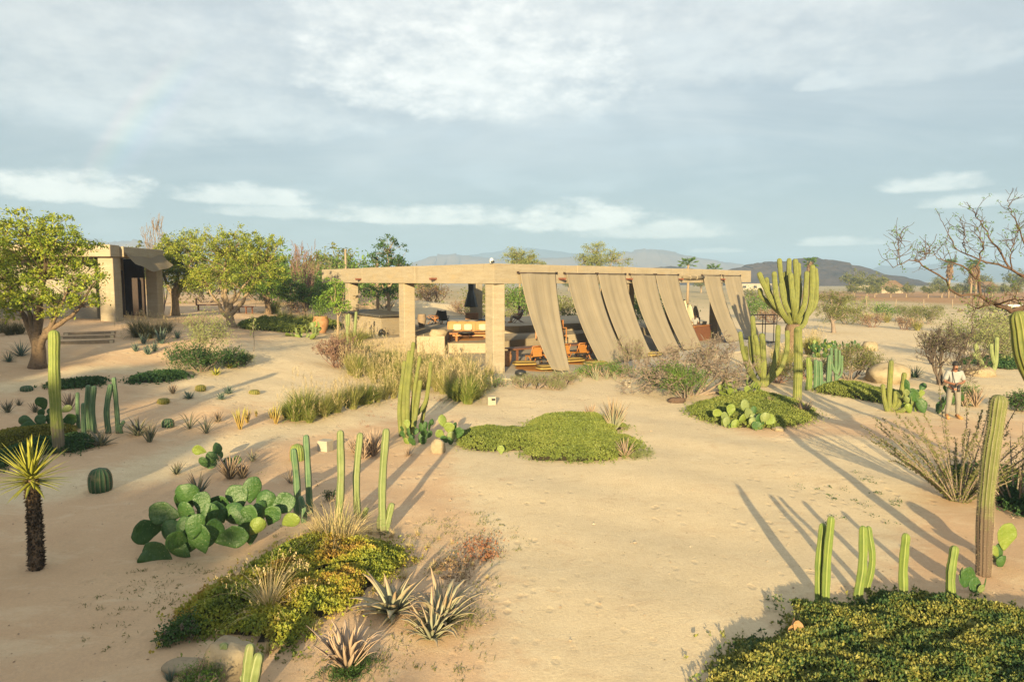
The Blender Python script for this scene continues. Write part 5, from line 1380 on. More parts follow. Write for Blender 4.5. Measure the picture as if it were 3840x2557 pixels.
# ------------------------------------------------------------------ agaves and aloes
rosette('agave', 'large grey-green agave with toothed leaves at the edge of the rust-tinged leafy mat', (-1.499, 8.306, 0.035), 0.54 * 1.12, 30, m_aloe, 1.3, 0.55, 0.19, parts=True, seed=1, inner=0.12)
rosette('aloe', 'twin-headed aloe with rust-tipped leaves on the lit sand', (-0.854, 8.07, 0.003), 0.61 * 1.08, 32, m_aloe, 1.0, 0.5, 0.13, parts=True, seed=2, curl=0.5, heads=2, hr=.55)
rosette('aloe', 'pinkish bleached aloe growing from a tuft of green grass', (-1.778, 7.02, 0.022), 0.56 * 1.05, 44, m_aloe_dry, 0.75, 0.4, 0.12, parts=True, seed=3, curl=0.6, heads=1)
al = [
 ('aloe', 'mauve aloe clump touching the small spotted prickly pear', (-5.895, 13.969, 0.08), 0.51, 30, m_aloe_pink, .7, .3, .12, 2),
 ('aloe', 'small dull aloe alone on bare sand beside the spotted prickly pear', (-7.08, 14.11, 0.13), 0.28, 16, m_aloe_dull, .8, .3, .13, 1),
 ('aloe', 'pale green aloe on the lit path edge near the spotted prickly pear', (-5.91, 15.26, 0.1), 0.3, 20, m_aloe, .8, .4, .11, 1),
 ('aloe', 'dull grey aloe behind the big dark prickly pear', (-6.037, 12.794, 0.085), 0.44, 20, m_aloe_dull, .8, .4, .12, 1),
 ('aloe', 'spreading grey aloe at the foot of the fence post cacti', (-9.67, 15.79, 0.34), 0.44, 22, m_aloe_dull, 1.2, .4, .14, 1),
 ('aloe', 'grey aloe on sand, taller of two side by side', (-9.36, 16.82, 0.34), 0.54, 22, m_aloe_dull, .9, .5, .13, 1),
 ('aloe', 'narrow grey aloe on sand, thinner of two side by side', (-8.84, 16.38, 0.28), 0.55, 14, m_aloe_dull, .5, .3, .12, 1),
 ('aloe', 'mauve twiggy aloe beside the wiry succulents', (-8.15, 18.67, 0.3), 0.34, 22, m_aloe_pink, .8, .3, .11, 1),
 ('aloe', 'little pink aloe beside a golden barrel cactus', (-10.64, 21.2, 0.67), 0.34, 22, m_aloe_pink, .6, .2, .11, 1),
 ('aloe', 'mauve aloe on shaded sand, darkest of the group beyond the yellow mat', (-13.38, 17.88, 0.72), 0.35, 24, m_aloe_dull, .8, .2, .10, 1),
 ('aloe', 'small mauve aloe beside the darkest mauve aloe', (-13.56, 18.56, 0.78), 0.21, 18, m_aloe_dull, .8, .2, .10, 1),
 ('aloe', 'mauve aloe beside the grey-green prickly pear', (-12.83, 18.13, 0.67), 0.31, 20, m_aloe_dull, .7, .2, .10, 1),
 ('aloe', 'tall pinkish aloe between column cactus and fence post cacti', (-12.2, 18.59, 0.65), 0.47, 24, m_aloe_pink, .6, .2, .10, 1),
 ('agave', 'green striped agave with dry flower stalks at the central mat', (2.88, 18.98, 0.01), 0.82, 40, m_aloe, .65, .15, .10, 1),
 ('agave', 'dry tan agave with thin stalks behind the central mat', (2.4, 20.59, 0), 0.46, 34, m_aloe_dry, .7, .2, .10, 1),
 ('aloe', 'dry straw-coloured aloe at the tip of the central mat by blue-green grass', (2.69, 15.9, 0.04), 0.44, 26, m_aloe_dry, .9, .3, .09, 1),
 ('aloe', 'dry reddish aloe beside the tall bare column cactus', (9.13, 21.07, 0), 0.51, 26, m_aloe_pink, .7, .2, .11, 1),
 ('aloe', 'dry reddish aloe at the back of the round leafy mat', (8.63, 22.6, -0.02), 0.35, 24, m_aloe_pink, .7, .2, .11, 1),
 ('agave', 'dark spiky agave in front of the boulder near the photographer', (17.59, 29.57, -0.02), 0.57, 36, m_agave_dark, 1.2, .1, .08, 1),
 ('agave', 'dark spiky agave half hidden behind the boulder', (18.57, 33.27, 0.01), 0.43, 30, m_agave_dark, 1.0, .1, .08, 1),
 ('agave', 'dark fan-leaved agave at the candelabra cactus foot', (9.67, 27.48, -0.01), 0.82, 24, m_agave_dark, 1.3, .1, .08, 1),
 ('agave', 'green spiky agave under the large spreading tree, paler of the pair', (-17.42, 24.08, 1.54), 0.56, 40, m_agave_blue, 1.3, .2, .06, 1),
 ('agave', 'dark spiky agave under the large spreading tree, darker of the pair', (-17.16, 23.13, 1.44), 0.39, 36, m_agave_dark, 1.3, .2, .06, 1),
 ('agave', 'small dark agave beside the low ferny bush', (-3.601, 6.847, 0), 0.14, 20, m_agave_blue, .8, .1, .12, 1),
 ('agave', 'tiny agave by the pale flat stone', (-3.567, 7.174, 0.01), 0.08, 14, m_agave_blue, .8, .1, .12, 1),
 ('aloe', 'dry aloe thicket with grey curling leaves behind the smooth stems', (-3.36, 16.22, -0.02), 0.64, 44, m_aloe_dry, .8, .25, .09, 2),
 ('aloe', 'low dry aloe next to the dry aloe thicket', (-3.87, 16.47, 0), 0.43, 30, m_aloe_dry, .9, .25, .09, 1),
 ('aloe', 'small dry straw aloe below the organ pipe cactus', (-2.51, 16.14, -0.01), 0.28, 22, m_aloe_dry, .9, .25, .08, 1),
 ('aloe', 'dry reddish aloe clump beside the spiny ocotillo', (15.51, 22.55, 0), 0.63, 44, m_aloe_dry, .6, .2, .08, 2),
 ('aloe', 'thin dark red aloe behind the smooth two-stem cactus', (-4.516, 13.615, 0.093), 0.38, 12, m_aloe_pink, .8, .4, .06, 1),
]
for i, (nm, lb, loc, h, n, mt, sp, bd, w, hd) in enumerate(al):
    rosette(nm, lb, loc, h * 1.08, n, mt, sp, bd, w, cat=nm, seed=20 + i, heads=hd, hr=.45)
blue = 'blue-green agaves on the shaded upper slope'
for i, (loc, h, n) in enumerate((((-9.99, 20.86, 0.57), 0.24, 24), ((-9.21, 21.94, 0.54), 0.24, 26), ((-9.09, 21.12, 0.5), 0.22, 26))):
    rosette('agave', 'compact blue-grey agave rosette on open sand among golden cacti', loc, h * 1.2, n, m_agave_blue, 1.2, .1, .22, group='compact blue agaves on open sand', seed=60 + i)
for i, (loc, h) in enumerate((((-14.23, 27.62, 1.65), 0.71), ((-14.52, 26.22, 1.47), 0.39), ((-13.97, 26.05, 1.37), 0.45), ((-13.94, 26.49, 1.45), 0.39), ((-12.88, 25.72, 1.16), 0.5), ((-14.13, 28.75, 1.77), 0.39), ((-14.75, 27.22, 1.68), 0.44))):
    rosette('agave', 'upright blue-green agave on the shaded slope below the dark grass', loc, h * 1.1, 18, m_agave_blue, .7, .15, .12, group=blue, seed=70 + i)
for i, (loc, h) in enumerate((((-10.7, 24.49, 0.8), 0.3), ((-10.78, 25.83, 0.88), 0.25))):
    rosette('agave', 'small lime-green agave rosette beside the dark green bush', loc, h * 1.2, 16, m_yucca, 1.1, .2, .18, group='lime agaves by the dark bush', seed=80 + i)
mil = 'yellow upright succulents along the lit path'
for i, (loc, h, n) in enumerate((((-7.28, 18, 0.24), 0.61, 16), ((-7.37, 18.71, 0.26), 0.45, 12), ((-7.39, 19.46, 0.28), 0.23, 12), ((-6.65, 18.95, 0.19), 0.55, 16), ((-6.97, 19.47, 0.23), 0.34, 12), ((-6.56, 19.77, 0.17), 0.41, 16), ((-6.75, 19.9, 0.19), 0.34, 12))):
    rosette('succulent', 'yellow upright finger-leaved succulent beside the lit path', loc, h * 1.05, n, m_yelgrn, .35, .1, .10, cat='succulent', group=mil, seed=90 + i)
wir = 'wiry octopus succulents on the shaded sand'
for i, (loc, h) in enumerate((((-8.55, 17.82, 0.29), 0.48), ((-7.94, 17.45, 0.25), 0.5))):
    rosette('succulent', 'wiry succulent with long arching thin leaves on shaded sand', loc, h * 1.3, 14, m_aloe_dull, .6, .9, .05, cat='succulent', group=wir, seed=100 + i, curl=.8)
# ------------------------------------------------------------------ ground covers
ground_cover('ground_cover', 'low olive green succulent mat in the middle of the sandy plaza', [(-1.47, 17.3, -0.01), (-1.38, 18.42, -0.02), (-0.84, 19.17, -0.01), (-0.21, 18.95, -0.01), (0.27, 18.78, 0), (0.76, 20.58, -0.05), (1.66, 21.01, 0), (2.59, 20.83, 0.01), (3.09, 19.69, 0.02), (3.31, 19.14, 0.01), (2.88, 18.34, 0), (3.29, 17.67, -0.02), (3.31, 16.88, -0.02), (2.75, 15.84, 0.03), (1.81, 15.31, 0.03), (1.13, 15.5, 0), (0.38, 15.7, 0.01), (0.13, 16.51, -0.01), (-0.51, 16.53, -0.02), (-1.05, 16.64, 0)], 0.27, 900, 0.045, m_gc, edge=0.5, lumps=0.5)
ground_cover('ground_cover', 'round olive green mat holding lime prickly pears beyond the plaza', [(5.54, 21.49, 0.02), (6.55, 23.25, -0.02), (7.92, 24.47, 0.01), (9.22, 24.58, -0.01), (9.77, 23.07, 0.01), (9.45, 20.91, 0.02), (8.53, 19.63, 0.02), (7.35, 18.87, 0.03), (6.49, 19.21, 0.01), (5.77, 20.17, -0.02)], 0.28, 620, 0.055, m_gc, edge=0.5, lumps=.5)
ground_cover('ground_cover', 'dark olive mat in front of the round olive bush and boulder', [(11.45, 25.71, 0), (12.52, 26.77, 0.03), (13.69, 27.21, 0), (14.06, 26.25, -0.02), (14.05, 25.32, -0.02), (14.53, 24.47, -0.04), (13.17, 22.03, 0.02), (12.64, 23, -0.01), (12.08, 23.98, 0), (11.61, 24.97, -0.01)], 0.30, 480, 0.055, m_gc, edge=0.5)
ground_cover('ground_cover', 'lush two-tone green and yellow mat below four cactus stems', [(1.767, 5.927, 0.002), (1.966, 6.558, 0.02), (2.248, 7.13, 0.006), (2.741, 7.595, -0.002), (3.219, 7.781, -0.008), (3.461, 8.228, -0.011), (3.489, 8.464, -0.015), (3.801, 8.54, -0.006), (4.204, 8.438, 0.009), (4.536, 8.488, 0.02), (4.787, 8.698, 0.036), (5.241, 8.738, 0.041), (5.688, 8.49, 0.042), (6.072, 8.396, 0.042), (6.483, 8.276, 0.022), (7.347, 8.255, -0.025), (6.769, 6.636, -0.029), (4.505, 5.435, -0.04), (2.642, 5.394, -0.008)], 0.26, 1500, 0.046, m_gc_lush, edge=0.35, lumps=0.75, per=6, holes=[(3.62, 6.30, 0.30), (4.15, 6.0, .25)])
ground_cover('ground_cover', 'rust-tinged leafy mat turning lime to brown around dry seed grass', [(-4.259, 7.967, 0.013), (-4.177, 8.439, -0.003), (-4.038, 9.027, 0.002), (-3.855, 9.802, -0.01), (-3.609, 10.416, -0.005), (-3.226, 10.749, 0.02), (-2.679, 10.819, 0.008), (-2.081, 10.656, -0.016), (-1.626, 10.204, -0.01), (-1.571, 9.638, -0.006), (-1.787, 9.099, 0.012), (-1.929, 8.644, 0.044), (-2.046, 8.18, 0.059), (-2.322, 8, 0.05), (-2.366, 7.613, 0.04), (-2.532, 7.347, 0.032), (-2.87, 7.466, 0.017), (-3.112, 7.575, 0.008), (-3.456, 7.673, 0.007), (-3.733, 7.612, 0.014), (-4.015, 7.669, 0.02)], 0.28, 1300, 0.044, m_gc_autumn, edge=0.4, lumps=0.75, per=6, holes=[(-4.9, 8.2, .22), (-3.1, 8.6, .2), (-3.9, 9.3, .16), (-4.2, 7.9, .2), (-2.7, 9.4, .15)])
ground_cover('ground_cover', 'long dark green strip of mat on the shaded upper sand', [(-14.17, 20.41, 0.97), (-14.17, 21.05, 1.03), (-13.71, 21.39, 1.01), (-13.45, 21.87, 1.02), (-13, 21.81, 0.97), (-12.82, 21.38, 0.93), (-13.1, 20.63, 0.92), (-13.69, 20.32, 0.93)], 0.26, 420, 0.075, m_gc_dark, edge=0.5, lumps=.7)
ground_cover('ground_cover', 'dark green mat patch nearer the dark bush on the upper sand', [(-12.6, 22.05, 0.94), (-12.63, 22.94, 0.96), (-12.36, 23.55, 0.96), (-11.71, 24.08, 0.92), (-11.21, 23.54, 0.84), (-11.38, 22.78, 0.8), (-11.93, 22.17, 0.83), (-12.26, 21.74, 0.87)], 0.26, 420, 0.075, m_gc_dark, edge=0.5, lumps=.7)
ground_cover('ground_cover', 'yellow-topped mat around the tall column cactus foot', [(-12.5, 15.61, 0.53), (-12.28, 16.11, 0.51), (-12.02, 16.63, 0.5), (-11.55, 16.9, 0.5), (-10.91, 16.92, 0.46), (-10.65, 16.42, 0.41), (-11.03, 16.1, 0.39), (-11.31, 15.35, 0.38), (-11.34, 14.34, 0.35)], 0.24, 800, 0.05, m_gc_yel, edge=0.4)
ground_cover('ground_cover', 'deep green mat between the column cactus and the yucca crown', [(-11.33, 14.09, 0.34), (-11.3, 14.79, 0.37), (-11.33, 15.65, 0.39), (-10.96, 16.01, 0.38), (-10.57, 16.38, 0.41), (-9.84, 15.95, 0.36), (-9.64, 15.61, 0.32), (-9.94, 15.07, 0.31), (-10.39, 14.87, 0.33), (-10.47, 14.17, 0.3), (-10.562, 13.562, 0.29)], 0.24, 800, 0.05, m_gc_dark, edge=0.4)
ground_cover('ground_cover', 'leafy green strip along the upper terrace before the terracotta pot', [(-14.85, 36.79, 1.7), (-15.24, 41.4, 1.75), (-13.75, 43.35, 1.53), (-12.24, 45.99, 1.28), (-11.29, 45.68, 1.09), (-11.45, 41, 1.15), (-12.37, 37.44, 1.32), (-13.71, 36.57, 1.52)], 0.5, 260, 0.10, m_gc, edge=0.8, lumps=.7)
ground_cover('ground_cover', 'dark green mat behind the ocotillo at the giant column foot', [(9.23, 14.36, -0.04), (9.75, 14.81, 0.01), (10.44, 14.84, 0.02), (10.89, 14.52, 0.01), (10.726, 13.46, -0.039), (9.273, 11.59, 0.006), (9.045, 12.333, -0.014), (9.27, 13.385, -0.016)], 0.3, 800, 0.05, m_gc_dark, edge=0.4)
ground_cover('ground_cover', 'trailing green mat behind the slender candelabra and boulder', [(22.41, 34.19, -0.02), (25.31, 36.5, 0.01), (27.71, 36.57, 0), (30.27, 35.72, -0.02), (28.03, 33.05, -0.02), (24.45, 32.23, -0.02), (22.91, 33, -0.02)], 0.3, 200, 0.09, m_gc_dark, edge=.5)
ground_cover('grass_patch', 'small blue-green grass patch at the tip of the central mat', [(2.71, 15.91, 0.04), (3.22, 16.42, 0.01), (3.45, 16.25, 0.01), (3.08, 15.71, 0.03), (2.76, 15.62, 0.03)], 0.10, 900, 0.05, m_leaf_pale, edge=.3, aspect=.2)
ground_cover('grass_patch', 'tuft of dark green grass around the bleached aloe foot', [(-1.987, 6.962, 0.032), (-1.854, 7.177, 0.029), (-1.637, 7.278, 0.021), (-1.47, 7.169, 0.008), (-1.524, 6.964, 0.006), (-1.705, 6.752, 0.016), (-1.891, 6.772, 0.027)], 0.14, 1500, 0.07, m_leaf_dark, edge=.25, aspect=.12)
ground_cover('grass_patch', 'green grass and weeds around the twin-headed aloe', [(-1.304, 7.941, 0.026), (-1.065, 8.132, 0.01), (-0.64, 8.218, -0.006), (-0.431, 8.398, -0.011), (-0.416, 8.098, 0), (-0.719, 7.877, 0.005), (-1.121, 7.758, 0.015)], 0.10, 900, 0.06, m_leaf_olive, edge=.25, aspect=.15)
# scattered weeds on the open ground, far too many to count
mb = MB()
def scatter(poly, n, h, mat, leaf, per=14, asp=0.22, rad=0.06):
    P = smooth_poly(poly); lo_ = P.min(0); hi_ = P.max(0)
    X = rng.uniform(lo_[0], hi_[0], n * 3); Y = rng.uniform(lo_[1], hi_[1], n * 3)
    i_, d_ = poly_sdf(P, X, Y); X = X[i_][:n]; Y = Y[i_][:n]
    k = len(X); s = rng.uniform(.4, 1.5, k)
    C = np.repeat(np.c_[X, Y, terrain(X, Y)], per, 0); S = np.repeat(s, per)[:, None]
    C = C + rng.normal(size=C.shape) * rad * S * np.array([1, 1, 0]) + np.array([0, 0, 1.0]) * np.abs(rng.normal(size=(len(C), 1))) * h * S * .5
    leaf_quads(mb, C, leaf * rng.uniform(.5, 1.2, len(C)), mat, up=0.6, aspect=asp)
scatter([(-1.799, 11.086, -0.036), (-1.004, 12.051, 0.001), (0.019, 11.62, -0.005), (0.145, 9.785, -0.003), (-0.331, 8.701, -0.013), (-0.934, 8.98, -0.025), (-1.486, 9.493, -0.007)], 90, .07, 0, .05)
scatter([(-0.815, 10.563, -0.05), (-0.34, 10.925, -0.048), (-0.188, 10.38, -0.047), (-0.503, 9.855, -0.033)], 30, .12, 1, .045, 24, .5, .10)
scatter([(-1.13, 9.668, -0.019), (-0.775, 10.019, -0.035), (-0.604, 9.392, -0.026), (-0.816, 8.985, -0.028)], 26, .12, 2, .045, 24, .5, .10)
scatter([(-5.793, 8.976, 0.038), (-4.96, 9.952, -0.007), (-4.115, 9.496, -0.009), (-4.446, 8.205, 0.001), (-4.69, 7.355, 0.028)], 42, .04, 0, .05)
scatter([(-6.568, 12.627, 0.139), (-4.73, 14.63, 0.08), (-3.265, 11.962, 0.032), (-4.106, 10.839, -0.014), (-5.879, 11.872, 0.063)], 36, .05, 0, .05)
scatter([(5.937, 13.976, -0.015), (7.63, 14.44, 0.04), (7.134, 12.092, -0.013), (5.537, 10.786, 0.006), (5.297, 11.866, -0.014)], 26, .04, 3, .035, 16, .6)
scatter([(-2.582, 7.35, 0.03), (-0.411, 7.984, 0.004), (-0.566, 6.623, -0.021), (-2.011, 6.271, 0.026)], 50, .03, 0, .05)
scatter([(-0.28, 15.55, 0.03), (8.26, 17.65, 0.04), (3.996, 9.753, 0.011), (1.495, 6.938, 0.022), (0.357, 7.397, 0.004)], 14, .02, 2, .03, 8)
scatter([(-5.91, 17.3, 0.13), (-4.06, 22.68, 0.05), (-2.86, 25.07, 0.02), (-2.38, 20.8, -0.01), (-5.55, 17.95, 0.09)], 30, .08, 1, .06)
stuff(mb.ob('weeds', [m_leaf_olive, m_leaf_rust, m_leaf_brown, m_leaf_dark]), 'scattered low weeds and seedlings on the open sand', 'weeds')
# pebbles and litter
mb = MB(); n = 900
X = rng.uniform(-9, 9, n); Y = rng.uniform(6, 22, n)
C = np.c_[X, Y, terrain(X, Y) + 0.003]
leaf_quads(mb, C, rng.uniform(0.015, 0.045, n), 0, aspect=0.5, D=np.c_[rand_dirs(n)[:, :2], np.zeros(n)], N=np.tile([0, 0, 1.0], (n, 1)) + rng.normal(size=(n, 3)) * .25)
stuff(mb.ob('leaf_litter', m_leaf_brown), 'fallen dry leaves and chips lying on the sand', 'leaf litter')
# ------------------------------------------------------------------ grasses
GT = [grass_mesh('fountain_grass', m_grass_tan, 380, 1.0, 1.0, 0.017, 0.45, 26, 0.10), grass_mesh('fountain_grass', m_grass_green, 400, 1.0, 1.1, 0.017, 0.5, 16, 0.10), grass_mesh('fountain_grass', m_grass_tan, 360, 1.0, 0.8, 0.017, 0.32, 26, 0.10), grass_mesh('fountain_grass', m_grass_green, 380, 1.0, 0.9, 0.017, 0.4, 20, 0.12)]
GD = grass_mesh('fountain_grass', m_grass_dull, 260, 1.0, 1.1, 0.02, 0.5, 30, 0.12)
def tuft(me, loc, h, label, group, rz=None, w=1.0):
    o = link('fountain_grass', me, loc=loc, rot=(0, 0, random.uniform(0, 6.28) if rz is None else rz), scale=(h * w, h * w, h))
    return tag(o, label, 'grass', group)
FR = [((-6.33, 19.53, 0.14), 0.87, 1), ((-6.11, 19.8, 0.12), 1.23, 1), ((-5.85, 19.46, 0.1), 0.53, 3), ((-5.91, 20.33, 0.15), 0.66, 2), ((-5.64, 20.25, 0.14), 0.88, 0), ((-5.58, 20.63, 0.16), 0.61, 1), ((-5.4, 20.8, 0.15), 0.92, 2), ((-5.3, 21.78, 0.14), 0.78, 3), ((-5.07, 21.52, 0.12), 0.98, 2), ((-4.95, 22.25, 0.13), 0.9, 1), ((-4.78, 22.5, 0.11), 0.92, 1), ((-4.56, 22.88, 0.09), 0.67, 2), ((-4.42, 23.48, 0.09), 0.76, 0), ((-4.16, 23.72, 0.09), 0.82, 2), ((-6.58, 19.76, 0.17), 0.61, 1), ((-6.37, 20.24, 0.17), 0.66, 2)]
for loc, h, v in FR: tuft(GT[v], loc, h * 1.1, 'fountain grass tuft in the front row along the sandy path', 'front row of fountain grass by the path')
BK = [((-6.59, 27.77, 0.35), 1.11, 2), ((-6.27, 27.45, 0.28), 1.12, 0), ((-6.13, 28.28, 0.27), 1.04, 2), ((-5.92, 28.86, 0.27), 0.86, 0), ((-5.89, 30.03, 0.26), 1.06, 3), ((-5.62, 30.25, 0.24), 1.17, 1), ((-5.36, 30.68, 0.22), 1.05, 3), ((-4.87, 29.26, 0.18), 1.13, 0), ((-5.45, 26.72, 0.18), 0.95, 2), ((-5.06, 26.93, 0.15), 0.87, 0), ((-4.66, 26.63, 0.11), 1.03, 2), ((-4.3, 26.48, 0.08), 1.16, 0), ((-4.32, 28.32, 0.12), 1.13, 2), ((-4.12, 29.52, 0.1), 1.18, 0), ((-3.72, 29.01, 0.06), 1.37, 1), ((-3.34, 27.69, 0.03), 1.16, 2), ((-3.42, 30.01, 0.03), 1.2, 0), ((-3.38, 25.94, 0.04), 0.92, 2), ((-2.84, 25.61, 0.01), 0.83, 0), ((-3.56, 24.84, 0.06), 0.89, 2), ((-4.47, 24.61, 0.1), 0.88, 0), ((-5, 31.49, 0.17), 0.91, 3)]
for loc, h, v in BK: tuft(GT[v], loc, h * 1.15, 'fountain grass tuft massed on the slope below the bar', 'massed fountain grass below the bar')
RG = [((-2.54, 25.1, 0.02), 1.14, 2), ((-2.51, 26.88, -0.02), 1.3, 0), ((-2.48, 29.14, 0), 1.2, 2), ((-2.18, 29.4, 0), 1.2, 0), ((-1.79, 28.04, -0.02), 1.18, 0), ((-1.9, 23.48, 0.03), 1.02, 1), ((-1.74, 24.17, 0.01), 1.1, 2), ((-1.52, 23.08, 0.01), 1.17, 3), ((-1.32, 24.01, -0.01), 1.06, 1), ((-2.17, 24.12, 0.02), 1.02, 2), ((-1.29, 25.78, -0.01), 1, 3), ((-1.48, 25.78, -0.01), 1.17, 0)]
for loc, h, v in RG: tuft(GT[v], loc, h * 1.12, 'fountain grass tuft in the clump beside the corner column', 'fountain grass clump by the corner column')
for loc, h in (((-15.52, 28.18, 1.87), 0.9), ((-15.03, 28.09, 1.82), 0.9), ((-15.05, 29, 1.89), 0.74), ((-15.12, 29.88, 1.92), 0.67), ((-15.97, 29.35, 1.96), 0.75), ((-21.02, 27.96, 2.06), 0.77), ((-20.08, 27.21, 2.03), 0.73), ((-19.8, 27.38, 2.06), 0.66)):
    tuft(GD, loc, h * 1.1, 'dark dry grass clump on the shaded slope by the steps', 'dark grass clumps by the steps', w=1.1)
for loc, h, lb in (((-8.19, 35.79, 0.62), 1.31, 'golden feathery grass clump against the pale bar wall'), ((-7.89, 36.74, 0.57), 1.13, 'golden feathery grass clump against the pale bar wall'), ((-8.77, 36.32, 0.73), 0.93, 'golden feathery grass clump against the pale bar wall')):
    tuft(GT[0], loc, h * 1.1, lb, 'golden grass against the bar wall', w=1.3)
for loc, h in (((12.68, 32.02, 0), 1.03), ((13.65, 33.56, 0.02), 1.08), ((13.42, 34.46, 0.02), 0.89), ((16.85, 38.56, 0.02), 1.24), ((18.1, 40.72, -0.03), 1.2)):
    tuft(GT[2], loc, h * 1.1, 'straw-coloured grass tuft at the giant cardon foot', 'straw grass round the giant cardon', w=1.2)
for loc, h in (((-14.3, 42.51, 1.58), 1), ((-13.84, 42.35, 1.51), 0.89), ((-13.2, 42.44, 1.42), 0.89), ((-12.77, 43, 1.38), 0.91), ((-16.46, 47.39, 1.94), 1.2)):
    tuft(GT[1], loc, h * 1.1, 'green and tan grass tuft on the upper terrace strip', 'grasses on the upper terrace', w=1.1)
for loc, h in (((-1.09, 29.39, 0.01), 0.63), ((-0.88, 28.84, 0.01), 0.56)):
    tuft(GT[2], loc, h * 1.1, 'straw-coloured reed tuft at the corner column foot', 'reeds at the corner column', w=.7)
# loose yellow grass by the smooth stems, and the dry seed-headed tuft in the near mat
mb = MB()
blades(mb, 700, 0.54 * 1.35, 1.2, 0.010, 0.9, 0, 4, 0.35, .5, 1.2)
o = mb.ob('loose_grass', m_straw, loc=(-2.863, 10.764, 0.014)); tag(o, 'loose fine yellow-green grass sprawling round the smooth cactus stems', 'grass')
mb = MB(); tips, d = blades(mb, 80, 0.73 * 1.3, 0.9, 0.011, 0.42, 0, 5, 0.05, .45, .8)
C = (tips[:, None, :] - np.array([0, 0, 1.0]) * np.linspace(0, .06, 5)[None, :, None]).reshape(-1, 3) + rng.normal(size=(400, 3)) * .006
leaf_quads(mb, C, .04, 0, up=1.5, aspect=.35)
blades(mb, 220, 0.5, 1.4, 0.010, 1.1, 0, 4, 0.06, .5, .8)
o = mb.ob('seed_grass', m_straw, loc=(-3.04, 8.197, 0.016)); tag(o, 'dry straw grass with feathery seed heads in the rust-tinged leafy mat', 'grass')
# slim green clumps on the border of the pavilion floor
for i, (loc, h) in enumerate((((3.16, 29.41, 0), .45), ((3.5, 28.87, 0.01), .7), ((3.58, 28.5, 0), .62), ((2.85, 28.19, -0.01), .4), ((4.04, 28.9, 0), .5), ((4.36, 28.67, 0), .45))):
    rosette('succulent', 'slim upright grey-green succulent on the border before the floor slab', loc, h, 14, m_aloe, .5, .2, .08, cat='succulent', group='slim succulents before the floor slab', seed=140 + i)
# small straw tufts straggling beside the near mat
ws = grass_mesh('straw_tuft', m_straw, 60, 1.0, 1.2, 0.03, 0.7, 0, 0.15)
for loc, h in (((-1.582, 11.093, -0.038), .16), ((-1.333, 10.543, -0.028), .14), ((-1.199, 10.908, -0.041), .12), ((-1.629, 10.443, -0.016), .2), ((-0.97, 10.001, -0.028), .16), ((-1.162, 9.665, -0.017), .2), ((-0.697, 9.395, -0.028), .15), ((-0.969, 10.735, -0.047), .12), ((-1.992, 10.946, -0.027), .22), ((-2.375, 11.061, -0.011), .25), ((-3.283, 11.2, 0.034), .3), ((-0.6, 9.856, -0.034), .14), ((-3.605, 10.203, -0.009), .25), ((-3.762, 9.237, 0.012), .25), ((-0.355, 9.37, -0.017), .1), ((-3.879, 8.658, 0.008), .22), ((-3.924, 8.194, 0.007), .2), ((-3.389, 10.59, 0.01), .3), ((-1.525, 9.343, -0.004), .2), ((-1.687, 8.884, 0.02), .2), ((-1.777, 8.456, 0.047), .18), ((-2.357, 7.755, 0.043), .2), ((-2.734, 7.362, 0.024), .2), ((-2.935, 9.322, 0.005), .3), ((-2.476, 9.968, -0.014), .3), ((-2.385, 8.86, 0.031), .25)):
    o = link('straw_tuft', ws, loc=loc, rot=(0, 0, random.uniform(0, 6)), scale=h); tag(o, 'small straw tuft straggling beside the rust-tinged leafy mat', 'grass', 'straw tufts by the rust-tinged mat')
# pebbles lying about
mb = MB(); n = 1500
X = rng.normal(size=n) * 5.5 + 1.5; Y = 5.5 + rng.gamma(2.0, 3.6, n)
k = (np.abs(X) < 14); X = X[k]; Y = Y[k]; n = len(X)
r_ = rng.gamma(1.6, 0.0035, n) + .003
C = np.c_[X, Y, terrain(X, Y) + r_ * .3]
oct_ = np.array([[1, 0, 0], [0, 1, 0], [-1, 0, 0], [0, -1, 0], [0, 0, .8], [0, 0, -.8]])
V = C[:, None, :] + oct_[None] * r_[:, None, None] * rng.uniform(.7, 1.3, (n, 6, 1))
F = np.array([[0, 1, 4], [1, 2, 4], [2, 3, 4], [3, 0, 4]])
mb.add(V.reshape(-1, 3), (np.arange(n)[:, None, None] * 6 + F[None]).reshape(-1, 3), 0, False)
m_peb = leafm('pebbles', [(0.16, 0.11, 0.075), (0.28, 0.21, 0.145), (0.40, 0.33, 0.25)], 0.0, 0.9)
stuff(mb.ob('pebbles', m_peb), 'small pebbles strewn over the open sand', 'pebbles')
# ------------------------------------------------------------------ shrubs
S = shrub
S('shrub', 'dense dark green leafy bush on the shaded slope edge', (-11.4, 24.83, 0.91), 0.91, 1.67, m_twig, m_leaf_dark, 5200, .10, 9, 3, 3, aspect=.3, clump=.16, seed=1)
S('shrub', 'dusky dark bush touching the dense green bush', (-10.7, 26.26, 0.89), 0.63, 0.93, m_twig, m_leaf_dark, 1800, .09, 7, 3, 3, seed=2)
S('shrub', 'small grey-green bush beside the dusky bush', (-10.53, 26.7, 0.91), 0.52, 0.51, m_twig, m_leaf_pale, 900, .07, 6, 3, 3, seed=3, clump=.07)
S('shrub', 'large brown wiry bush on the slope between prickly pear hedge and grasses', (-7.48, 28.97, 0.5), 1.31, 1.58, m_twig_red, m_leaf_brown, 2600, .05, 14, 4, 3, seed=4, up=.3, r=.018, minr=.009, clump=.08)
S('shrub', 'dark olive bush between brown bush and fountain grass', (-7.35, 32.53, 0.46), 0.84, 1.46, m_twig, m_leaf_olive, 2200, .06, 9, 3, 3, seed=5)
S('shrub', 'white flowering bush by the bar terrace lamp', (-7.44, 37.58, 0.49), 0.6, 0.63, m_twig, m_leaf_dark, 500, .08, 6, 2, 3, seed=6, flowers=(m_white, 160), clump=.09)
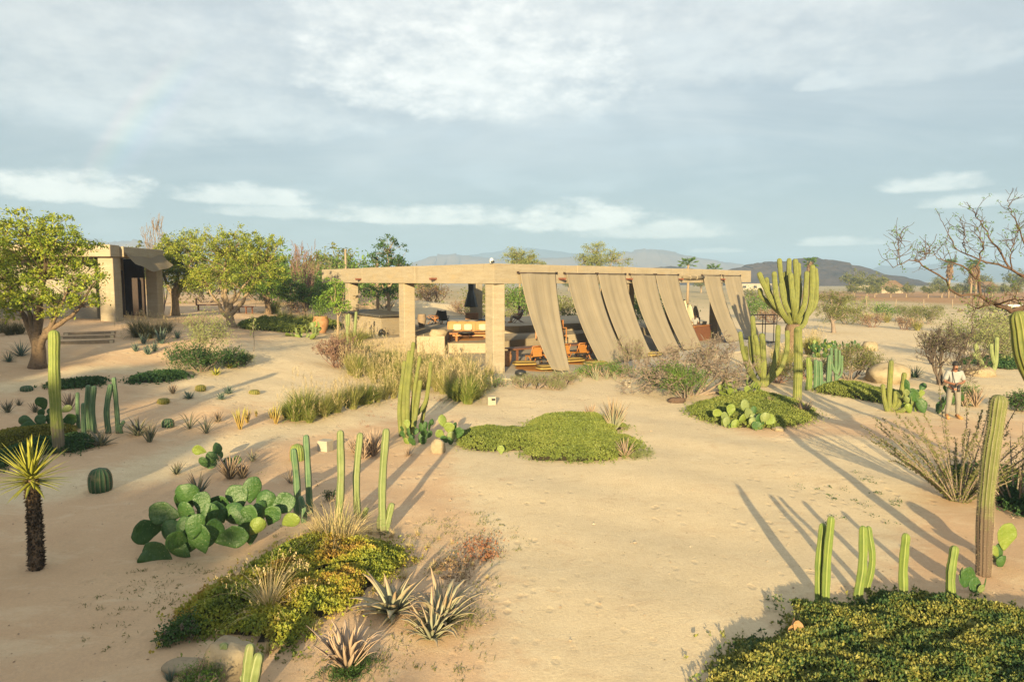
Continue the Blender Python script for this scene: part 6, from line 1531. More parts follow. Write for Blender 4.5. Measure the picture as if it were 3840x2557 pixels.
S('shrub', 'small wiry dark bush beside the corner grass clump', (-1.13, 24.5, 0), 0.64, 0.76, m_twig, m_leaf_olive, 1700, .05, 8, 3, 3, seed=7)
S('shrub', 'low trailing bush at the corner column foot', (-0.65, 27.04, -0.01), 0.39, 1.04, m_twig, m_leaf_mid, 1200, .05, 8, 2, 3, seed=8)
for i, (loc, h, w) in enumerate((((0.38, 26.49, 0.01), 0.52, 0.78), ((0.92, 26.39, 0.01), 0.56, 0.85), ((1.45, 26.61, -0.01), 0.59, 0.82), ((1.99, 27.08, -0.01), 0.63, 0.77), ((1.73, 26.19, -0.01), 0.41, 0.61), ((2.37, 27.77, -0.02), 0.49, 0.64))):
    S('shrub', 'grey-green feathery shrub on the border before the floor slab', loc, h, w, m_twig, m_leaf_pale, 1500, .05, 10, 3, 3, group='feathery shrubs before the floor slab', seed=10 + i, up=.5, aspect=.3, clump=.06)
for i, (loc, h, w) in enumerate((((4.03, 30.23, 0), .55, 1.6), ((4.47, 29.7, 0), .6, 1.7), ((3.29, 29.68, 0), .4, 1.0))):
    S('shrub', 'low bright green bush by the foot of the shade cloths', loc, h, w, m_twig, m_leaf_mid, 1700, .06, 9, 2, 3, group='low green bushes at the shade cloths', seed=20 + i)
S('shrub', 'upright twiggy shrub with sparse green leaves before the third shade cloth', (5.25, 29.45, 0), 1.76, 1.42, m_twig, m_leaf_pale, 1500, .05, 8, 4, 3, seed=24, up=.45, clump=.10, minr=.008)
S('thorn_bush', 'big bare thorn bush of tangled mauve twigs before the shade cloths', (6.68, 25.15, 0.01), 2.27, 4.21, m_twig, m_leaf_pale, 1500, .05, 11, 5, 3, seed=25, up=.12, spread=.7, r=.05, clump=.16, minr=.007)
S('shrub', 'lime leafed bush growing under the big thorn bush', (6.15, 24.04, -0.01), 1.25, 1.47, m_twig, m_leaf_mid, 5200, .06, 10, 3, 3, seed=26, clump=.14)
S('shrub', 'dark green bush between the big thorn bush and twiggy shrub', (5.91, 26.84, -0.01), 0.73, 1.55, m_twig, m_leaf_mid, 3800, .06, 10, 3, 3, seed=27)
S('shrub', 'wide wiry olive bush behind the candelabra cactus', (10.99, 27.92, 0), 0.94, 1.35, m_twig_red, m_leaf_olive, 3000, .06, 12, 3, 3, seed=28)
S('shrub', 'dark wiry bush behind the short fence post cacti', (12.78, 29.15, -0.04), 0.94, 1.22, m_twig_red, m_leaf_olive, 2600, .06, 10, 3, 3, seed=29)
S('shrub', 'large round olive bush behind the bluish candle cactus', (14.5, 29.03, -0.02), 1.44, 1.96, m_twig, m_leaf_olive, 7000, .07, 12, 4, 3, seed=30)
S('shrub', 'bare grey many-branched shrub close behind the photographer', (17.3, 27.26, 0.01), 2.51, 2.45, m_twig_dark, m_leaf_olive, 1200, .06, 8, 5, 3, seed=31, up=.2, r=.07, minr=.008)
S('shrub', 'yellow-green airy shrub beyond the bare grey shrub', (23.77, 34.58, 0), 2.22, 2.99, m_twig, m_leaf_pale, 7000, .09, 9, 4, 3, seed=32, clump=.25)
S('shrub', 'green shrub behind the dry reddish aloe clump', (15.42, 23.06, -0.02), 0.6, 0.89, m_twig, m_leaf_mid, 1800, .06, 8, 3, 3, seed=33)
S('shrub', 'dark green low bush behind the giant spiny column', (16.45, 21.75, 0.01), 0.57, 0.98, m_twig, m_leaf_dark, 2200, .07, 8, 3, 3, seed=34)
S('shrub', 'low ferny bush before the big pale boulder', (-3.193, 6.597, -0.004), 0.32, 0.49, m_twig, m_leaf_mid, 2600, .035, 8, 3, 3, seed=35, aspect=.25, clump=.05, r=.008)
S('shrub', 'dark seedling bush between the smooth cactus stems', (-3.432, 12.656, 0.045), 0.21, 0.23, m_twig, m_leaf_dark, 260, .04, 5, 2, 3, seed=36, r=.006, clump=.03)
S('shrub', 'dark wilting shrub at the shaded tip of the rust-tinged mat', (-3.915, 7.673, 0.018), 0.23, 0.36, m_twig, m_leaf_dark, 1900, .04, 7, 3, 3, seed=37, r=.008, clump=.06)
S('sapling', 'pale feathery sapling standing over the dense green bush', (-11.81, 26.04, 1.09), 1.84, 1.59, m_twig, m_leaf_pale, 2400, .10, 3, 4, 3, seed=38, r=.03, aspect=.3, cat='sapling', clump=.18)
S('sapling', 'thin leaning sapling with a tiny leaf tuft on bright sand', (-10.99, 28.85, 1.2), 1.35, 0.3, m_twig, m_leaf_pale, 90, .10, 1, 1, 3, seed=39, r=.022, cat='sapling', clump=.10, up=.6)
# ocotillo
oc_ = thing('ocotillo', 'sprawling ocotillo of long wand-like leafy stems beside the giant column', 'ocotillo', (8.61, 12.841, -0.016))
m = MB(); lf = MB(); rs = np.random.default_rng(5)
for k in range(50):
    a = rs.uniform(0, 6.28); ln_ = rs.uniform(.3, 1.7)
    L = rs.uniform(1.1, 2.4)
    d = np.array([math.cos(a) * ln_, math.sin(a) * ln_ * .8, 1.0]); d /= np.linalg.norm(d)
    b = np.array([math.cos(a) * .12, math.sin(a) * .12, -.03])
    e = b + d * L; mid_ = (b + e) / 2 + np.array([-d[0] * .05, -d[1] * .05, .12]) + rs.normal(size=3) * .06
    P = bez(b, mid_, e, 9); tube(m, P, np.linspace(.016, .006, 9), 5, caps=False)
    n = 210; f = rs.random(n); c = np.stack([np.interp(f, np.linspace(0, 1, 9), P[:, q]) for q in range(3)], -1)
    leaf_quads(lf, c + rs.normal(size=(n, 3)) * .018, .042, 0, up=.2, aspect=.5)
m.ob('wands', m_twig, oc_); lf.ob('foliage', m_leaf_olive, oc_)
oc_ = thing('ocotillo', 'second ocotillo with bleached bare stems behind the giant column', 'ocotillo', (9.476, 12.481, -0.023))
m = MB(); lf = MB()
for k in range(26):
    a = rs.uniform(0, 6.28); ln_ = rs.uniform(.3, 1.2); L = rs.uniform(.8, 1.7)
    d = np.array([math.cos(a) * ln_, math.sin(a) * ln_ * .8, 1.0]); d /= np.linalg.norm(d)
    b = np.array([math.cos(a) * .1, math.sin(a) * .1, -.03]); e = b + d * L
    P = bez(b, (b + e) / 2 + rs.normal(size=3) * .08, e, 8); tube(m, P, np.linspace(.02, .006, 8), 5, caps=False)
    n = 45; f = rs.random(n); c = np.stack([np.interp(f, np.linspace(0, 1, 8), P[:, q]) for q in range(3)], -1)
    leaf_quads(lf, c + rs.normal(size=(n, 3)) * .015, .042, 0, up=.2, aspect=.5)
m.ob('wands', m_twig, oc_); lf.ob('foliage', m_leaf_olive, oc_)
# ------------------------------------------------------------------ trees
def rel(o, *pts): return [tuple(np.array(p) - np.array(o)) for p in pts]
YA = 22.741
oA = (-15.93, 22.74, 1.29)
tree('tree', 'large spreading yellow-green tree with a forked trunk beside the garden steps', oA,
     rel(oA, (-15.93, 22.74, 1.29), (-15.85, 22.74, 1.88), (-15.89, 22.74, 2.32)),
     rel(oA, (-16.37, 23.04, 3.54), (-15.46, 22.74, 4.27), (-14.65, 22.44, 3.7), (-16.98, 23.14, 4.27), (-14.24, 22.54, 3.34), (-15.95, 23.34, 5.45)),
     [(*rel(oA, (-16.32, 23.14, 5.44))[0], 1.55, 1.5, 1.15), (*rel(oA, (-15.19, 22.74, 5.27))[0], 1.2, 1.3, 1.15), (*rel(oA, (-16.7, 22.74, 4.13))[0], 1.1, 1.2, 1.0), (*rel(oA, (-15.21, 22.44, 3.84))[0], 1.4, 1.2, .8), (*rel(oA, (-14.05, 22.54, 4.06))[0], .75, .7, .75), (*rel(oA, (-14.56, 22.74, 4.84))[0], .8, .8, .9), (*rel(oA, (-16.02, 22.54, 3.41))[0], 1.3, 1.0, .45), (*rel(oA, (-17.45, 23.04, 4.85))[0], 1.1, 1.2, 1.2)],
     m_bark, m_leaf_yel, 400, 62, .10, .20, seed=1, r=.23)
oB = (-14.95, 36.29, 1.73)
tree('tree', 'rounded olive-yellow tree with several pale splayed trunks on the terrace', oB,
     rel(oB, (-14.95, 36.29, 1.73), (-15.02, 36.29, 2.24), (-15.1, 36.29, 2.66)),
     rel(oB, (-16.11, 36.29, 3.85), (-15.59, 36.59, 4.54), (-14.45, 35.99, 3.86), (-13.86, 36.29, 4.31), (-13.42, 36.69, 4.78), (-15.17, 36.49, 5.46)),
     [(*rel(oB, (-15.53, 36.29, 5.8))[0], 1.3, 1.4, 1.2), (*rel(oB, (-14.24, 36.49, 5.69))[0], 1.5, 1.5, 1.3), (*rel(oB, (-12.89, 36.29, 5.8))[0], 1.1, 1.1, 1.0), (*rel(oB, (-16.18, 36.09, 4.54))[0], .8, .9, .9), (*rel(oB, (-14.55, 35.99, 4.31))[0], 1.5, 1.2, .8), (*rel(oB, (-12.7, 36.29, 4.54))[0], .9, .9, .8)],
     m_bark_pale, m_leaf_yel2, 340, 60, .11, .22, seed=2, r=.23)
oB2 = (-19.15, 38.76, 2.21)
tree('tree', 'leaning olive tree next to the shade netting of the side building', oB2,
     rel(oB2, (-19.15, 38.76, 2.21), (-19.11, 38.76, 3.09), (-19.26, 38.76, 3.71)),
     rel(oB2, (-19.6, 38.46, 5.29), (-18.81, 38.76, 5.54), (-18.08, 38.76, 5.3), (-18.35, 38.46, 4.32)),
     [(*rel(oB2, (-18.55, 38.76, 5.78))[0], 1.2, 1.2, 1.2), (*rel(oB2, (-19.33, 38.56, 5.29))[0], .8, .9, .9), (*rel(oB2, (-18.12, 38.76, 4.32))[0], 1.2, 1.1, .8), (*rel(oB2, (-19.39, 38.76, 6.27))[0], .5, .5, .5), (*rel(oB2, (-19.83, 38.36, 4.32))[0], .6, .6, .7)],
     m_bark_pale, m_leaf_yel2, 300, 55, .115, .24, seed=3, r=.22)
oB3 = (-16.49, 46.28, 1.94)
tree('tree', 'darker green tree behind the pale-trunked olive-yellow tree', oB3, rel(oB3, (-16.49, 46.28, 1.94), (-16.56, 46.28, 2.58), (-16.69, 46.28, 3.03)),
     rel(oB3, (-17.24, 46.28, 4.34), (-16.34, 46.28, 4.93), (-15.77, 46.28, 4.34)),
     [(*rel(oB3, (-16.49, 46.28, 4.78))[0], 1.6, 1.5, 1.5), (*rel(oB3, (-16.09, 46.28, 3.61))[0], 1.3, 1.3, .8)], m_bark, m_leaf_mid, 130, 75, .13, .4, seed=4, r=.2)
small = [((-15.04, 46.33, 1.7), 2.79, 1.77, m_leaf_dark, 'small dark green tree on the upper terrace'), ((-14.24, 46.8, 1.58), 2.53, 1.64, m_leaf_mid, 'small leafy green tree between dark tree and terracotta pot'), ((-9.94, 38.76, 0.92), 3.6, 1.49, m_leaf_bright, 'bright green young tree with flat leaf layers by the pavilion end'), ((-13.41, 47.54, 1.48), 2.02, 1.36, m_leaf_mid, 'leafy bush-like tree behind the terracotta pot')]
for i, (loc, h, w, lm, lb) in enumerate(small):
    tree('tree', lb, loc, [(0, 0, 0), (0.05, 0, h * .3), (0, 0, h * .5)], [(-w * .25, 0, h * .75), (w * .25, .1, h * .7), (0, -.1, h * .9), (w * .1, .2, h * .6)],
         [(0, 0, h * .82, w * .42, w * .42, h * .14), (-w * .15, 0, h * .62, w * .45, w * .42, h * .13), (w * .2, 0, h * .5, w * .35, w * .35, h * .10)], m_bark_pale, lm, 48, 46, .12, .26, seed=20 + i, r=.07, flat=.45)
oC = (-11.49, 63.54, 2.39)
def back_tree(label, base, h, crowns, lm, cl, per, leaf, cs, seed, bark=None, r=.16, limbs=None):
    return tree('tree', label, base, [(0, 0, 0), (.05, 0, h * .25), (0, 0, h * .42)], limbs or [(c[0], c[1], c[2]) for c in crowns], crowns, bark or m_bark_pale, lm, cl, per, leaf, cs, seed=seed, r=r, twig_r=.02)
gC = (-9.6, 53.0, tz(-9.6, 53.0))
back_tree('tall sparse tree with dark round leaves rising behind the bar roof', gC, 6.2, [(0, 0, 5.4, 1.5, 1.3, 1.4), (.8, 0, 4.4, 1.2, 1.2, 1.0), (-.8, 0, 4.2, 1.1, 1.1, 1.2), (0, 0, 2.8, 1.6, 1.3, .8)], m_leaf_dark, 150, 22, .20, .26, 31)
gD = (8.1, 64.0, tz(8.1, 64.0))
back_tree('airy feathery tree whose crown shows above the curtained wing', gD, 7.2, [(-.3, 0, 6.6, 1.7, 1.4, 1.1), (1.2, 0, 5.9, 1.8, 1.4, .8), (-1.3, 0, 5.8, 1.2, 1.3, .9), (.4, 0, 4.6, 2.2, 1.6, .8)], m_leaf_pale, 190, 45, .14, .34, 32)
gE = (0.75, 66.0, tz(.75, 66.0))
back_tree('low feathery tree just topping the roof corner', gE, 6.0, [(0, 0, 5.2, 1.7, 1.4, .8), (.8, 0, 4.6, 1.5, 1.2, .7)], m_leaf_pale, 110, 45, .14, .34, 33)
S('bare_tree', 'leafless brown tree between the pale-trunked tree and the pavilion', (-15.76, 52.04, 1.85), 5.12, 2.32, m_twig_red, m_leaf_brown, 400, .08, 6, 4, 3, seed=40, up=.5, cat='tree', r=.06, minr=.016)
S('bare_tree', 'leafless twigs sticking up behind the netting tree', (-21.57, 42.21, 2.3), 5.74, 1.61, m_twig, m_leaf_brown, 120, .08, 4, 4, 3, seed=41, up=.5, cat='tree', r=.06, minr=.016)
# overhanging bare tree at the right
ob = (10.4, 12.2, 0.0)
bt = thing('bare_tree', 'bare knotty tree whose budding limb hangs over the thick cardon arms', 'tree', ob)
YB = 11.5
L0 = np.array(ob)
def lim(mb, pts, r0, r1, n=16):
    r0 = max(.006, r0 * .56); r1 = max(.004, r1 * .56)
    P = smooth_path([tuple(np.array(p) - L0) for p in pts], n); P[1:-1] += rng.normal(size=(n - 2, 3)) * .012
    tube(mb, P, np.linspace(r0, r1, n), 7 if r0 > .03 else 5, caps=False); return P
m = MB(); lf = MB()
tr = lim(m, [(10.4, 12.2, -.1), (10.3, 12.1, 1.6), (9.9, 11.9, 2.9), (9.3, 11.6, 3.6), (8.652, 11.5, 3.769)], .22, .12)
main = [
 ([(8.69, 11.5, 3.755), (8.421, 11.5, 3.718), (7.985, 11.4, 3.838), (7.813, 11.4, 3.94)], .085, .05),
 ([(7.813, 11.4, 3.94), (7.534, 11.3, 3.971), (7.391, 11.3, 3.956), (7.191, 11.2, 4.072), (7.003, 11.2, 4.263), (6.687, 11.1, 4.402), (6.57, 11.1, 4.493), (6.377, 11, 4.518), (6.213, 11, 4.463), (6.111, 11, 4.401)], .042, .007),
 ([(6.213, 11, 4.463), (6.184, 11, 4.615), (6.184, 11, 4.753), (6.171, 11, 4.87)], .010, .005),
 ([(7.813, 11.4, 3.94), (7.855, 11.5, 4.127), (7.806, 11.5, 4.221), (7.733, 11.6, 4.353), (7.588, 11.6, 4.455), (7.468, 11.6, 4.492), (7.361, 11.7, 4.524), (7.239, 11.7, 4.583), (7.109, 11.7, 4.656)], .045, .006),
 ([(7.806, 11.5, 4.221), (7.817, 11.5, 4.518), (7.85, 11.5, 4.692), (7.79, 11.4, 4.794), (7.736, 11.4, 4.965), (7.643, 11.4, 5.086)], .032, .006),
 ([(8.921, 11.8, 4.237), (8.597, 11.8, 4.385), (8.375, 11.8, 4.467), (8.193, 11.8, 4.512), (7.973, 11.8, 4.571), (7.781, 11.8, 4.675), (7.628, 11.8, 4.734), (7.516, 11.8, 4.874), (7.39, 11.8, 5.132)], .04, .006),
 ([(8.846, 11.8, 4.237), (8.724, 11.9, 4.372), (8.637, 12, 4.502), (8.5, 12, 4.743), (8.34, 12, 4.886), (8.245, 12, 5.08), (8.177, 12, 5.193), (8.064, 12, 5.312), (7.997, 12, 5.431)], .04, .006),
 ([(9.047, 12, 4.615), (8.992, 12.1, 4.861), (8.841, 12.1, 5.186), (8.735, 12.1, 5.411), (8.655, 12.1, 5.584)], .03, .006),
 ([(8.597, 11.8, 4.385), (8.466, 11.7, 4.605), (8.513, 11.7, 4.788), (8.499, 11.6, 5.001), (8.526, 11.6, 5.145)], .022, .006),
 ([(8.14, 11.4, 3.802), (7.99, 11, 3.886), (8.016, 10.8, 3.892), (8.105, 10.6, 3.884)], .03, .012),
 ([(7.985, 11.4, 3.838), (7.729, 11.2, 3.773), (7.507, 11.1, 3.728)], .03, .008),
 ([(6.57, 11.1, 4.493), (6.744, 11.2, 4.587), (6.804, 11.2, 4.672), (6.813, 11.2, 4.756)], .012, .005),
 ([(7.781, 11.8, 4.675), (7.792, 11.9, 4.835), (7.821, 11.9, 4.984), (7.765, 11.9, 5.17)], .014, .005)]
paths = []
for pts, r0, r1 in main: paths.append((lim(m, pts, r0, r1), r0))
lim(m, [(9.9, 11.9, 2.9), (9.6, 11.9, 3.9), (8.936, 11.8, 4.237), (8.844, 11.8, 4.274)], .12, .045)
lim(m, [(9.6, 11.9, 3.9), (9.5, 12.0, 4.6), (9.06, 12, 4.653)], .08, .035)
tips = []
for P, r0 in paths:
    for k in range(3, len(P)):
        for _ in range(2):
            if rng.random() < .68:
                d = rng.normal(size=3) + np.array([-.2, 0, .6])
                twig_tree(m, P[k], d, rng.uniform(.08, .30), .006, 1 if rng.random() < .6 else 0, 2, .6, .2, .2, 0, tips, minr=.003)
m.ob('trunk', m_bark_red, bt)
T = np.array([p for p, _ in tips]); T = T[rng.random(len(T)) < .3]
C = np.repeat(T, 7, 0) + rng.normal(size=(len(T) * 7, 3)) * .022
leaf_quads(lf, C, .034, 0, up=.4, aspect=.45); lf.ob('crown', m_leaf_mid, bt)
# trees behind the viewer: they shade the left of the garden
def shade_tree(label, x, y, h, w, seed):
    z = tz(x, y)
    return tree('shade_tree', label, (x, y, z), [(0, 0, 0), (.1, 0, h * .2), (0, 0, h * .34)], [(-w * .25, 0, h * .6), (w * .25, 0, h * .6), (0, .3, h * .8), (0, -.4, h * .55)],
        [(0, 0, h * .5, w * .55, w * .34, h * .36), (-w * .3, 0, h * .78, w * .34, w * .3, h * .2), (w * .3, 0, h * .78, w * .34, w * .3, h * .2), (0, 0, h * .80, w * .3, w * .28, h * .18)], m_bark, m_leaf_dark, 190, 60, .5, .7, seed=seed, r=.25, group='tall shade trees in a row', aspect=.8)
for i, (x, h, w) in enumerate(((-2.8, 6.2, 4.4), (-5.3, 6.6, 3.8), (-7.3, 7.0, 2.4), (-9.2, 8.2, 3.2), (-11.7, 8.4, 3.6), (-14.3, 9.8, 4.0), (-17.4, 11.2, 4.6), (-21, 12.6, 5.4), (-25.5, 16, 6.6), (-31, 18, 8))):
    shade_tree('dense dark shade tree in the tall row that shades the sand', x, -24 - (i % 2) * 1.5, h, w * 1.2, 50 + i)
# ------------------------------------------------------------------ furniture and small things
def part(name, mat, parent, *boxes, bev=0.0):
    m = MB()
    for b in boxes: box(m, b[0], b[1], rz=b[2] if len(b) > 2 else 0.0)
    o = m.ob(name, mat, parent)
    if bev: md = o.modifiers.new('edge', 'BEVEL'); md.width = bev; md.segments = 2
    return o
def pillow(mb, c, s, rz=0.0, tilt=0.0, mat=0, n=7):
    """puffed cushion: s = (width, thickness, height)"""
    V = []; F = []
    u = np.linspace(-1, 1, n)
    for sg in (1, -1):
        for a in u:
            for b in u:
                k = (1 - a ** 4) * (1 - b ** 4)
                pin = 1 - 0.10 * (a * a) * (b * b)
                V.append((a * s[0] / 2 * pin, sg * s[1] / 2 * (0.30 + 0.70 * k ** 0.45), b * s[2] / 2 * pin))
    for sg in range(2):
        for i in range(n - 1):
            for j in range(n - 1):
                q = [sg * n * n + i * n + j, sg * n * n + (i + 1) * n + j, sg * n * n + (i + 1) * n + j + 1, sg * n * n + i * n + j + 1]
                F.append(q[::-1] if sg == 0 else q)
    def edge(lst):
        for p, q in zip(lst[:-1], lst[1:]): F.append([p, q, q + n * n, p + n * n])
    edge([j for j in range(n)]); edge([(n - 1) * n + j for j in range(n)][::-1]); edge([i * n for i in range(n)][::-1]); edge([i * n + n - 1 for i in range(n)])
    V = np.array(V)
    ct, st_ = math.cos(tilt), math.sin(tilt); V = V @ np.array([[1, 0, 0], [0, ct, st_], [0, -st_, ct]])
    cr, sr = math.cos(rz), math.sin(rz); V = V @ np.array([[cr, sr, 0], [-sr, cr, 0], [0, 0, 1]])
    mb.add(V + np.array(c), F, mat, True)
# long table
tA = np.array([-0.15, 34.3]); tB = np.array([4.05, 37.3]); tm = (tA + tB) / 2; td = tB - tA; tl = float(np.linalg.norm(td)); ta = math.atan2(td[1], td[0])
t = thing('dining_table', 'very long low dark wood table under the shade cloths', 'table', (float(tm[0]), float(tm[1]), 0.07), ta)
part('tabletop', m_wood_dark, t, ((0, 0, .69), (tl, .95, .06)), bev=.01)
for sx in (-1, -0.33, 0.33, 1):
    for sy in (-1, 1): part('leg', m_wood_dark, t, ((sx * (tl / 2 - .25), sy * .36, .33), (.09, .09, .66)))
# cane lounge chairs
def cane_chair(label, x, y, rz, first=[None]):
    if first[0] is None:
        t = thing('cane_chair', label, 'chair', (x, y, .07), rz, 'cane chairs along the long table')
        m = MB(); box(m, (0, 0, .36), (.60, .55, .05)); m.ob('seat', m_cane, t)
        m = MB()
        M3 = np.array(Matrix.Rotation(R(-20), 3, 'X'))
        box(m, (0, -.36, .60), (.52, .025, .50), M=M3); m.ob('backrest', m_cane, t)
        for sx in (-1, 1):
            m = MB(); tube(m, [(sx * .29, -.20, .30), (sx * .29, -.46, .90)], .028, 6); m.ob('back_post', m_wood, t)
            m = MB(); tube(m, smooth_path([(sx * .30, -.38, -.01), (sx * .30, -.18, .28), (sx * .30, .1, .36), (sx * .30, .34, -.01)], 9), .03, 6); m.ob('leg', m_wood, t)
        m = MB(); tube(m, [(-.30, -.455, .88), (.30, -.455, .88)], .028, 6); m.ob('top_rail', m_wood, t)
        first[0] = t; return t
    return copy_tree(first[0], (x, y, .07), rz, label)
per = np.array([-td[1], td[0]]) / tl
for i, s in enumerate((.17, .36, .53, .74, .91)):
    p = tA + td * s - per * .85
    if i in (2,): p = p - per * -.05
    cane_chair('low cane-backed wooden chair drawn up to the long table', float(p[0]), float(p[1]), ta + random.uniform(-.12, .12))
# floor cushions, low round tables and rugs
rug = lambda lb, x, y, r: tag(lathe(MB(), [(0.001, .002), (r * .96, .004), (r, .012), (r * .98, .02), (r * .5, .024), (0.001, .024)], 32).ob('round_rug', m_cane, loc=(x, y, .07)), lb, 'rug', 'round rugs on the floor slab')
r1 = (1.39, 32.15, 0.07); r2 = (3.56, 34.58, 0.07)
rug('round woven rug under the low black table with two cushions', r1[0], r1[1], 1.25); rug('round woven rug under the low black table by the second cloth', r2[0], r2[1], 1.2)
rg = (-2.87, 41.83, 0.63)
tag(lathe(MB(), [(0.001, .002), (1.3, .004), (1.33, .012), (1.3, .02), (.001, .024)], 32).ob('round_rug', m_cane, loc=(rg[0], rg[1], .63)), 'round woven rug in front of the tan sofa', 'rug', 'round rugs on the floor slab')
def low_table(label, p, r=.36, h=.36):
    t = thing('low_table', label, 'table', (p[0], p[1], p[2]), .3)
    lathe(m := MB(), [(.001, h - .02), (r, h - .02), (r + .01, h + .03), (r - .015, h + .03), (r - .02, h), (.001, h)], 28); m.ob('tray_top', m_black, t)
    for k in range(4):
        a = k * math.pi / 2 + .4
        m = MB(); tube(m, [(math.cos(a) * r * .85, math.sin(a) * r * .85, h - .02), (math.cos(a) * r * .85, math.sin(a) * r * .85, 0)], .013, 5); m.ob('leg', m_black, t)
    m = MB(); th = np.linspace(0, 2 * math.pi, 21); tube(m, np.c_[np.cos(th) * r * .85, np.sin(th) * r * .85, np.full(21, .12)], .010, 5); m.ob('ring', m_black, t)
low_table('black round tray table between two ochre floor cushions', (r1[0] + .15, r1[1] + .1, .094))
low_table('black round tray table beside the second shade cloth', (r2[0], r2[1] + .1, .094))
low_table('black round tray table in front of the tan sofa', (rg[0], rg[1] + .2, .654), .48, .34)
def floor_cushion(label, p, rz, z=.094, s=(1.15, .75, .24)):
    m = MB(); pillow(m, (0, 0, s[2] / 2), (s[0], s[2], s[1]), tilt=math.pi / 2, n=9); tag(m.ob('floor_cushion', m_ochre, loc=(p[0], p[1], z), rot=(0, 0, rz)), label, 'cushion', 'ochre floor cushions')
q = (0.6, 32.81, 0.07); floor_cushion('ochre floor cushion between the chairs and a tray table', q, .2)
q = (1.69, 31.21, 0.07); floor_cushion('ochre floor cushion at the narrow foot of the corner shade cloth', q, .35)
q = (3.08, 34.21, 0.07); floor_cushion('ochre floor cushion showing between the first two shade cloths', q, .5)
q = (4.05, 32.81, 0.07); floor_cushion('ochre floor cushion tucked behind the second shade cloth foot', q, .7)
q = (7.64, 36.98, 0.07); floor_cushion('ochre floor cushion behind the foot of the third shade cloth', q, .7)
# sofa with loose cushions
sf = (-2.84, 42.47, 0.63)
t = thing('sofa', 'long tan leather sofa with a row of slung back cushions', 'sofa', (sf[0], sf[1] + .55, .63), .05)
part('base', m_wood, t, ((0, 0, .14), (2.5, .85, .12)), ((-1.1, 0, .05), (.12, .8, .14)), ((1.1, 0, .05), (.12, .8, .14)), bev=.01)
for k in range(3):
    m = MB(); pillow(m, (-.83 + .83 * k, -.04, .31), (.84, .26, .86), tilt=math.pi / 2, n=9); m.ob('seat_cushion', m_tan, t)
for k in range(4):
    m = MB(); pillow(m, (-.93 + .62 * k, .38, .66), (.66, .24, .66), tilt=-.25, n=9); m.ob('back_cushion', m_tan, t)
for i, (x, lb) in enumerate(((-.62, 'cream scatter cushion at the sofa end beside the rounded rock'), (.05, 'cream scatter cushion on the middle seat of the tan sofa'), (.98, 'cream scatter cushion at the sofa end next to the corner column'))):
    m = MB(); pillow(m, (0, 0, .22), (.50, .16, .40), tilt=-.4); tag(m.ob('scatter_cushion', m_cream, loc=(sf[0] + x, sf[1] + .62, 1.04), rot=(0, 0, .05 + .1 * i)), lb, 'cushion')
# wooden stool
q = (-3.47, 40.03, 0.63)
t = thing('wooden_stool', 'chunky honey wood stool with slab legs beside the sofa', 'stool', (q[0], q[1] + .2, .63), .2)
part('seat', m_wood, t, ((0, 0, .46), (.48, .42, .07)), bev=.01)
for s_ in (-1, 1):
    for y_ in (-1, 1): part('leg', m_wood, t, ((s_ * .18, y_ * .15, .21), (.08, .09, .44)))
rock('rock', 'rounded tan rock beside the tan sofa', (-4.12, 38.1, 1.12), (1.0, .7, .42), 5)
# pots
def pot(label, loc, r, h, mat, plant=None):
    t = thing('clay_pot', label, 'pot', loc)
    lathe(m := MB(), [(r * .55, -.02), (r * .62, .02), (r * .92, h * .45), (r, h * .7), (r * .86, h * .93), (r * .92, h), (r * .80, h), (r * .75, h * .88), (.001, h * .86)], 20); m.ob('vessel', mat, t)
    if plant:
        C = rng.normal(size=(900, 3)) * np.array([.26, .26, .3]) + np.array([0, 0, h + .45]); leaf_quads(q := MB(), C, .09, 0)
        twig_tree(q, (0, 0, h * .85), (0, 0, 1), .5, .02, 2, 3, .5, .3, .1, 1); q.ob('plant', [plant, m_twig], t)
pot('big mottled terracotta pot planted with a small bush on the terrace', (-11.33, 40.4, 1.14), .47, .95, m_terra, m_leaf_mid)
pot('tall grey clay pot at the back of the second column', (-5.99, 45.26, 1.12), .30, .85, m_pot)
pot('squat terracotta pot behind the corner column', (-0.33, 32.81, 0.07), .34, .72, m_terra)
q = (0.37, 29.21, 0.07); tag(lathe(MB(), [(.001, -.01), (.16, 0), (.26, .12), (.24, .24), (.12, .30), (.001, .31)], 18).ob('black_bowl', m_black, loc=(q[0], q[1], .07)), 'black lidded bowl on the floor slab before the feathery shrubs', 'bowl')
# fire pit and hood
fx, fy = -2.72, 45.4
t = thing('fire_pit', 'low dark fire pit with a broad slab top', 'fire pit', (fx, fy, 1.12))
part('base', m_stone_dark, t, ((0, 0, .2), (1.3, 1.1, .44))); part('slab', m_stone_dark, t, ((-.1, 0, .47), (2.5, 1.5, .08)), bev=.01); part('ash_box', m_terra, t, ((.05, .1, .72), (.85, .6, .42)))
t = thing('chimney_hood', 'black conical steel fire hood hanging from the roof', 'fire hood', (fx, fy, 2.45))
lathe(m := MB(), [(.46, 0), (.46, .03), (.20, 1.05), (.18, 1.07), (.18, 1.1), (.43, 0)], 8, smooth=False); m.ob('hood', m_black, t)
lathe(m := MB(), [(.185, 1.0), (.185, 1.9)], 8, smooth=False); m.ob('flue', m_black, t)
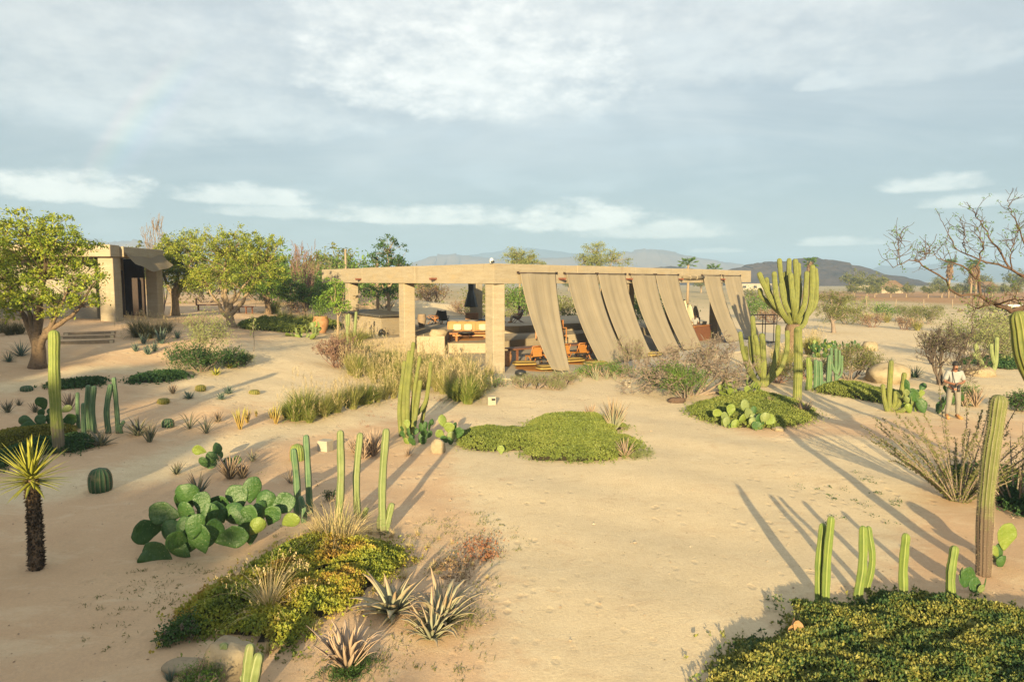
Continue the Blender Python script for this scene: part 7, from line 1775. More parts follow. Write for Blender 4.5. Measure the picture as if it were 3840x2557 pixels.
# director chairs and lounge chairs on the upper platform
def sling_chair(label, loc, rz, frame, cloth, group=None):
    t = thing('sling_chair', label, 'chair', loc, rz, group)
    for sx in (-1, 1):
        m = MB(); tube(m, [(sx * .30, -.35, 0), (sx * .30, .30, .62)], .025, 5); m.ob('leg', frame, t)
        m = MB(); tube(m, [(sx * .30, .40, 0), (sx * .30, -.42, .55)], .025, 5); m.ob('leg', frame, t)
        m = MB(); tube(m, [(sx * .30, .15, .35), (sx * .30, .45, 1.0)], .025, 5); m.ob('back_post', frame, t)
        part('armrest', frame, t, ((sx * .31, 0, .60), (.07, .6, .035)))
    m = MB(); V = []; pth = smooth_path([(0, -.40, .44), (0, -.05, .30), (0, .18, .36), (0, .45, .98)], 10)
    for p in pth: V += [(-.29, p[1], p[2]), (-.1, p[1] - .0, p[2] - .03), (.1, p[1], p[2] - .03), (.29, p[1], p[2])]
    m.add(V, [[4 * i + j, 4 * i + j + 1, 4 * i + 5 + j, 4 * i + 4 + j] for i in range(9) for j in range(3)], 0, True); o = m.ob('sling', cloth, t)
    md = o.modifiers.new('thick', 'SOLIDIFY'); md.thickness = .015
    return t
q = (-5.55, 48.45, 1.12); sling_chair('honey wood chair with black sling facing a small table', (q[0], q[1], 1.12), R(-60), m_wood, m_black)
q = (-4.84, 48.45, 1.12); sling_chair('all-black sling chair with its back turned by the fire pit', (q[0], q[1] - .2, 1.12), R(170), m_black, m_black)
q = (-5.24, 48.45, 1.12)
t = thing('side_table', 'small honey wood side table with a spiky plant between two chairs', 'table', (q[0], q[1] + .3, 1.12)); part('tabletop', m_wood, t, ((0, 0, .45), (.6, .5, .05)))
for sx in (-1, 1):
    for sy in (-1, 1): part('leg', m_wood, t, ((sx * .24, sy * .19, .21), (.05, .05, .43)))
rosette('agave', 'little spiky plant on the honey wood side table', (q[0], q[1] + .3, 1.60), .36, 16, m_agave_blue, .9, .1, .12, seed=160)
q = (0.4, 49.95, 1.12); sling_chair('wood lounge chair carrying the seated reader', (q[0], q[1], 1.12), R(-75), m_wood_dark, m_black)
q = (2.92, 47.03, 1.12); sling_chair('black lounge chair behind the corner shade cloth', (q[0], q[1], 1.12), R(10), m_black, m_black)
q = (-0.56, 49.95, 1.12); sling_chair('black sling chair facing the seated reader', (q[0] - .3, q[1] + .2, 1.12), R(80), m_black, m_black)
# tall wooden bar chair on the lounge platform
q = (2.97, 40.91, 0.63)
t = thing('bar_chair', 'tall honey wood bar chair between the first two shade cloths', 'chair', (q[0], q[1], .63), .4)
part('seat', m_wood, t, ((0, 0, .75), (.5, .48, .05)), bev=.008); part('backrest', m_wood, t, ((.02, .24, 1.05), (.48, .04, .28)))
for sx in (-1, 1):
    part('leg', m_wood, t, ((sx * .22, -.2, .37), (.05, .05, .75))); part('leg', m_wood, t, ((sx * .22, .22, .6), (.05, .05, 1.2)))
part('foot_rail', m_wood, t, ((0, -.2, .28), (.44, .04, .04)))
q = (1.63, 42.15, 0.63)
t = thing('wooden_stool', 'small honey wood stool on the lounge platform beside the corner shade cloth', 'stool', (q[0], q[1], .63)); part('seat', m_wood, t, ((0, 0, .40), (.4, .4, .06)))
for sx in (-1, 1):
    for sy in (-1, 1): part('leg', m_wood, t, ((sx * .15, sy * .15, .18), (.07, .07, .38)))
# railing
a = np.array((-2.08, 49.66, 0.63)); b = np.array((-1.27, 56.15, 0.63))
t = thing('railing', 'short black metal railing of thin bars beside the lounge steps', 'railing', tuple(a)); d = b - a
m = MB(); tube(m, [(0, 0, .95), (d[0], d[1], .95 + .3)], .025, 6); m.ob('top_rail', m_black, t)
for k in range(13):
    f = k / 12; m = MB(); tube(m, [(d[0] * f, d[1] * f, .0), (d[0] * f, d[1] * f, .95 + .3 * f)], .012, 5); m.ob('baluster', m_black, t)
# small wall lamps on the platform faces
for i, (p, lb) in enumerate((((0.35, 40.99, 0.07), 'small black wall lamp on the lit platform face behind the table'), ((-2.9, 38.96, 0.2), 'small black wall lamp below the tan sofa'), ((3.75, 41.71, 0.4), 'small black wall lamp behind the second shade cloth'))):
    t = thing('wall_lamp', lb, 'lamp', (p[0], p[1] - .25, p[2])); part('body', m_black, t, ((0, 0, .12), (.16, .10, .10))); part('stem', m_black, t, ((0, .03, .02), (.03, .03, .2)))
# surfboards in their bay
bx, by = 13.0, 51.6
rack = thing('board_rack', 'low wooden rail that holds the surfboards upright', 'rack', (bx, by, .07), 0); part('rail', m_wood_dark, rack, ((0, .25, 1.3), (2.6, .06, .08))); part('foot', m_wood_dark, rack, ((0, 0, .08), (2.6, .5, .16)))
for sx in (-1, 1): part('post', m_wood_dark, rack, ((sx * 1.25, .25, .65), (.08, .08, 1.3)))
def surfboard(label, x, y, h, mat, lean_):
    m = MB(); s = np.linspace(0, 1, 18); w = .27 * np.clip(np.sin(np.pi * np.clip(s * .94 + .03, 0, 1)), 0, 1) ** .55
    V = []
    for si, wi in zip(s, w):
        for k in range(10):
            a = k * 2 * math.pi / 10
            V.append((math.cos(a) * .038 * (0.5 + wi), math.sin(a) * wi, si * h))
    F = [[i * 10 + j, i * 10 + (j + 1) % 10, (i + 1) * 10 + (j + 1) % 10, (i + 1) * 10 + j] for i in range(17) for j in range(10)] + [list(range(9, -1, -1)), list(range(170, 180))]
    t = thing('surfboard', label, 'surfboard', (x, y, .24), R(70)); t.rotation_euler = (lean_, 0, R(62))
    m.add(V, F, 0, True); o = m.ob('deck', mat, t)
    m = MB(); m.add([(0, 0, .12), (.16, 0, .06), (.18, 0, .16), (.04, 0, .30), (0, .012, .2)], [[0, 1, 4], [1, 2, 4], [2, 3, 4], [3, 0, 4], [0, 3, 2, 1]], 0, False); m.ob('fin', m_black, t)
m_board = M('cream_surfboard', [(.42, .37, .27), (.36, .31, .22)], 2, .35); m_board2 = M('brown_surfboard', [(.20, .14, .09), (.15, .10, .06)], 2, .35)
for i, (hh, mt, lb) in enumerate(((1.95, m_board2, 'brown surfboard by the dark back wall'), (2.05, m_board2, 'brown surfboard second from the dark back wall'), (2.05, m_board2, 'brown surfboard in the middle of the rack beside the tallest board'), (2.55, m_board, 'tallest cream surfboard in the rack'), (2.15, m_board, 'cream surfboard close beside the tallest board'), (2.05, m_board, 'cream surfboard at the open end of the rack'))):
    surfboard(lb, bx - 1.1 + i * .42, by, hh, mt, R(-4))
q = (12.9, 47.2)
t = thing('reception_counter', 'reddish wood counter in front of the surfboards', 'counter', (q[0], q[1], .07), angR); part('panel', m_wood_dark, t, ((0, 0, .5), (2.6, .7, 1.0))); part('top', m_wood, t, ((0, 0, 1.03), (2.8, .85, .05)))
t = thing('laptop', 'black laptop open on the reddish counter', 'laptop', (13.35, 47.6, 1.126), angR + 2.6); part('base', m_black, t, ((0, 0, .012), (.36, .25, .022))); m = MB(); box(m, (0, .16, .13), (.36, .015, .24), M=np.array(Matrix.Rotation(R(-15), 3, 'X'))); m.ob('screen', m_black, t)
# light blocks
def light_block(label, loc, s, h, rz):
    t = thing('light_block', label, 'lamp', loc, rz, 'square stone garden lights')
    part('block', m_block, t, ((0, 0, h / 2 - .03), (s, s, h + .06)), bev=.012)
    part('lamp_slot', m_black, t, ((s * .18, -s / 2 - .002, h * .68), (s * .45, .012, h * .26)))
light_block('pale square stone garden light beside the dry aloe', (-4.6, 16.53, 0.03), 0.28, 0.26, R(160))
light_block('square stone garden light at the end of the fountain grass', (-0.71, 23.09, -0.03), 0.28, 0.29, R(12))
light_block('square stone garden light before the upright twiggy shrub', (4.55, 26.83, 0.01), 0.28, 0.24, R(12))
# spotlight on the bar ledge and a small camera under the roof corner
q = (-6.72, 35.12, 1)
t = thing('spotlight', 'black garden spotlight on a stake before the pale bar wall', 'lamp', (-7.28, 37.76, 0.47))
h_ = float(q[2] - 0 + .25)
m = MB(); tube(m, [(0, 0, -.05), (0, 0, .75)], .02, 6); m.ob('stake', m_black, t)
m = MB(); tube(m, [(-.10, 0, .70), (.0, -.05, .86), (.12, -.1, 1.0)], [.06, .13, .12], 10); m.ob('head', m_black, t)
cc = off_corner(.42, .42)
t = thing('security_camera', 'white dome camera on top of the roof beam corner', 'camera', (float(cc[0]) - .1, float(cc[1]) + .05, 4.95))
lathe(m := MB(), [(.001, .22), (.07, .20), (.085, .10), (.085, 0), (.001, 0)], 12); m.ob('housing', m_white, t)
lathe(m := MB(), [(.001, .0), (.08, .02), (.085, .06), (.06, .10)], 12, c=(.05, -.12, .0)); m.ob('lens', m_black, t)
# steel frame stand
q = np.array((16.58, 44.83, 0))
t = thing('steel_frame', 'empty dark steel frame stand beyond the last shade cloth', 'stand', tuple(q), R(8))
W_, D_, H_ = 1.6, .9, 1.95
for sx in (-1, 0, 1):
    for sy in (-1, 1):
        m = MB(); tube(m, [(sx * W_ / 2, sy * D_ / 2 * .4, -.02), (sx * W_ / 2, sy * D_ / 2 * .4, H_)], .028, 5); m.ob('post', m_steel_and_shade, t)
for z_ in (.15, 1.35, H_):
    for sy in (-1, 1):
        m = MB(); tube(m, [(-W_ / 2, sy * D_ / 2 * .4, z_), (W_ / 2, sy * D_ / 2 * .4, z_)], .026, 5); m.ob('rail', m_steel_and_shade, t)
part('tray', m_steel_and_shade, t, ((0, 0, .17), (W_, D_ * .5, .05)))
# rocks
rock('rock', 'big pale boulder behind cactus stems with white edges', (-3.022, 6.967, 0.014), (0.58, 0.47, 0.37 * 1.1), 1)
rock('rock', 'flat pale slab of stone beside the big pale boulder', (-3.546, 7.06, 0.007), (0.47, 0.28, .10), 2, rough=.15)
rock('rock', 'pale standing stone with a sharp edge by the lime prickly pear', (-1.8, 16.31, 0.04), (0.34, 0.27, 0.37 * 1.0), 3)
rock('rock', 'flat white stone at the front of the round leafy mat', (7.45, 18.82, 0.03), (0.32, .35, .10), 4)
rock('rock', 'huge cream boulder behind the dark olive mat', (15.49, 27.95, 0.03), (1.62, 1.6, 0.83), 6)
rock('rock', 'long cream boulder behind the photographer', (20.91, 30.52, -0.04), (1.47, 1.4, 0.47), 7)
rock('rock', 'small brown rock alone on the far sand road', (21.76, 41.35, -0.05), (0.9, .9, .6), 8)
rock('rock', 'low pale rock at the foot of the terrace wall near the brown bush', (-6.36, 30.77, 0.33), (.9, .6, .5), 9)
rock('rock', 'small red-brown rock beside the thorn bush foot', (5.67, 23.31, 0.01), (.6, .4, .2), 10, mat=m_bark_red)
# ------------------------------------------------------------------ people
def skin_obj(name, nodes, edges, mat, parent, root=0, sub=2):
    """continuous limb surface grown round connected joints; nodes: (x, y, z, rx, ry)"""
    me = bpy.data.meshes.new(name)
    me.from_pydata([n[:3] for n in nodes], edges, [])
    o = link(name, me, parent)
    o.modifiers.new('skin', 'SKIN').use_smooth_shade = True
    sv = me.skin_vertices[0].data
    for i, n in enumerate(nodes): sv[i].radius = (n[3], n[4] if len(n) > 4 else n[3]); sv[i].use_root = (i == root)
    s = o.modifiers.new('sub', 'SUBSURF'); s.levels = sub; s.render_levels = sub
    me.materials.append(mat)
    return o
def person(label, loc, rz, joints, shirt, trouser, hair_long=False):
    J = joints
    t = thing('person', label, 'person', loc, rz)
    N = []; E = []; ix = {}
    def nd(k, p, r, r2=None): ix[k] = len(N); N.append((*p, r, r2 or r)); return ix[k]
    def ed(a, b): E.append((ix[a], ix[b]))
    nd('pel', J['pel'], .13, .10); nd('spi', J['spi'], .12, .09); nd('che', J['che'], .14, .10); nd('nec', J['nec'], .052); nd('jaw', J['jaw'], .062, .07); nd('hed', J['hed'], .075, .092); nd('top', J['top'], .055, .065)
    nose = np.array(J['hed']) + np.array(J['face']) * .085 + np.array([0, 0, -.025])
    nd('nose', nose, .016); 
    for a, b in (('pel', 'spi'), ('spi', 'che'), ('che', 'nec'), ('nec', 'jaw'), ('jaw', 'hed'), ('hed', 'top'), ('hed', 'nose')): ed(a, b)
    for s in ('l', 'r'):
        nd('sh' + s, J['sh' + s], .062); nd('el' + s, J['el' + s], .045); nd('wr' + s, J['wr' + s], .028, .034); nd('ha' + s, J['ha' + s], .022, .042)
        ed('che', 'sh' + s); ed('sh' + s, 'el' + s); ed('el' + s, 'wr' + s); ed('wr' + s, 'ha' + s)
        h = np.array(J['ha' + s]); w = np.array(J['wr' + s]); d = (h - w) / np.linalg.norm(h - w); side = np.cross(d, [0, 0, 1.0]); side /= np.linalg.norm(side) + 1e-9
        for k, (o_, L) in enumerate(((-.030, .062), (-.010, .075), (.010, .070), (.028, .055))):
            a = h + side * o_ + d * .03; b = a + d * L * .5 + np.array([0, 0, -.012]); c = b + d * L * .3 + np.array([0, 0, -.028])
            nd('f1%d%s' % (k, s), a, .010); nd('f2%d%s' % (k, s), b, .009); nd('f3%d%s' % (k, s), c, .008); ed('ha' + s, 'f1%d%s' % (k, s)); ed('f1%d%s' % (k, s), 'f2%d%s' % (k, s)); ed('f2%d%s' % (k, s), 'f3%d%s' % (k, s))
        a = w + d * .03 - side * .035; b = a + d * .045 - side * .018
        nd('t1' + s, a, .012); nd('t2' + s, b, .010); ed('wr' + s, 't1' + s); ed('t1' + s, 't2' + s)
        nd('hi' + s, J['hi' + s], .085); nd('kn' + s, J['kn' + s], .055); nd('an' + s, J['an' + s], .036); nd('to' + s, J['to' + s], .032, .042)
        ed('pel', 'hi' + s); ed('hi' + s, 'kn' + s); ed('kn' + s, 'an' + s); ed('an' + s, 'to' + s)
    body = skin_obj('body', N, E, m_skin, t)
    # shirt
    N = []; E = []; ix = {}
    hem = np.array(J['pel']) + np.array([0, 0, -.06])
    nd('hem', hem, .165, .135); nd('spi', J['spi'], .150, .120); nd('che', J['che'], .170, .125); nd('col', np.array(J['nec']) * .7 + np.array(J['che']) * .3, .075)
    for a, b in (('hem', 'spi'), ('spi', 'che'), ('che', 'col')): ed(a, b)
    for s in ('l', 'r'):
        e = np.array(J['sh' + s]) * .12 + np.array(J['el' + s]) * .88
        nd('sh' + s, J['sh' + s], .085); nd('sl' + s, e, .078); ed('che', 'sh' + s); ed('sh' + s, 'sl' + s)
    skin_obj('shirt', N, E, shirt, t)
    N = []; E = []; ix = {}
    nd('pel', np.array(J['pel']) + np.array([0, 0, .04]), .150, .120)
    for s in ('l', 'r'):
        nd('hi' + s, J['hi' + s], .105); nd('kn' + s, J['kn' + s], .078); nd('an' + s, np.array(J['an' + s]) + np.array([0, 0, .03]), .066); ed('pel', 'hi' + s); ed('hi' + s, 'kn' + s); ed('kn' + s, 'an' + s)
    skin_obj('trousers', N, E, trouser, t)
    m = MB(); c = np.array(J['hed']) + np.array([0, 0, .03]) - np.array(J['face']) * .018
    V = []; F = []
    for i in range(7):
        ph = math.pi * .56 * i / 6
        for j in range(14):
            th = 2 * math.pi * j / 14; k = 1 + .06 * math.sin(7 * th + i)
            V.append(c + np.array([math.sin(ph) * math.cos(th) * .090 * k, math.sin(ph) * math.sin(th) * .104 * k, math.cos(ph) * .112]))
    F = [[i * 14 + j, (i + 1) * 14 + j, (i + 1) * 14 + (j + 1) % 14, i * 14 + (j + 1) % 14] for i in range(6) for j in range(14)]
    m.add(V, F, 0, True)
    if hair_long: tube(m, [c + np.array([0, .05, .02]), c + np.array([0, .11, -.12]), c + np.array([0, .12, -.30])], [.07, .06, .03], 8)
    m.ob('hair', m_hair, t)
    for s in ('l', 'r'):
        m = MB(); a = np.array(J['an' + s]); b = np.array(J['to' + s]); tube(m, [a + np.array([0, 0, -.02]) - (b - a) * .35, a * .5 + b * .5 + np.array([0, 0, -.005]), b + (b - a) * .25], [.045, .052, .040], 8); m.ob('shoe', m_tan, t)
    return t
ph = np.array((13.42, 20.53, 0.01))
J = dict(pel=(0, 0, .94), spi=(0, .01, 1.13), che=(0, .01, 1.32), nec=(0, -.01, 1.47), jaw=(-.01, -.06, 1.54), hed=(-.01, -.06, 1.62), top=(-.01, -.04, 1.70), face=(-.12, -.92, -.35),
         shl=(-.19, .01, 1.41), shr=(.19, .01, 1.41), ell=(-.27, .0, 1.13), elr=(.29, .02, 1.13), wrl=(-.14, -.24, 1.10), wrr=(.05, -.27, 1.12), hal=(-.08, -.29, 1.09), har=(-.02, -.30, 1.11),
         hil=(-.10, 0, .88), hir=(.10, 0, .88), knl=(-.13, -.03, .49), knr=(.14, -.02, .49), anl=(-.14, .03, .09), anr=(.16, .03, .09), tol=(-.17, -.13, .04), tor=(.20, -.12, .04))
pers = person('person in white shirt and pale trousers looking down at a camera', tuple(ph), R(-8), J, m_shirt, m_trouser)
m = MB(); tube(m, smooth_path([(-.11, -.10, 1.45), (-.10, -.145, 1.32), (-.08, -.17, 1.2), (-.10, -.28, 1.10)], 8), .012, 5); m.ob('camera_strap', m_black, pers)
t = thing('camera', 'black camera with a long lens held in both hands by the photographer', 'camera', (float(ph[0]) - .09, float(ph[1]) - .31, float(ph[2]) + 1.06), R(-8)); part('body', m_black, t, ((0, 0, 0), (.14, .07, .10)), bev=.01); m = MB(); tube(m, [(0, -.03, 0), (-.01, -.07, -.08), (-.015, -.10, -.17)], [.035, .036, .04], 12); m.ob('lens', m_black, t)
q = (0.4, 49.95, 1.12)
J = dict(pel=(0, .10, .42), spi=(0, .20, .60), che=(0, .24, .78), nec=(0, .20, .93), jaw=(0, .13, 1.0), hed=(0, .13, 1.08), top=(0, .15, 1.16), face=(0, -.95, -.3), shl=(-.19, .23, .88), shr=(.19, .23, .88), ell=(-.25, .08, .64), elr=(.25, .08, .64), wrl=(-.10, -.14, .62), wrr=(.10, -.14, .62), hal=(-.06, -.20, .63), har=(.06, -.20, .63),
         hil=(-.10, .02, .42), hir=(.10, .02, .42), knl=(-.11, -.42, .50), knr=(.11, -.42, .50), anl=(-.11, -.50, .09), anr=(.11, -.50, .09), tol=(-.11, -.66, .04), tor=(.11, -.66, .04))
person('person in khaki seated in a lounge chair reading', (q[0], q[1], 1.12), R(-75), J, m_khaki, m_khaki)
J = dict(pel=(0, 0, .94), spi=(0, .01, 1.13), che=(0, .01, 1.32), nec=(0, -.01, 1.47), jaw=(0, -.05, 1.54), hed=(0, -.05, 1.62), top=(0, -.03, 1.70), face=(0, -.97, -.2), shl=(-.17, .01, 1.40), shr=(.17, .01, 1.40), ell=(-.24, .0, 1.12), elr=(.24, .02, 1.12), wrl=(-.16, -.22, 1.05), wrr=(.14, -.22, 1.05), hal=(-.14, -.29, 1.04), har=(.12, -.29, 1.04), hil=(-.10, 0, .88), hir=(.10, 0, .88), knl=(-.10, -.02, .49), knr=(.10, -.02, .49), anl=(-.10, .03, .09), anr=(.10, .03, .09), tol=(-.11, -.13, .04), tor=(.11, -.13, .04))
person('person with long dark hair in pale shirt standing by the surfboards', (13.15, 48.9, .07), R(150), J, m_shirt, m_khaki, True)
# timber loungers under the left trees
for i, (loc, lb) in enumerate((((-19.14, 43.22, 2.25), 'dark wooden lounger with backrest in the shade by the pale splayed trunks'), ((-17.67, 44.78, 2.07), 'dark wooden backless bench in the shade by the pale splayed trunks'))):
    t = thing('wooden_bench', lb, 'bench', loc, R(20 - 50 * i)); part('seat', m_wood_dark, t, ((0, 0, .42), (1.5, .6, .06)))
    for sx in (-1, 1):
        for sy in (-1, 1): part('leg', m_wood_dark, t, ((sx * .65, sy * .24, .19), (.07, .07, .42)))
    if i == 0: part('backrest', m_wood_dark, t, ((-.75, 0, .62), (.05, .6, .45)))
# ------------------------------------------------------------------ scrub and trees farther away
protos = [S('shrub', 'x', (0, 0, 0), 1.6, 2.6, m_twig, m_leaf_olive, 1500, .16, 8, 3, 3, seed=201, clump=.3), S('shrub', 'x', (0, 0, 0), 1.4, 2.2, m_twig, m_leaf_pale, 1200, .15, 8, 3, 3, seed=202, clump=.28), S('shrub', 'x', (0, 0, 0), 1.2, 2.0, m_twig_red, m_leaf_brown, 800, .12, 10, 3, 3, seed=203, clump=.2), S('shrub', 'x', (0, 0, 0), 1.8, 2.4, m_twig, m_leaf_mid, 1600, .17, 8, 3, 3, seed=204, clump=.3)]
_used = set()
def bush(v, loc, s, label, group):
    if v in _used: o = copy_tree(protos[v], loc, random.uniform(0, 6.28), label, s)
    else:
        _used.add(v); o = protos[v]; o.location = loc; o.scale = (s,) * 3; o['label'] = label; o.rotation_euler = (0, 0, random.uniform(0, 6.28))
    o['group'] = group
    return o
def at_ground(x, y): return (x, y, tz(x, y))
rs2 = random.Random(11)
KN = ['olive bushy scrub growing', 'pale grey-green scrub growing', 'brown twiggy scrub growing', 'fresh green scrub growing']
for x, y, v, s in ((-15, 58, 3, 1.6), (-11, 60, 3, 1.7), (-4.5, 62, 2, 1.0), (-2.5, 60, 0, 1.2), (-0.8, 58.5, 1, 1.1), (1, 62, 3, 1.5), (3.2, 64, 1, 1.3), (5.5, 62, 0, 1.5), (7.5, 60, 1, 1.1), (10, 66, 0, 1.6), (12.5, 64, 3, 1.4), (15.5, 66, 1, 1.5), (-17.5, 62, 0, 1.8), (-20, 56, 3, 1.6), (-14, 66, 1, 1.5), (-8, 70, 2, 1.5), (-3, 74, 0, 1.8), (2, 76, 3, 1.7), (8, 75, 1, 1.8), (14, 76, 0, 1.9)):
    bush(v, at_ground(x, y), s, KN[v] + ' behind the pavilion', 'scrub behind the pavilion')
for x, y, v, s in ((-23, 62, 3, 2.2), (-26, 58, 0, 2.0), (-15.5, 50, 2, 1.0), (-16, 55, 3, 1.4), (-21, 70, 0, 2.4), (-28, 72, 3, 2.6), (-17, 74, 3, 2.4), (-13, 80, 0, 2.4), (-24, 82, 1, 2.6)):
    bush(v, at_ground(x, y), s, KN[v] + ' beyond the garden trees', 'scrub beyond the garden trees')
# right middle distance
for v, loc, s, lb in ((3, (39.08, 71.75, 0), .9, 'round bright green bush beside the sand road'), (0, (41.68, 71.03, 0), .9, 'olive bush by the sand road next to the round green bush'), (2, (32.62, 61.72, 0), 1.0, 'dry reddish bush in front of the round green bush'), (2, (33.64, 58.4, 0), .9, 'dry reddish bush at the end of the roadside strip'), (1, (32.55, 66.07, 0), 1.5, 'pale airy bush between gnarled olive and round green bush'), (0, (40.14, 66.08, 0), 1.0, 'low olive bush near the road strip end'), (3, (26.39, 73.6, -0.01), 1.3, 'yellow-green bush beyond the steel frame stand'), (0, (41.67, 120.3, 0), 1.6, 'dark round bush just behind the roof end'), (2, (25.91, 68.01, 0.01), 1.2, 'brown bush beyond the steel frame stand'), (1, (62.23, 120.4, 0), .7, 'pale bush behind the gnarled olive tree'), (0, (65.47, 132.41, 0), .8, 'olive thicket behind the gnarled olive tree'), (1, (36.13, 50.84, -0.01), 1.6, 'pale yellow bush beyond the slender candelabra'), (1, (33.46, 45.41, 0), 1.0, 'green bush at the far side of the mat'), (0, (27.82, 38.71, 0), .7, 'small dark bush in front of the trailing mat')):
    bush(v, loc, s, lb, 'roadside bushes')
for loc in ((37.52, 68.22, -0.01), (34.11, 57.31, 0.01), (36.88, 70.77, 0.02)):
    tuft(GT[2], loc, 1.0, 'straw grass tuft on the roadside strip', 'straw grass on the roadside strip', w=1.6)
oG = (25.84, 54.65, 0.03)
tree('tree', 'gnarled grey olive tree beyond the giant cardon', oG, rel(oG, (25.84, 54.65, 0.03), (25.74, 54.65, 0.73), (25.58, 54.65, 1.25)), rel(oG, (24.94, 54.65, 2.29), (26.15, 54.65, 2.64), (27.05, 54.65, 1.77), (25.44, 54.65, 2.99)),
     [(*rel(oG, (25.28, 54.65, 2.47))[0], 1.3, 1.2, 1.0), (*rel(oG, (26.33, 54.65, 2.29))[0], 1.2, 1.2, 1.0), (*rel(oG, (27.42, 54.65, 1.42))[0], .9, .9, .6), (*rel(oG, (25.68, 54.65, 1.42))[0], 1.2, 1.0, .5)], m_twig, m_leaf_olive, 150, 50, .10, .32, seed=61, r=.16)
# hedge line along the field edge
for k in range(22):
    x = 34 + k * 2.6 + rs2.uniform(-.6, .6); y = 95 - k * .35 + rs2.uniform(-1, 1); v = rs2.choice((0, 0, 2, 1))
    bush(v, at_ground(x, y), rs2.uniform(.35, .6), 'low scrubby bush in the hedge line along the ploughed field', 'hedge line along the field')
# field fence
fn = thing('field_fence', 'wire fence of thin pale posts along the ploughed field', 'fence', at_ground(52, 106))
for k in range(18):
    x = -10 + k * 4.2; z0 = tz(52 + x, 106 - k * .3)
    m = MB(); tube(m, [(x, -k * .3, z0 - .1), (x + rs2.uniform(-.12, .12), -k * .3, z0 + 1.35)], .07, 5); m.ob('post', m_wood_grey, fn)
for z_ in (.5, 1.0):
    m = MB(); tube(m, [(-10, 0, z_), (-10 + 17 * 4.2, -17 * .3, z_)], .012, 3); m.ob('wire', m_steel_and_shade, fn)
# orchard row beyond the field
op = tree('orchard_tree', 'x', (0, 0, 0), [(0, 0, 0), (0, 0, .6), (.05, 0, 1.1)], [(-.8, 0, 2.2), (.8, 0, 2.2), (0, .5, 2.6)], [(0, 0, 2.5, 1.8, 1.6, 1.1), (.8, 0, 2.1, 1.2, 1.2, .8), (-.8, 0, 2.2, 1.2, 1.2, .8)], m_bark_pale, m_leaf_olive, 40, 40, .30, .55, seed=71, r=.16)
og = 'orchard row beyond the ploughed field'; ol = 'small round orchard tree in the row beyond the ploughed field'
op['label'] = ol; op['group'] = og; op.location = at_ground(84, 168)
for k in range(1, 30):
    copy_tree(op, at_ground(84 + k * 3.4 + rs2.uniform(-.6, .6), 168 + rs2.uniform(-3, 3)), rs2.uniform(0, 6), ol, rs2.uniform(.85, 1.2))
ft = 'distant green tree on the plain far behind the pavilion'
for k in range(34):
    x = rs2.uniform(-95, 190); y = rs2.uniform(190, 330)
    c = copy_tree(op, at_ground(x, y), rs2.uniform(0, 6), ft, rs2.uniform(1.2, 2.1)); c['group'] = 'distant trees on the plain'
for k in range(16):
    x = rs2.uniform(-75, -22); y = rs2.uniform(85, 150)
    c = copy_tree(op, at_ground(x, y), rs2.uniform(0, 6), 'tree on the plain beyond the side building', rs2.uniform(1.3, 2.0)); c['group'] = 'trees beyond the side building'
# fan palms
def palm(label, loc, h, skirt, crown, seed, group=None):
    rs = np.random.default_rng(seed)
    t = thing('palm_tree', label, 'palm', loc, 0, group)
    m = MB(); tube(m, [(0, 0, -.1), (.05, 0, h * .5), (0, 0, h)], [.28, .22, .20], 8); m.ob('trunk', m_bark_pale, t)
    q = MB(); q2 = MB()
    for i in range(34):
        a = i * 2.4; up_ = rs.uniform(-.5, 1.2); L = crown * rs.uniform(.7, 1.0)
        d = np.array([math.cos(a), math.sin(a), up_]); d /= np.linalg.norm(d); c = np.array([0, 0, h]) + d * L * .6
        sd = np.cross(d, [0, 0, 1.0]); sd /= np.linalg.norm(sd)
        for k in range(9):
            f = (k - 4) / 4; dd = d + sd * f * .8 - np.array([0, 0, .25 * abs(f)]); dd /= np.linalg.norm(dd)
            leaf_quads(q, [c + dd * L * .25], L * .55, 0, D=dd[None], aspect=.16)
        tube(q, [(0, 0, h), tuple(c)], .025, 3, caps=False)
    q.ob('fronds', m_leaf_mid, t)
    if skirt:
        n = 420; a = rs.uniform(0, 6.28, n); z = h - rs.random(n) * skirt; out = np.c_[np.cos(a), np.sin(a), np.zeros(n)]
        leaf_quads(q2, np.c_[np.cos(a) * .5, np.sin(a) * .5, z] + rs.normal(size=(n, 3)) * .1, .8, 0, D=out * .3 - np.array([0, 0, 1.0]) + rs.normal(size=(n, 3)) * .15, aspect=.25); q2.ob('dead_frond_skirt', m_leaf_brown, t)
palm('fan palm with a shaggy skirt beyond the orchard row', (105.27, 165, 3.15)[:2] + (0,), 8.2, 3.5, 1.7, 1)
palm('taller fan palm with long dead skirt beside the far house', (110.61, 165, 3.15)[:2] + (0,), 8.0, 4.5, 1.8, 2)
palm('shorter fan palm of a close pair beside the far house', (115.15, 170, 3.12)[:2] + (0,), 7.6, 4.5, 1.8, 3)
palm('bushy fan palm crown showing over the curtained wing roof', (30.8, 120, 3.44)[:2] + (0,), 7.0, 0, 1.8, 4)
palm('bushy fan palm crown near the roof end', (44.02, 150, 3.24)[:2] + (0,), 6.6, 0, 1.9, 5)
palm('shaggy fan palm rising behind the giant cardon arms', (65.15, 150, 3.24)[:2] + (0,), 8.0, 4.0, 1.8, 6)
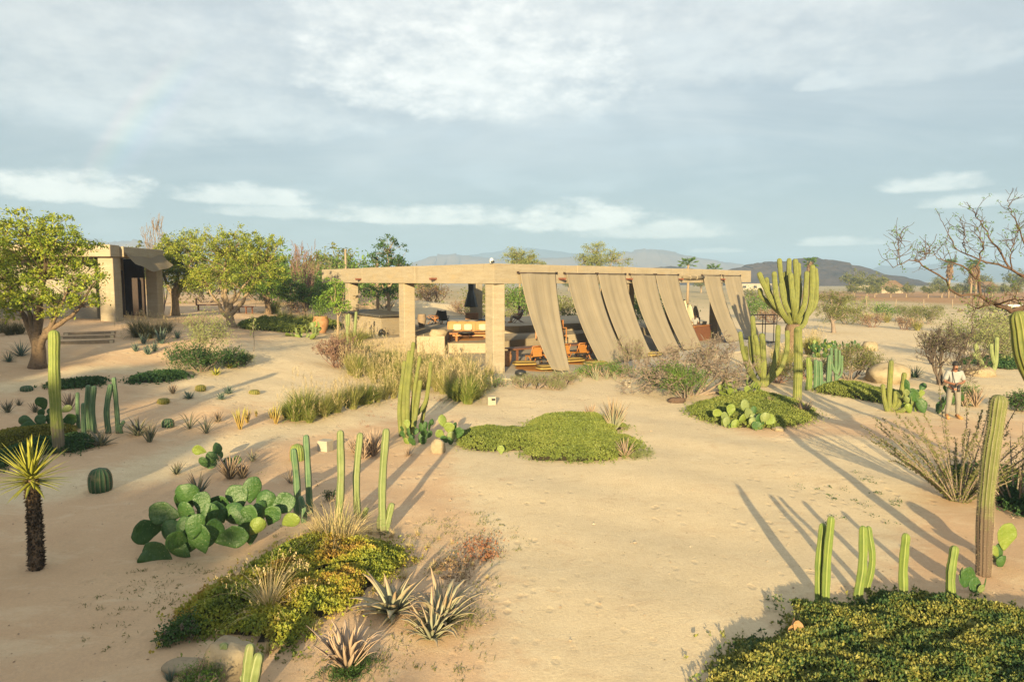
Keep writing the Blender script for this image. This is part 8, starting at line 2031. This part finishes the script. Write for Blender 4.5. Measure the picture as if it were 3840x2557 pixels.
# far houses
m_thatch = M('brown_thatch', [(.14, .085, .045), (.20, .13, .07)], .8, .95)
def thatched(label, loc, w, d, h, rz):
    t = thing('thatched_house', label, 'house', loc, rz)
    part('wall', m_earth_pale, t, ((0, 0, h * .25), (w * .85, d * .85, h * .55)))
    m = MB(); V = [(-w / 2, -d / 2, h * .45), (w / 2, -d / 2, h * .45), (w / 2, d / 2, h * .45), (-w / 2, d / 2, h * .45), (-w * .3, 0, h), (w * .3, 0, h)]
    m.add(V, [[0, 1, 5, 4], [2, 3, 4, 5], [1, 2, 5], [3, 0, 4], [3, 2, 1, 0]], 0, False); m.ob('roof', m_thatch, t)
    for k in (-1, 1): part('window', m_black, t, ((k * w * .2, -d * .43, h * .28), (w * .12, .1, h * .16)))
thatched('thatched house with wide brown roof beyond the orchard', (126.17, 230, 2.59)[:2] + (0,), 9, 6, 4.2, .1)
thatched('smaller thatched house near the palm pair', (165.16, 240, 2.52)[:2] + (0,), 8, 6, 3.8, -.2)
def low_house(label, loc, w, d, h, rz):
    t = thing('white_house', label, 'house', loc, rz); part('wall', m_block, t, ((0, 0, h / 2), (w, d, h))); part('roof', m_block, t, ((0, 0, h + .12), (w + .6, d + .6, .25)))
    for k in (-.3, 0, .3): part('window', m_black, t, ((k * w, -d / 2 - .02, h * .55), (w * .09, .08, h * .35)))
low_house('low white house beside the wide thatched house', (133.23, 260, 2.21)[:2] + (0,), 8, 5, 2.2, .05)
low_house('low white shed seen beyond the roof end', (105.17, 300, 2.29)[:2] + (0,), 16, 6, 2.6, .1)
# boat-shaped trailer by the road
q = (68.66, 93.16, 0)
t = thing('parked_trailer', 'white flat trailer parked on the far sand road', 'trailer', q, .1); part('bed', m_white, t, ((0, 0, .75), (4.2, 1.7, .35)), bev=.05)
for sx in (-1, 1):
    for sy in (-1, 1):
        m = MB(); tube(m, [(sx * .9, sy * .75, .33), (sx * .9, sy * .95, .33)], .34, 14); m.ob('wheel', m_black, t)
# pole near the bar
q = (-11.4, 58.0)
for i, (x, y, h_, lb) in enumerate(((-10.9, 55.5, 4.9, 'pale wooden pole behind the bar, next to the sparse tree'), (-17.2, 71, 5.0, 'slim pale pole behind the bar end of the roof'))):
    m = MB(); tube(m, [(0, 0, -.2), (0, 0, h_)], [.13, .10], 8); o = m.ob('timber_pole', m_wood_grey, loc=at_ground(x, y)); tag(o, lb, 'pole')
